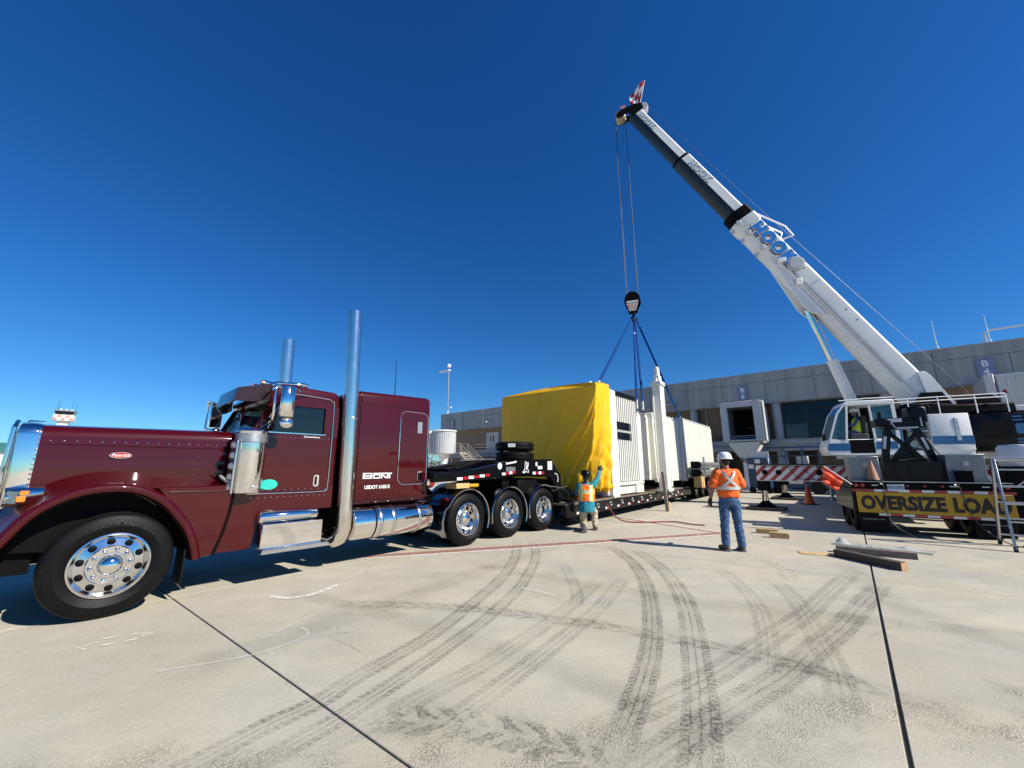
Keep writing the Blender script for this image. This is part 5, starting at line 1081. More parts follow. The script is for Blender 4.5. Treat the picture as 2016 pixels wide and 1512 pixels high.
for sc, l, sz in ((14.3, .372, .42), (19.0, .312, .36)):
    boom_text('HOOK', sz, sc, l, .14 if sc < 15 else .10, 'teal', .003, .042, 1.12, 1.22)
    boom_text('HOOK', sz, sc + .012, l + .003, .15 if sc < 15 else .11, 'lettwhite', .004, .010, 1.12, 1.22)
# operator, barely seen through the open cab door
# ------------------------------------------------------------------ flag on the boom head
CM = M.Translation((15, 16.1, 0)) @ M.Rotation(SZ, 4, 'Z'); fb = CM @ bpt(20.3, 0, .45)
flag = thing('boom_flag', 'red and white chequered flag on a short staff at the boom tip', 'flag', fb.to_tuple(), SZ)
m = MB(); f0, f1 = V((0, 0, 0)), V((-.42, 0, 1.75)); m.cyl(f0, f1, .022, .016, 8); m.build('staff', 'whiteref', flag)
def fpt(a, b):  # a along staff 0..1 (top down), b away
    p = f1.lerp(f0, .02 + a * .66); droop = b * 1.45
    return p + V((droop * .62 * (1 - .35 * a), .12 * sin(b * 6 + a * 3) + .05 * sin(a * 9), -droop * .42 + .25 * a * b))
for ci in range(3):
    for cj in range(3):
        m = MB(); k = 4; vs = [fpt((ci + i / k) / 3, (cj + j / k) / 3) for i in range(k + 1) for j in range(k + 1)]
        m.add(vs, [(i * (k + 1) + j, (i + 1) * (k + 1) + j, (i + 1) * (k + 1) + j + 1, i * (k + 1) + j + 1) for i in range(k) for j in range(k)]); m.build('flag_square', 'red' if (ci + cj) % 2 == 0 else 'lettwhite', flag, 180)

# ------------------------------------------------------------------ terminal building (local x = along the facade to the right, y = into the building)
KZ = atan2(-.6587, .7524); KLOC = (18.6, 30.3, 0)
KM = M.Translation(KLOC) @ M.Rotation(KZ, 4, 'Z')
bld = thing('terminal_building', 'long grey-panelled airport terminal with tan recessed walls and dark windows in the background', 'building', KLOC, KZ)
XL, XR = -38.0, 26.0
m = MB(); m.box(XL + .05, XR, .12, 22, 6.45, 8.60); rfm = m.build('roof_block', 'fascia', bld, 0)
m = MB(); m.box(XL - .03, XR, -.04, .30, 8.70, 8.78); m.box(XL - .03, XL + .2, .3, 22, 8.70, 8.78); m.build('parapet_cap', 'ledge', bld)
k = 0; x = XL
while x < XR:
    m = MB(); m.box(x + .012, min(x + 6.0, XR) - .012, 0, .115, 8.03, 8.70, .006); m.build('fascia_panel', 'fascia', bld, 0); x += 6.0
x = XL
while x < XR:
    j = random.uniform(-.012, .012); m = MB(); m.hexa([(x + .012, .02, 6.42), (min(x + 3.0, XR) - .012, .02, 6.42), (min(x + 3.0, XR) - .012, .115, 6.42), (x + .012, .115, 6.42), (x + .012, j + .012, 8.01), (min(x + 3.0, XR) - .012, j + .012, 8.01), (min(x + 3.0, XR) - .012, .115, 8.01), (x + .012, .115, 8.01)], .006); m.build('fascia_panel', 'fascia', bld, 0); x += 3.0
m = MB(); m.box(XL, XL + .1, .12, 22, 6.42, 8.70); m.build('end_panel', 'fascia', bld, 0)
m = MB(); m.box(XL, XR, .0, 1.4, 6.36, 6.41); m.build('soffit', 'ledge', bld)
m = MB(); m.box(XL, XR, .05, .9, 2.76, 3.56, .02); m.box(XL, XR, .9, 1.2, 2.76, 3.50); m.build('ledge', 'ledge', bld)
m = MB(); m.box(XL, XR, .02, .10, 3.56, 3.62); m.build('ledge_cap', 'ledge', bld)
# upper wall bays
for (a, b, mt) in ((-38, -26.9, 'tan'), (-20, -10, 'tan'), (-10, .95, 'brown'), (.95, 1.75, 'tan'), (7.6, 12.5, 'tan'), (12.5, 26, 'tan')):
    m = MB(); m.box(a, b, 1.0, 1.4, 3.5, 6.4); m.build('wall', mt, bld)
m = MB(); m.box(XL, XR, 3.2, 3.6, 0, 6.4); m.build('inner_wall', 'brown', bld)
m = MB(); m.box(-26.9, -20, 2.9, 3.1, 3.5, 6.4); m.build('dark_opening', 'winglass', bld)
# lower storey
for (a, b) in ((-38, -24), (-20, -12), (-8, -3), (3.4, 6.2), (8, 26)):
    m = MB(); m.box(a, b, 1.3, 1.6, 0, 2.76); m.build('lower_wall', 'tan' if a != 3.4 else 'brown', bld)
for xx in (-26.5, -20, -12, -4.5, 1.45, 7.6, 16):
    m = MB(); m.cyl((xx, .62, 3.56), (xx, .62, 6.40), .30, None, 24); m.build('column', 'column', bld)
    m = MB(); m.cyl((xx, .62, 0), (xx, .62, 2.76), .34, None, 24); m.build('column', 'column', bld)
# big glazed bay
wf = MB()
for xx in (1.80, 3.22, 4.66, 6.1, 7.5): wf.box(xx - .035, xx + .035, .78, .92, 3.60, 6.36)
for z in (3.66, 4.72, 6.30): wf.box(1.80, 7.5, .80, .90, z - .03, z + .03)
wf = wf.build('window_frame', 'frame', bld)
for i, xx in enumerate((1.835, 3.255, 4.695, 6.135)):
    for z0, z1 in ((3.69, 4.69), (4.75, 6.27)):
        m = MB(); m.box(xx, xx + 1.37, .85, .87, z0, z1); m.build('window_pane', 'winglass2' if (z0 < 4 and i == 0) else 'winglass', wf, 0)
# doors on the left
m = MB(); m.box(-29.95, -27.65, .94, 1.0, 3.55, 5.95); dfr = m.build('door_frame', 'tan', bld)
for a in (-29.85, -28.78):
    m = MB(); m.box(a, a + 1.04, .88, .94, 3.58, 5.85, .01); dd = m.build('door', 'doorwhite', bld)
    m = MB(); m.box(a + (.72 if a < -29 else .14), a + (.90 if a < -29 else .32), .872, .879, 4.7, 5.4); m.build('door_glass', 'winglass', dd)
for xx in (-33, -24, -15, -8.5, 4.2, 9.2, 14.5):
    m = MB(); m.box(xx, xx + .9, .04, .09, 2.95, 3.25); m.build('ledge_vent', 'frame', bld, 0)
for xx in (-36, -21, -13.2, -3.6, 8.4): m = MB(); m.tube([(xx, .95, 3.6), (xx, .95, 6.38)], .05, 8); m.build('downpipe', 'column', bld)
for xx in (-9.0, -5.6): 
    m = MB(); m.box(xx, xx + 1.1, .94, 1.0, 3.6, 5.75, .01); dd = m.build('door', 'brown', bld); m = MB(); m.box(xx + .2, xx + .9, .93, .94, 4.7, 5.5); m.build('door_glass', 'winglass', dd)
m = MB(); m.tube([(-38, .02, 8.72), (26, .02, 8.72)], .03, 6); m.build('parapet_bead', 'ledge', bld)
m = MB(); m.tube([(XL, -.03, 3.18), (XR, -.03, 3.18)], .03, 6); m.build('ledge_conduit', 'galv', bld)
# gate signs
def gate_sign(xc, a, b, lab):
    g_ = thing('gate_sign', lab, 'sign', (KM @ V((xc, -.02, 7.27))).to_tuple(), KZ)
    m = MB(); m.box(-.36, .36, -.09, .0, -.54, .54, .01); m.build('panel', 'gatesign', g_)
    text(a, .52, 'lettwhite', g_, at(0, -.094, .24, FACE), 'lettering', .003, .006); text(b, .52, 'lettwhite', g_, at(0, -.094, -.25, FACE), 'lettering', .003, .006)
gate_sign(-.54, 'B', '6', 'blue-grey gate sign reading B 6 above the open bridge stub')
gate_sign(12.0, 'B', '4', 'blue-grey gate sign reading B 4 at the right end of the terminal')
gate_sign(-35.4, 'B', '8', 'small blue-grey gate sign on the far left end of the terminal')
# flood lights on the fascia
for xx, lab in ((-28.6, 'small flood light on the left end of the terminal fascia'), (-6.4, 'long-armed flood light with a bent conduit left of gate sign B 6')):
    f_ = thing('wall_light', lab, 'light', (KM @ V((xx, 0, 6.9))).to_tuple(), KZ)
    if xx > -10:
        m = MB(); m.tube(catmull([(-2.4, -.1, -3.3), (-2.4, -.1, -.5), (-2.25, -.1, -.25), (-1.6, -.12, -.2), (0, -.2, -.05)], 4), .045, 8); m.tube(catmull([(-2.6, -.1, -3.3), (-2.6, -.1, -.3), (-2.3, -.1, -.08), (-1.6, -.12, -.05)], 4), .045, 8); m.build('conduit', 'galv', f_)
        m = MB(); m.box(-.1, .75, -.4, -.1, -.05, .12, .04); m.build('lamp_head', 'galv', f_)
    else:
        m = MB(); m.cyl((0, 0, .2), (0, -.4, .2), .04); m.lathe([(0, .12), (.16, .1), (.22, -.02), (0, -.04)], (0, -.45, .12), (0, 0, 1), 16); m.build('lamp_head', 'galv', f_)
# fixed stub bridge at gate B6
stub = thing('bridge_stub', 'open-ended cream stub bridge on a thick pedestal below gate sign B 6', 'jet bridge', (KM @ V((-.3, -3.0, 0))).to_tuple(), KZ)
m = MB(); m.box(-1.30, -.85, 0, .35, 3.40, 6.25, .02); m.box(.80, 1.28, 0, .35, 3.40, 6.25, .02); m.box(-.85, .80, 0, .35, 5.86, 6.25, .02); m.box(-.85, .80, 0, .35, 3.40, 3.52, .02); m.build('portal_frame', 'greywhite', stub)
m = MB(); m.box(-1.2, 1.15, .35, 3.6, 3.30, 3.45); m.box(-1.2, -1.1, .35, 3.6, 3.4, 6.15); m.box(1.05, 1.15, .35, 3.6, 3.4, 6.15); m.box(-1.2, 1.15, .35, 3.6, 6.0, 6.15); m.build('tunnel_shell', 'greywhite', stub)
for xx in (1.30, 1.42): m = MB(); m.box(xx - .03, xx + .03, -.05, .5, 3.35, 6.2); m.build('side_post', 'cream', stub)
m = MB(); m.box(-1.1, 1.05, 3.1, 3.2, 3.45, 6.0); m.box(-.35, .75, 3.04, 3.1, 3.46, 5.6); m.build('end_door', 'satin', stub)
m = MB(); m.tube([(-.8, .25, 3.78), (.75, .25, 3.80)], .03, 6); m.tube([(-.8, .25, 3.64), (.75, .25, 3.66)], .03, 6); m.tube([(-.05, 2.9, 4.5), (.7, 2.9, 4.52)], .03, 6); m.build('guard_rail', 'galv', stub)
m = MB(); m.loft([[V((a * qx, .9 + b * qy, z)) for a, b in ((-1, -1), (1, -1), (1, 1), (-1, 1))] for qx, qy, z in ((.95, .8, 3.32), (.95, .8, 3.15), (.42, .42, 2.2), (.42, .42, 2.05))]); m.build('hopper', 'cream', stub)
m = MB(); m.lathe([(.36, .02), (.36, 2.1), (.40, 2.1), (.40, 2.2)], (0, .9, 0), (0, 0, 1), 24); m.build('pedestal', 'white', stub)
for a in (0, 90, 180, 270):
    ca, sa = cos(radians(a + 20)), sin(radians(a + 20)); m = MB(); c0 = V((0, .9, 0)); d_ = V((ca, sa, 0)); s_ = V((-sa, ca, 0)) * .02
    m.add([c0 + d_ * .34 - s_, c0 + d_ * .8 - s_, c0 + d_ * .34 - s_ + V((0, 0, .9)), c0 + d_ * .34 + s_, c0 + d_ * .8 + s_, c0 + d_ * .34 + s_ + V((0, 0, .9))], [(0, 1, 2), (3, 5, 4), (0, 3, 4, 1), (1, 4, 5, 2), (2, 5, 3, 0)]); m.build('gusset', 'white', stub)
m = MB(); m.box(-.9, .9, .1, 1.7, 0, .12, .01); m.build('base_plate', 'ledge', stub)
m = MB(); m.tube(catmull([(-.5, .4, 2.25), (.2, .35, 2.0), (.8, .5, 2.05), (1.0, .8, 2.6)], 5), .035, 6); m.tube(catmull([(-.4, .42, 2.1), (.3, .35, 1.8), (.9, .5, 1.95)], 5), .03, 6); m.build('cables', 'hose', stub)
m = MB(); m.box(.62, .78, .3, .5, .9, 2.1); m.build('cabinet', 'greywhite', stub)
# fixed bridge at gate B4 on the right
b4 = thing('gate_walkway', 'pale corrugated gate walkway projecting from the terminal under gate sign B 4', 'jet bridge', (KM @ V((12.6, 0, 0))).to_tuple(), KZ)
m = MB(); m.box(-1.3, -.95, -3.2, -2.8, 3.2, 6.42, .02); m.box(-1.2, 2.2, -3.0, .2, 6.25, 6.40, .02); m.box(-1.25, -1.1, -2.8, .2, 3.3, 6.3); m.build('portal_frame', 'greywhite', b4)
m = MB(); m.box(-.9, 3.6, -3.1, -2.95, 3.2, 6.3); b4w = m.build('front_wall', 'greywhite', b4)
for k in range(14): m = MB(); m.box(-.85 + k * .31, -.72 + k * .31, -3.13, -3.09, 3.25, 6.2); m.build('wall_rib', 'greywhite', b4, 0)
m = MB(); m.box(-.96, -.90, -3.16, -2.9, 3.2, 6.3); m.build('seal', mat('dark_blue_seal', (.03, .03, .10), .6), b4)
m = MB(); m.cyl((.6, -2.2, 0), (.6, -2.2, 3.2), .35, None, 20); m.build('pedestal', 'greywhite', b4)
# bridge at gate B8, left
b8 = thing('boarding_bridge', 'older pale boarding bridge with a round rotunda at the left end of the terminal', 'jet bridge', (KM @ V((-30.7, -5.2, 0))).to_tuple(), KZ)
m = MB(); m.lathe([(1.30, 3.05), (1.36, 3.1), (1.36, 5.62)], (0, 0, 0), (0, 0, 1), 36, True); m.build('rotunda', 'greywhite', b8)
for k in range(20): a = pi + k * pi / 19; m = MB(); m.cyl((1.37 * cos(a), 1.37 * sin(a), 3.15), (1.37 * cos(a), 1.37 * sin(a), 5.6), .03, None, 6); m.build('rotunda_rib', 'greywhite', b8)
m = MB(); m.lathe([(1.45, 5.6), (1.48, 5.66), (1.40, 5.76), (.0, 5.85)], (0, 0, 0), (0, 0, 1), 36); m.build('rotunda_roof', 'white', b8)
m = MB(); m.box(-2.9, -1.25, -1.2, 1.2, 3.05, 5.75, .04); m.build('tunnel', 'white', b8)
m = MB(); m.cyl((.1, 0, 0), (.1, 0, 3.05), .42, None, 20); m.cyl((.1, 0, 2.2), (.1, 0, 3.05), .42, .75, 20); m.build('pedestal', 'white', b8)
m = MB(); m.beam((-3.0, -.4, 2.9), (.1, -.2, 1.5), .14, .16); m.beam((-3.6, -.4, 1.9), (-.3, -.2, 1.7), .10, .12); m.beam((-2.6, -.6, .2), (-1.4, -.5, 3.0), .10, .10); m.beam((-1.4, -.6, .2), (-2.6, -.5, 3.0), .10, .10); m.build('brace', 'white', b8)
m = MB(); m.box(-3.4, -2.6, -1.2, -.2, .05, .9, .05); m.cyl((-3.0, -1.25, .4), (-3.0, -.9, .4), .4); m.build('drive_bogie', 'galv', b8)
# service stair beside it
stz = thing('service_stair', 'beige metal service stair with railings in front of the terminal', 'stair', (KM @ V((-28.6, -4.0, 0))).to_tuple(), KZ)
m = MB(); m.box(-2.2, .1, -.6, .6, 3.10, 3.22); m.build('landing', 'stair', stz)
m = MB()
for y in (-.6, .55): m.beam((0, y, 3.12), (4.2, y, .1), .06, .26, (0, 1, 0))
m.build('stringer', 'stair', stz)
for k in range(14): m = MB(); m.box(.1 + k * .29, .40 + k * .29, -.57, .55, 3.05 - k * .208 - .10, 3.05 - k * .208 - .06); m.build('tread', 'stair', stz)
m = MB()
for y in (-.62, .60):
    for h in (.35, .7, 1.05):
        m.tube([(-2.2, y, 3.2 + h), (0, y, 3.2 + h), (4.2, y, .2 + h)] if h > 1 else [(-2.2, y, 3.2 + h), (0, y, 3.2 + h)], .025, 6)
        if h < 1: m.tube([(0, y, 3.2 + h), (4.2, y, .2 + h)], .02, 6)
    for x in (-2.2, -1.1, 0): m.tube([(x, y, 3.2), (x, y, 4.25)], .025, 6)
    for q in (.33, .66, 1): m.tube([(4.2 * q, y, 3.2 - 3.0 * q), (4.2 * q, y, 4.25 - 3.0 * q)], .025, 6)
for h in (.35, .7, 1.05): m.tube([(1.1, .62, 3.4 + h - .35), (3.2, .62, 3.4 + h - .35)], .025, 6)
m.build('railing', 'stair', stz)
m = MB()
for x in (-2.1, 0): m.beam((x, 0, 0), (x, 0, 3.1), .12, .12, (0, 1, 0))
m.build('support_post', 'stair', stz)
stw = thing('utility_room', 'pale low utility wall under the service stair', 'building', (KM @ V((-27.5, -1.6, 0))).to_tuple(), KZ)
m = MB(); m.box(-4.5, 5.0, 0, 1.4, 0, 2.6, .02); m.build('wall', 'ledge', stw)
m = MB(); m.box(.2, 1.2, -.02, .02, 1.6, 1.75); m.build('vent', 'galv', stw)
# roof-top things
for xx, h, lab in ((10.35, 1.9, 'white lightning rod on the terminal roof, left of two'), (12.5, 1.75, 'white lightning rod on the terminal roof above gate sign B 4')):
    t = thing('lightning_rod', lab, 'rod', (KM @ V((xx, .3, 8.78))).to_tuple(), KZ, 'rods on the terminal roof'); m = MB(); m.cyl((0, 0, 0), (0, 0, h), .03, .012, 6); m.cyl((0, 0, 0), (0, 0, .2), .06); m.build('rod', 'white', t)
t = thing('roof_rail', 'white pipe rail on the terminal roof at the right edge', 'railing', (KM @ V((12.7, 1.2, 8.6))).to_tuple(), KZ); m = MB(); m.tube([(-.2, 0, 0), (-.2, 0, 1.0), (0, 0, 1.15), (6, 0, 1.2)], .06, 8); m.tube([(3, 0, 0), (3, 0, 1.18)], .05, 8); m.build('pipe', 'white', t)
t = thing('light_mast', 'tall thin light mast rising behind the left end of the terminal', 'lamp post', (KM @ V((-43.9, 6.0, 0))).to_tuple(), KZ)
m = MB(); m.cyl((0, 0, 0), (0, 0, 17.3), .16, .10, 12); m.build('pole', 'galv', t)
m = MB(); m.box(-2.3, .2, -.25, .25, 17.2, 17.35); m.tube([(0, 0, 16.6), (-.5, 0, 17.1), (-2.0, 0, 17.25)], .06, 6); m.ball((0, 0, 18.0), .35, 10, 6); m.build('lamp_heads', 'white', t)
t = thing('roof_pipe', 'short white bent pipe on the left end of the terminal roof', 'pipe', (KM @ V((-37.3, .6, 8.7))).to_tuple(), KZ); m = MB(); m.tube(catmull([(0, 0, 0), (0, 0, .9), (.15, 0, 1.05), (.7, 0, 1.05)], 3), .10, 8); m.build('pipe', 'white', t)
# control tower beyond the truck
tw = thing('control_tower', 'distant control tower with a red and white chequered band, seen over the truck hood', 'tower', (-358.4, 315.5, 0), radians(40))
m = MB(); m.box(-3.0, 3.0, -3.0, 3.0, 0, 37.4); m.build('shaft', 'tarpblue', tw)
m = MB(); m.box(-5.6, 5.6, -5.6, 5.6, 36.9, 41.8, .3); m.build('lower_floor', 'tarpblue', tw)
for k in range(5): 
    for q in range(2):
        if (k + q) % 2 == 0: m = MB(); m.box(-5.4 + k * 2.2, -3.4 + k * 2.2, -5.75, -5.6, 37.4 + q * 2.1, 39.4 + q * 2.1); m.build('red_panel', 'pink', tw)
m = MB(); m.loft([[V((a * q, b * q, z)) for a, b in ((-1, -1), (1, -1), (1, 1), (-1, 1))] for q, z in ((4.6, 41.8), (5.4, 44.6))]); m.build('glazing', 'winglass', tw)
m = MB(); m.box(-5.8, 5.8, -5.8, 5.8, 44.6, 45.6, .1); m.build('roof', 'galv', tw)
for a, b in ((-4.6, 4), (4.6, 4.2), (3.6, -4), (-4.2, -4)): m = MB(); m.cyl((a, b, 45.6), (a, b, 53.5), .12, .05, 6); m.build('antenna', 'satin', tw)
for a in (-3, 0, 3): m = MB(); m.ball((a, 0, 46.0), .9, 10, 6); m.build('dome', 'white', tw)
# distant things at the left edge
vn = thing('parked_van', 'white parked van far beyond the truck at the left edge', 'van', (-46.5, 32.5, 0), radians(40))
m = MB(); m.prism([(-2.6, .4), (2.4, .4), (2.5, 1.1), (1.7, 1.3), (1.2, 2.1), (-2.6, 2.2)], 'y', -.95, .95, .08); m.build('body', 'white', vn)
for x in (-1.6, 1.5):
    for y in (-.98, .80): m = MB(); m.cyl((x, y, .35), (x, y + .18, .35), .35, None, 16); m.build('wheel', 'rubber', vn)
m = MB(); m.box(-.2, 1.2, -.97, .97, 1.35, 1.95, .05); m.build('window', 'winglass', vn)
hg = thing('hangar', 'distant low building with a green roof at the left edge', 'building', (-175, 118, 0), radians(30))
m = MB(); m.box(-25, 25, -12, 12, 0, 6); m.build('wall', 'tarpblue', hg); m = MB(); m.prism([(-13, 6), (13, 6), (0, 9)], 'x', -26, 26); m.build('roof', mat('green_roof', (.05, .2, .16), .6), hg)
m = MB()
for k in range(420):
    a = radians(-100 + k * 200 / 420 + random.uniform(-.3, .3)); r = random.uniform(480, 620); s = random.uniform(4, 9); c = V((r * sin(a), r * cos(a), s * .35))
    n = 7; base = len(m.v)
    m.ball(c, (s * random.uniform(.9, 1.6), s * random.uniform(.9, 1.5), s * random.uniform(.5, .9)), n, 4)
for v in m.v: v += V((random.uniform(-1, 1), random.uniform(-1, 1), random.uniform(-.8, .8)))
tag(m.build('treeline', 'leaf', None, 0), 'far-off band of low trees along the horizon', 'trees', None, 'stuff')
# blue scissor lift behind the striped outrigger board
sl = thing('scissor_lift', 'blue self-propelled scissor lift parked behind the striped crane outrigger', 'lift', (17.9, 25.6, 0), KZ)
m = MB(); m.box(-1.4, 1.5, -.55, .55, .35, 1.0, .04); m.box(-1.55, -1.3, -.6, .6, .3, .85, .03); m.build('chassis', 'liftblue', sl)
for x in (-1.0, 1.1):
    for y in (-.68, .46): m = MB(); m.lathe([(0, 0), (.2, .0), (.36, .02), (.36, .20), (.2, .22), (0, .22)], (x, y, .36), (0, 1, 0), 20); m.build('wheel', 'dusty', sl)
m = MB()
for z in (1.1, 1.3, 1.5): m.beam((-1.2, -.4, z - .1), (1.2, -.4, z + .1), .06, .10, (0, 1, 0)); m.beam((-1.2, -.4, z + .1), (1.2, -.4, z - .1), .06, .10, (0, 1, 0)); m.beam((-1.2, .4, z - .1), (1.2, .4, z + .1), .06, .10, (0, 1, 0))
m.build('scissor_arms', 'galv', sl)
m = MB(); m.box(-1.4, 1.4, -.55, .55, 1.65, 1.78); m.build('platform', 'liftblue', sl)
m = MB()
for z in (2.3, 2.85):
    for y in (-.55, .55): m.tube([(-1.4, y, z), (1.4, y, z)], .03, 6)
    for x in (-1.4, 1.4): m.tube([(x, -.55, z), (x, .55, z)], .03, 6)
for x in (-1.4, -.5, .5, 1.4):
    for y in (-.55, .55): m.tube([(x, y, 1.75), (x, y, 2.85)], .03, 6)
m.build('guard_rail', 'liftblue', sl)
m = MB(); m.box(-.4, .4, -.556, -.551, .6, .78); m.box(-.9, -.6, -.556, -.551, .8, .9); m.box(.8, 1.1, -.556, -.551, .75, .85); m.build('decal', 'whiteref', sl)
m = MB(); m.box(.2, .8, -.45, .0, 1.78, 2.3, .03); m.build('control_box', 'greywhite', sl)
gp = thing('ground_equipment', 'blue chequered equipment cart standing left of the scissor lift', 'cart', (15.9, 25.9, 0), KZ)
m = MB(); m.box(-.6, .6, -.5, .5, .3, 2.2, .04); m.build('cabinet', 'liftblue', gp)
for i in range(3): 
    for j in range(3): 
        m = MB(); m.box(-.55 + i * .38, -.25 + i * .38, -.508, -.5, 1.2 + j * .32, 1.45 + j * .32); m.build('panel', 'whiteref' if (i + j) % 2 else 'liftblue', gp, 0)
for x in (-.45, .45): m = MB(); m.cyl((x, -.52, .2), (x, -.4, .2), .2, None, 14); m.build('wheel', 'rubber', gp)
m = MB(); m.box(-.45, .55, .0, .1, 2.2, 2.6); m.build('notice', 'whiteref', gp)
def cone(loc, h, lab, m2='cone'):
    t = thing('traffic_cone', lab, 'traffic cone', loc, .3, 'orange traffic cones'); mb_ = MB(); mb_.lathe([(h * .25, .03), (h * .235, .05), (h * .05, h * .97), (h * .04, h), (0, h)], (0, 0, 0), (0, 0, 1), 20); mb_.build('cone', m2, t)
    mb_ = MB(); mb_.box(-h * .30, h * .30, -h * .30, h * .30, 0, .035, .008); mb_.build('base', 'satin', t); return t
cone((13.21, 18.26, 0), .85, 'orange traffic cone on the ground in the shade below the striped board')
pz2 = thing('steel_post', 'short pale steel prop standing on the ground beside the orange flag', 'post', (15.96, 20.41, 0), 0); m = MB(); m.box(-.06, .06, -.05, .05, .06, 1.2, .005); m.box(-.1, .1, -.09, .09, 0, .06); m.build('post', 'greywhite', pz2)

# ------------------------------------------------------------------ oversize-load trailer at the right (local x = right along its rear edge, y = away from camera)
OZ = -radians(31.0); OLOC = (8.65, 10.4, 0)
ot = thing('oversize_trailer', 'black trailer at the right with a yellow OVERSIZE LOAD sign across its tail', 'trailer', OLOC, OZ)
m = MB(); m.box(.0, 2.80, .05, 3.0, 1.10, 1.27, .01); m.box(.5, .75, .3, 3.6, .8, 1.1); m.box(2.05, 2.3, .3, 3.6, .8, 1.1); m.build('deck', 'black', ot)
m = MB(); m.box(.0, .10, .1, 2.6, .55, 1.095, .01); m.build('side_skirt', 'black', ot)
m = MB(); m.box(.0, 2.80, .0, .05, 1.10, 1.27); m.build('light_panel', 'satin', ot)
m = MB(); m.box(.05, 2.78, -.015, .30, 1.272, 1.285); m.build('deck_edge', 'galv', ot)
for i in range(13):
    a, b = i * .2154, (i + 1) * .2154 - .004
    m = MB(); m.box(a, b, -.012, .03, 1.035, 1.095); m.build('reflector_tape', 'whiteref' if i in (2, 4, 6, 8, 10) else 'redref', ot, 0)
for i in range(9):
    a, b = .45 + i * .215, .45 + (i + 1) * .215 - .004
    m = MB(); m.box(a, b, .0, .03, .47, .525); m.build('reflector_tape', 'redref' if i % 2 else 'whiteref', ot, 0)
m = MB(); m.box(.07, 2.74, -.02, -.004, .535, 1.03, .004); sg = m.build('sign_board', 'sign', ot)
text('OVERSIZE', .40, 'signblack', sg, at(.90, -.0225, .778, FACE), 'lettering', .0015, .022, 0, 1, 'CENTER', 1.04, (1.52, .345)); text('LOAD', .40, 'signblack', sg, at(2.225, -.0225, .778, FACE), 'lettering', .0015, .022, 0, 1, 'CENTER', 1.04, (.90, .345))
for a in (.10, .22, 2.56, 2.68):
    m = MB(); m.lathe([(0, -.03), (.035, -.028), (.05, -.01), (.052, .01)], (a, .0, 1.185), (0, 1, 0), 16); m.build('tail_light', 'redlens', ot)
for a in (1.06, 1.36, 1.66): m = MB(); m.lathe([(0, -.022), (.022, -.02), (.032, -.005), (.034, .01)], (a, .0, 1.19), (0, 1, 0), 14); m.build('marker_light', 'redlens', ot)
for a in (.40, 1.78, 2.3): m = MB(); m.box(a, a + .12, -.006, .002, 1.18, 1.205); m.build('strip_decal', 'galv', ot)
m = MB(); m.box(.68, .99, -.03, -.018, 1.06, 1.22, .003); lp = m.build('licence_plate', mat('plate_blue_white', (.45, .58, .64), .5), ot)
text('HTA.5TD', .085, mat('plate_letters', (.02, .05, .12), .5), lp, at(.835, -.0315, 1.145, FACE), 'lettering', .001, .002, 0, .88); m = MB(); m.box(.685, .985, -.032, -.03, 1.065, 1.085); m.build('plate_band', 'lettwhite', lp)
for a, b in ((.08, .66), (2.12, 2.74)):
    m = MB(); m.box(a, b, .22, .235, .08, .60, .003); mf = m.build('mud_flap', 'rubber', ot); text('setcontrailers.com', .052, 'greywhite', mf, at((a + b) / 2, .218, .36, FACE), 'lettering', .001, .0, 0, 1.05)
for a in (.06, 2.18):
    for y in (.45, 1.55):
        m = MB(); m.lathe([(.2, .0), (.40, .0), (.44, .03), (.44, .25), (.40, .28), (.2, .28)], (a, y + .42, .44), (1, 0, 0), 32); wh = m.build('tyre', 'rubber', ot)
        m = MB(); m.lathe([(.2, .29), (.40, .29), (.44, .32), (.44, .54), (.40, .56), (.2, .56)], (a, y + .42, .44), (1, 0, 0), 32); m.build('tyre', 'rubber', ot)
m = MB()
for y in (.87, 1.97): m.cyl((.1, y, .44), (2.7, y, .44), .07)
m.build('axle', 'satin', ot)
m = MB(); m.box(1.05, 1.75, 1.0, 2.6, .55, .95, .03); m.build('suspension_unit', 'satin', ot)
# black lifting tower on the deck
m = MB(); m.box(.80, 2.12, .55, 1.15, 1.272, 1.78, .012); bx = m.build('ballast_box', 'black', ot)
m = MB()
for a in (1.02, 1.28, 1.95): m.box(a, a + .05, .53, .55, 1.3, 1.74)
m.build('box_rib', 'black', bx)
m = MB(); m.beam((1.0, 1.25, 1.75), (1.16, 1.25, 2.66), .15, .14, (0, 1, 0)); m.beam((1.98, 1.25, 1.75), (1.72, 1.25, 2.66), .15, .14, (0, 1, 0)); m.beam((1.14, 1.28, 1.78), (1.78, 1.28, 2.6), .10, .10, (0, 1, 0)); m.beam((1.80, 1.28, 1.78), (1.14, 1.28, 2.6), .10, .10, (0, 1, 0)); m.prism([(1.12, 1.78), (1.85, 1.78), (1.50, 2.35)], 'y', 1.30, 1.34); tw_ = m.build('lift_frame', 'black', ot)
for a, b in (((1.02, 1.165, 2.12), (1.08, 1.165, 2.45)), ((1.88, 1.165, 2.08), (1.80, 1.165, 2.40))): m = MB(); m.beam(a, b, .06, .012, (0, 1, 0)); m.build('reflector_strip', 'whiteref', tw_)
m = MB(); m.box(1.08, 1.92, 1.1, 1.6, 2.64, 2.94, .02); m.box(.90, 1.22, 1.0, 1.6, 2.72, 2.92, .03); m.box(1.62, 1.98, 1.1, 1.7, 2.78, 3.22, .04); m.cyl((1.0, 1.0, 2.90), (1.0, 1.0, 3.10), .05); hd_ = m.build('lift_head', 'black', ot)
m = MB(); m.box(1.22, 1.46, 1.09, 1.098, 2.82, 2.92); m.build('warning_label', 'whiteref', hd_)
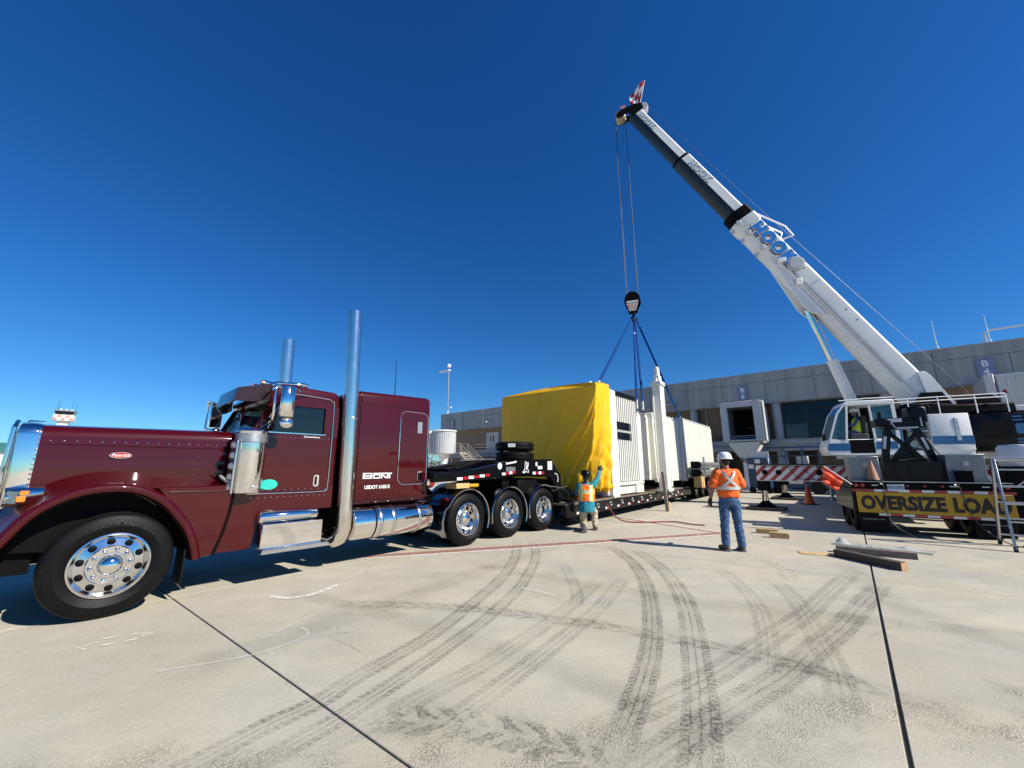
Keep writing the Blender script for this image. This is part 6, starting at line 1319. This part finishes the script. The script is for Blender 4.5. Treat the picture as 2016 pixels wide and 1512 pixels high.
m = MB(); m.beam((1.20, 1.08, 2.90), (1.30, 1.08, 2.66), .03, .03); m.beam((1.82, 1.08, 2.92), (1.82, 1.08, 2.68), .05, .03); m.beam((1.32, 1.08, 2.66), (1.75, 1.08, 2.66), .03, .04); m.build('head_trim', 'galv', hd_)
m = MB(); m.tube(catmull([(1.95, 1.1, 1.82), (2.2, .9, 1.80), (1.6, 1.0, 1.84), (1.2, .95, 1.80)], 6), .015, 6); m.tube(catmull([(1.9, 1.15, 2.3), (2.05, 1.0, 1.9), (2.3, .9, 1.8)], 5), .015, 6); m.build('hydraulic_hoses', 'hose', ot)
# slack straps / air hoses hanging from the tail
m = MB(); m.tube(catmull([(.62, -.04, 1.24), (.60, -.06, .9), (.60, -.05, .5), (.72, -.12, .22), (.95, -.25, .06), (1.02, -.32, .03)], 6), .011, 6); m.tube(catmull([(1.92, -.04, 1.26), (1.95, -.06, 1.0), (2.03, -.06, .55), (2.18, -.15, .25), (2.42, -.35, .03), (2.62, -.50, .02), (2.60, -.3, .02)], 6), .011, 6); m.build('hanging_hose', 'hose', ot)
m = MB(); m.tube([(.60, -.02, 1.28), (.56, -.02, 1.24), (.62, -.03, 1.2)], .018, 6); m.tube([(1.90, -.02, 1.30), (1.86, -.02, 1.24), (1.93, -.03, 1.18)], .018, 6); m.build('hose_coupling', 'galv', ot)
OM = M.Translation(OLOC) @ M.Rotation(OZ, 4, 'Z')
for (a, b, z1, lab, tl) in ((.10, .72, 1.90, 'diamond plate toolbox on the left of the oversize trailer deck', -.02), (1.92, 2.58, 1.93, 'diamond plate toolbox on the right of the oversize trailer deck', .02)):
    t = thing('toolbox', lab, 'toolbox', (OM @ V((a, .45, 1.272))).to_tuple(), OZ, 'toolboxes on the trailer'); W = b - a
    m = MB(); m.hexa([(0, 0, 0), (W, 0, 0), (W, .5, 0), (0, .5, 0), (tl, .0, z1 - 1.272), (W + tl, 0, z1 - 1.272), (W + tl, .5, z1 - 1.272), (tl, .5, z1 - 1.272)], .008); m.build('body', 'diamond', t)
    m = MB(); m.hexa([(-.01 + tl, -.012, z1 - 1.31), (W + .01 + tl, -.012, z1 - 1.31), (W + .01 + tl, .51, z1 - 1.31), (-.01 + tl, .51, z1 - 1.31), (-.01 + tl, -.012, z1 - 1.266), (W + .01 + tl, -.012, z1 - 1.266), (W + .01 + tl, .51, z1 - 1.266), (-.01 + tl, .51, z1 - 1.266)], .006); m.build('lid', 'diamond', t)
    m = MB(); m.box(W * .45, W * .6, -.02, -.005, (z1 - 1.272) * .6, (z1 - 1.272) * .75); m.build('latch', 'galv', t)
t = cone((OM @ V((.50, .22, 1.286))).to_tuple(), .50, 'faded traffic cone standing on the trailer tail before the left toolbox', mat('faded_cone', (.40, .20, .12), .7))
t = thing('battery_box', 'small dark box on the trailer tail before the right toolbox', 'box', (OM @ V((2.0, .15, 1.286))).to_tuple(), OZ); m = MB(); m.box(0, .26, 0, .2, 0, .26, .01); m.build('body', 'satin', t); m = MB(); m.box(-.005, .265, -.005, .205, .24, .265); m.build('lid', 'rubber', t)
# orange warning flags
def oflag(loc, top_, seed, lab):
    t = thing('warning_flag', lab, 'flag', (OM @ V(loc)).to_tuple(), OZ, 'orange flags on the oversize trailer'); m = MB(); p0, p1 = V((0, 0, 0)), V(top_); m.cyl(p0, p1, .012, .010, 8); m.build('staff', 'lettwhite', t)
    n = 14; vs = []
    for i in range(n + 1):
        for j in range(n + 1):
            a, b = i / n, j / n; p = p1.lerp(p0, .02 + .72 * a); q = V((-.02 + .06 * sin(a * 5 + seed) * b + (-.10 * b if top_[0] < 0 else .10 * b), .09 * sin(a * 9 + b * 4 + seed) * b + .05 * sin(b * 12 + seed), -.44 * b * (1 - .35 * a)))
            vs.append(p + q)
    m = MB(); m.add(vs, [(i * (n + 1) + j, (i + 1) * (n + 1) + j, (i + 1) * (n + 1) + j + 1, i * (n + 1) + j + 1) for i in range(n) for j in range(n)]); m.build('cloth', 'flagorange', t, 180)
oflag((.02, -.02, 1.20), (-.52, -.05, .46), .4, 'orange warning flag on a slanted white staff at the left corner of the trailer')
oflag((2.80, -.02, 1.20), (.50, -.05, .45), 2., 'orange warning flag at the right corner of the trailer, cut by the picture edge')
# white tank behind
t = thing('white_tank', 'white plastic drum standing behind the right toolbox near the picture edge', 'drum', (OM @ V((3.75, 1.9, 0))).to_tuple(), OZ); m = MB(); m.box(-.5, .6, -.4, .4, 0, 1.65, .02); m.build('stand', 'satin', t); m = MB(); m.lathe([(0, 1.65), (.40, 1.65), (.42, 1.7), (.42, 2.1), (.36, 2.18), (0, 2.2)], (0, 0, 0), (0, 0, 1), 28); m.build('drum', 'white', t)
# ladder
lad = thing('step_ladder', 'aluminium folding ladder standing in front of the trailer at the right picture edge', 'ladder', (10.27, 8.65, 0), 0)
sp_ = V((.335, .41, 0)); sd = V((.77, -.63, 0)) * .27
for sgn, nm in ((1, 'rear'), (-1, 'front')):
    rails = []
    for q in (-1, 1):
        foot = sp_ * sgn + sd * (1.15 * q + .0) + V((.27 * .77, -.27 * .63, 0)); topp = sp_ * sgn * .10 + sd * (.85 * q) + V((.27 * .77, -.27 * .63, 1.80)); rails.append((foot, topp))
        m = MB(); m.beam(foot + V((0, 0, .03)), topp, .075, .035, sd, .004); m.build('rail', 'alu', lad)
        m = MB(); m.beam(foot, foot + (topp - foot) * .05, .09, .05, sd); m.build('foot', 'rubber', lad)
    for k in range(5):
        t_ = .12 + k * .19; a, b = rails[0][0].lerp(rails[0][1], t_), rails[1][0].lerp(rails[1][1], t_); m = MB(); m.beam(a, b, .04, .03); m.build('rung', 'alu', lad)
m = MB(); c = V((.27 * .77, -.27 * .63, 1.8)); m.cyl(c - sd * .95, c + sd * .95, .05, None, 14); m.build('hinge', 'alu', lad)
# timbers and loose things on the apron
def lumber(name, p0, p1, wd, ht, m_, lab, cat='timber', z=0., roll=0, grp=None):
    p0, p1 = V((*p0, z)), V((*p1, z)); d = p1 - p0; t = thing(name, lab, cat, ((p0 + p1) / 2).to_tuple(), atan2(d.y, d.x), grp); L = d.length / 2
    m = MB(); m.box(-L, L, -wd / 2, wd / 2, 0, ht, .006); m.build('beam', m_, t); return t, L
t, L = lumber('timber_beam', (6.40, 8.30), (7.35, 7.66), .15, .12, 'greywood', 'grey weathered timber beam lying on the concrete, the farther of two')
t, L = lumber('timber_beam', (6.10, 7.92), (6.33, 6.84), .14, .13, 'oldwood', 'dark timber beam with a fresh sawn end, nearest loose timber on the concrete')
m = MB(); m.box(L, L + .003, -.068, .068, .003, .127); m.build('sawn_end', mat('sawn_end', (.45, .26, .14), .8), t)
lumber('wood_block', (6.22, 10.62), (6.62, 10.36), .13, .11, 'pine', 'pale pine block behind the other one right of the standing worker', 'wood block', 0, 0, 'pine blocks')
lumber('wood_block', (6.12, 9.93), (6.46, 9.74), .14, .13, 'pine', 'bright yellow pine block lying nearer, right of the standing worker', 'wood block', 0, 0, 'pine blocks')
lumber('plywood_offcut', (5.60, 8.22), (6.10, 8.02), .28, .012, 'pine', 'thin plywood offcut flat on the concrete left of the dark beams', 'plywood')
lumber('pry_bar', (6.02, 8.02), (6.28, 7.98), .03, .03, 'satin', 'short black steel bar beside the plywood offcut', 'bar')
# crumpled plastic film
m = MB(); n, k = 40, 12; vs = []
for i in range(n + 1):
    for j in range(k + 1):
        a, b = i / n, j / k; h = .11 * math.exp(-((a - .07) / .06) ** 2) * sin(pi * b) + .05 * math.exp(-((a - .72) / .07) ** 2) * sin(pi * b) + .022 * abs(sin(a * 31 + b * 7)) * sin(pi * b) + .012 * random.random()
        wv = .30 + .12 * sin(a * 7); p = V((7.05, 9.12, 0)).lerp(V((8.12, 8.06, 0)), a) + V((.70, .70, 0)) * (b - .5) * wv
        vs.append(p + V((0, 0, .022 + h)))
m.add(vs, [(i * (k + 1) + j, (i + 1) * (k + 1) + j, (i + 1) * (k + 1) + j + 1, i * (k + 1) + j + 1) for i in range(n) for j in range(k)])
tag(m.build('plastic_film', 'plastic', None, 60), 'crumpled clear plastic film lying on the concrete behind the timber beams', 'plastic film')
# red hose from the trailer
m = MB(); m.tube(catmull([(2.92, 13.0, .75), (3.0, 12.9, .45), (3.2, 12.6, .12), (3.48, 12.4, .03), (4.0, 12.38, .025), (4.55, 12.45, .025), (4.9, 12.42, .03), (5.05, 12.05, .035), (5.2, 11.85, .028), (5.45, 11.75, .025)], 6), .018, 8)
tag(m.build('air_hose', 'redhose'), 'dark red hose hanging from the lowboy trailer and trailing over the concrete', 'hose')

# ------------------------------------------------------------------ people
def skin_mesh(name, parts, vox=.014, sm=6):
    m = MB()
    for p in parts:
        if len(p) == 4 and not isinstance(p[0], str): m.caps(*p)
        elif p[0] == 'ball': m.ball(p[1], p[2], 14, 10)
        elif p[0] == 'loft': m.loft([[V((c[0] + c[3] * cos(t), c[1] + c[4] * sin(t), c[2])) for t in [2 * pi * k / 20 for k in range(20)]] for c in p[1]])
    o = obj(name, m.mesh(name, 0), None); r = o.modifiers.new('r', 'REMESH'); r.mode = 'VOXEL'; r.voxel_size = vox; s = o.modifiers.new('s', 'SMOOTH'); s.iterations = sm; s.factor = .5
    me = bpy.data.meshes.new_from_object(o.evaluated_get(bpy.context.evaluated_depsgraph_get())); bpy.data.objects.remove(o); me.shade_smooth(); return me
def wrinkle(me, amp, sc, seed=0):
    from mathutils import noise
    me.update()
    for v in me.vertices: v.co += v.normal * amp * noise.noise(V((v.co.x * sc, v.co.y * sc, v.co.z * sc * 1.4 + seed)))
    return me
def hand(wr, fw, palmn, s=1.):
    # wrist, forward dir, palm normal: palm + five curled fingers
    wr, fw, pn = V(wr), V(fw).normalized(), V(palmn).normalized(); sd_ = fw.cross(pn); out = [(wr, wr + fw * .05 * s, .028 * s, .036 * s), (wr + fw * .05 * s - sd_ * .02 * s, wr + fw * .085 * s - sd_ * .025 * s, .024 * s, .02 * s), (wr + fw * .05 * s + sd_ * .02 * s, wr + fw * .085 * s + sd_ * .025 * s, .024 * s, .02 * s)]
    for q, L in ((-1.5, .062), (-.5, .075), (.5, .072), (1.5, .058)):
        b = wr + fw * .09 * s + sd_ * q * .021 * s; k = b + (fw * .9 + pn * .35) * L * .55 * s; out += [(b, k, .0115 * s, .0105 * s), (k, k + (fw * .45 + pn * .8) * L * .5 * s, .0105 * s, .009 * s)]
    b = wr + fw * .03 * s - sd_ * .034 * s; k = b + (fw * .6 - sd_ * .6 + pn * .3) * .045 * s; out += [(b, k, .015 * s, .012 * s), (k, k + (fw * .9 + pn * .4) * .035 * s, .012 * s, .010 * s)]
    return out
def hat(parent, c, col, s=1., tilt=0):
    m = MB(); cx, cy, cz = c
    m.loft([[V((cx + rx * s * cos(t), cy + ry * s * sin(t) + dy * s, cz + z * s)) for t in [2 * pi * k / 24 for k in range(24)]] for rx, ry, z, dy in ((.150, .185, -.005, .01), (.152, .188, .004, .01), (.128, .15, .012, 0), (.126, .147, .05, 0), (.112, .130, .095, 0), (.08, .095, .125, 0), (.035, .045, .138, 0), (.004, .004, .14, 0))])
    h = m.build('hard_hat', col, parent, 60); m = MB(); m.tube([(cx, cy - .13 * s, cz + .055 * s), (cx, cy - .07 * s, cz + .125 * s), (cx, cy + .07 * s, cz + .125 * s), (cx, cy + .13 * s, cz + .05 * s)], .012 * s, 8); m.build('ridge', col, h)
    return h
def head_parts(c, fwd_y=1, s=1.):
    c = V(c); return [('ball', c, (.078 * s, .098 * s, .115 * s)), ('ball', c + V((0, .02, -.06)) * s, (.062 * s, .075 * s, .07 * s)), (c + V((0, -.02, -.08)) * s, c + V((0, -.03, -.20)) * s, .055 * s, .062 * s), ('ball', c + V((0, .10, -.02)) * s, (.016 * s, .022 * s, .025 * s)),
                      ('ball', c + V((.078, -.01, -.01)) * s, (.012 * s, .022 * s, .032 * s)), ('ball', c + V((-.078, -.01, -.01)) * s, (.012 * s, .022 * s, .032 * s)), ('ball', c + V((0, .088, -.07)) * s, (.028 * s, .012 * s, .010 * s)), ('ball', c + V((.03, .086, .01)) * s, (.013 * s, .01 * s, .008 * s)), ('ball', c + V((-.03, .086, .01)) * s, (.013 * s, .01 * s, .008 * s))]
# standing worker, seen from behind (local +y = facing direction)
def standing():
    s = 1.0
    P = tag(obj('person', skin_mesh('person', head_parts((0, .01, 1.70)) + [((-.20, 0, 1.47), (-.285, -.02, 1.20), .058, .050), ((-.285, -.02, 1.20), (-.32, .06, .97), .048, .034), ((.20, 0, 1.47), (.27, -.01, 1.20), .058, .050), ((.27, -.01, 1.20), (.22, .17, 1.05), .048, .034), ('loft', [(0, 0, 1.0, .15, .11), (0, 0, 1.25, .15, .10), (0, 0, 1.48, .17, .09), (0, 0, 1.54, .07, .06)])] + hand((.22, .18, 1.05), (-.7, .6, -.2), (0, 0, -1)) + hand((-.32, .07, .96), (-.1, .25, -1), (.8, .3, 0)) + [((-.10, 0, .95), (-.12, .0, .5), .08, .05), ((.10, 0, .95), (.12, .0, .5), .08, .05), ((-.12, 0, .5), (-.14, -.02, .1), .05, .04), ((.12, 0, .5), (.13, -.02, .1), .05, .04)]), 'skin'), 'worker in white hard hat, orange hi-vis vest and jeans standing with his back turned', 'person')
    tr = skin_mesh('trousers', [('loft', [(0, 0, .84, .185, .135), (0, -.01, .95, .19, .14), (0, 0, 1.06, .175, .125)]), ((-.095, -.005, .90), (-.12, .015, .50), .108, .080), ((-.12, .015, .50), (-.145, -.02, .13), .080, .078), ((.095, -.005, .90), (.125, .015, .50), .108, .080), ((.125, .015, .50), (.14, -.02, .12), .080, .078)], .014, 4)
    obj('jeans', wrinkle(tr, .016, 16, 3), 'denim', P)
    sh = skin_mesh('shirt', [('loft', [(0, 0, .93, .185, .135), (0, 0, 1.10, .195, .140), (0, 0, 1.28, .205, .14), (0, -.005, 1.42, .215, .125), (0, -.005, 1.50, .15, .09), (0, 0, 1.55, .075, .065)]), ((-.17, 0, 1.45), (-.275, -.015, 1.24), .095, .085), ((.17, 0, 1.45), (.26, -.01, 1.24), .095, .085)], .014, 5)
    obj('shirt', wrinkle(sh, .010, 12, 7), 'orange', P)
    vs = skin_mesh('vest', [('loft', [(0, -.008, 1.00, .205, .150), (0, -.008, 1.12, .212, .155), (0, -.008, 1.28, .216, .155), (0, -.01, 1.42, .205, .138), (0, -.01, 1.50, .14, .10)])], .014, 4)
    vo = obj('vest', wrinkle(vs, .010, 11, 1), 'orange', P)
    def band(pts, wd):
        m = MB(); ps = catmull([V(p) for p in pts], 5); rings = []
        for i, p in enumerate(ps):
            d = (ps[min(i + 1, len(ps) - 1)] - ps[max(i - 1, 0)]).normalized(); n = V((p.x, p.y * 1.6, 0)).normalized(); sdv = d.cross(n).normalized() * wd / 2; rings.append([p - sdv, p + sdv, p + sdv + n * .006, p - sdv + n * .006])
        m.loft(rings); return m.build('reflective_band', 'reftape', vo)
    band([(.222 * cos(t), -.008 + .163 * sin(t), 1.17) for t in [2 * pi * k / 20 for k in range(21)]], .055)
    band([(-.12, -.115, 1.50), (-.06, -.165, 1.40), (.02, -.172, 1.30), (.13, -.14, 1.20)], .05); band([(.12, -.115, 1.50), (.06, -.165, 1.40), (-.02, -.172, 1.30), (-.13, -.14, 1.20)], .05)
    for sx in (-1, 1):
        bt = skin_mesh('boot', [((.14 * sx + .0, -.05, .055), (.15 * sx - (.05 if sx < 0 else 0), .13, .045), .052, .045), ((.14 * sx, -.03, .06), (.14 * sx, -.025, .20), .055, .06)], .012, 3); bo = obj('boot', bt, 'boot', P)
        m = MB(); m.box(.14 * sx - .055 - (.02 if sx < 0 else 0), .14 * sx + .05, -.105, .175, .0, .028, .012); m.build('sole', 'sole', bo)
    obj('glove', skin_mesh('glove', hand((-.322, .065, .955), (-.1, .25, -1), (.8, .3, 0), 1.18), .008, 2), 'glove', P)
    obj('hair', skin_mesh('hair', [('ball', (0, -.03, 1.685), (.080, .085, .085))], .012, 2), 'hair', P)
    hat(P, (0, .0, 1.735), 'hatwhite', 1.0); return P
W1 = standing(); W1.location = (4.44, 8.40, 0); W1.rotation_euler = (0, 0, radians(-8)); W1.scale = (1.04, 1.04, 1.04)
def kneeling():
    P = tag(obj('person', skin_mesh('person', head_parts((.0, .10, 1.255)) + [('loft', [(0, .0, .55, .15, .12), (0, .03, .8, .15, .11), (0, .06, 1.05, .17, .09), (0, .08, 1.12, .07, .06)]), ((.18, .06, 1.06), (.27, .25, 1.20), .052, .045), ((.27, .25, 1.20), (.32, .44, 1.38), .044, .032), ((-.18, .06, 1.05), (-.24, .20, .85), .052, .045), ((-.24, .20, .85), (-.15, .40, .80), .044, .03), ((-.1, 0, .55), (-.11, .22, .14), .08, .06), ((-.11, .22, .12), (-.07, -.2, .12), .05, .04), ((.1, 0, .55), (.16, .32, .42), .08, .06), ((.16, .32, .42), (.16, .22, .1), .05, .04)] + hand((.32, .45, 1.39), (.15, .5, .85), (0, 1, -.3)) + hand((-.15, .41, .80), (.4, .9, 0), (0, 0, -1))), 'skin'), 'kneeling worker in black hard hat and orange-lime vest reaching up to the yellow tarpaulin', 'person')
    obj('trousers', wrinkle(skin_mesh('trousers', [('loft', [(0, -.02, .48, .17, .15), (0, -.01, .60, .175, .15), (0, .0, .72, .16, .13)]), ((-.09, -.02, .54), (-.11, .20, .14), .105, .085), ((-.11, .21, .10), (-.08, -.16, .115), .085, .065), ((.09, -.01, .54), (.16, .28, .40), .105, .085), ((.16, .29, .42), (.165, .20, .12), .085, .072)], .014, 4), .012, 16, 2), 'khaki', P)
    obj('shirt', wrinkle(skin_mesh('shirt', [('loft', [(0, -.04, .44, .185, .16), (0, -.02, .58, .20, .165), (0, .01, .75, .19, .145), (0, .05, .98, .205, .125), (0, .07, 1.08, .14, .09), (0, .08, 1.13, .075, .065)]), ((.16, .06, 1.04), (.27, .25, 1.20), .085, .062), ((.27, .25, 1.20), (.315, .42, 1.36), .06, .048), ((-.16, .06, 1.03), (-.24, .20, .85), .085, .062), ((-.24, .20, .85), (-.16, .38, .80), .06, .046)], .014, 5), .012, 13, 5), 'turq', P)
    vo = obj('vest', wrinkle(skin_mesh('vest', [('loft', [(0, .0, .68, .205, .165), (0, .03, .85, .21, .155), (0, .05, .98, .205, .145), (0, .065, 1.07, .15, .11)])], .014, 4), .008, 12, 2), 'orange', P)
    def vb(x0, x1, z0, z1, m_, off):
        m = MB(); n = 8; rings = []
        for i in range(n + 1):
            t = i / n; z = z0 + (z1 - z0) * t; k = (z - .68) / .39; ry = .165 - .045 * k; cy = .0 + .062 * k; rx = .208 - .02 * max(0, k - .5)
            row = []
            for j in range(7): x = x0 + (x1 - x0) * j / 6; row.append(V((x, cy - ry * sqrt(max(0, 1 - min(.98, (x / rx) ** 2))) - off, z)))
            rings.append(row)
        m.loft(rings, False, False); return m.build('vest_band', m_, vo, 180)
    vb(-.19, .19, .86, .965, 'hiyellow', .010); vb(-.19, .19, .89, .935, 'reftape', .014)
    for a, b in ((-.165, -.075), (.075, .165)): vb(a, b, .69, 1.06, 'hiyellow', .012); vb(a + .025, b - .025, .69, 1.06, 'reftape', .016)
    sh = skin_mesh('shoe', [((-.07, -.20, .10), (-.03, -.27, .05), .05, .045), ((-.08, -.19, .16), (-.03, -.26, .06), .05, .045)], .012, 3); so = obj('shoe', sh, 'boot', P)
    m = MB(); m.hexa([(-.125, -.225, .19), (-.02, -.235, .20), (.02, -.315, .02), (-.075, -.325, .02), (-.13, -.245, .19), (-.03, -.262, .20), (.015, -.34, .02), (-.085, -.345, .02)], .012); m.build('sole', 'sole', so)
    sh = skin_mesh('shoe', [((.165, .16, .06), (.18, .36, .05), .052, .045)], .012, 3); so = obj('shoe', sh, 'boot', P); m = MB(); m.box(.11, .225, .10, .40, .0, .028, .01); m.build('sole', 'sole', so)
    obj('glove', skin_mesh('glove', hand((.318, .445, 1.385), (.15, .5, .85), (0, 1, -.3), 1.2), .008, 2), 'glove', P); obj('glove', skin_mesh('glove', hand((-.15, .41, .80), (.4, .9, 0), (0, 0, -1), 1.18), .008, 2), 'glove', P)
    obj('hair', skin_mesh('hair', [('ball', (0, .06, 1.24), (.082, .085, .085)), ((0, .03, 1.2), (0, .02, 1.12), .05, .035)], .012, 2), 'hair', P)
    hat(P, (0, .095, 1.285), 'black', .98); return P
W2 = kneeling(); W2.location = (1.97, 10.86, 0); W2.rotation_euler = (0, 0, radians(-14)); W2.scale = (1.1, 1.1, 1.1)
def operator():
    P = tag(obj('person', skin_mesh('person', head_parts((0, 0, .82)) + [('loft', [(0, 0, .05, .17, .14), (0, -.02, .3, .17, .12), (0, -.02, .55, .19, .10), (0, -.01, .63, .07, .06)]), ((-.19, 0, .56), (-.24, .14, .34), .055, .048), ((-.24, .14, .34), (-.18, .36, .34), .046, .034), ((.19, 0, .56), (.24, .14, .34), .055, .048), ((.24, .14, .34), (.18, .36, .34), .046, .034), ((-.1, 0, .08), (-.12, .42, .10), .09, .07), ((.1, 0, .08), (.12, .42, .10), .09, .07), ((-.12, .42, .10), (-.12, .5, -.25), .065, .05), ((.12, .42, .10), (.12, .5, -.25), .065, .05)] + hand((-.18, .37, .34), (.2, 1, 0), (0, 0, -1)) + hand((.18, .37, .34), (-.2, 1, 0), (0, 0, -1)), .02), 'denim'), 'crane operator in a lime hi-vis top sitting in the crane cab', 'person')
    obj('hi_vis_top', skin_mesh('hi_vis_top', [('loft', [(0, 0, .05, .185, .155), (0, -.02, .3, .19, .14), (0, -.02, .52, .2, .12), (0, -.01, .62, .09, .08)])], .02, 3), 'hiyellow', P); hat(P, (0, 0, .86), 'hatwhite', 1.)
    obj('face', skin_mesh('face', [('ball', (0, .01, .82), (.085, .10, .118))], .015, 2), 'skin', P); return P
OPR = operator(); OPR.matrix_world = CM @ at(1.45, 1.92, 2.80, M.Rotation(-pi / 2, 4, 'Z'))
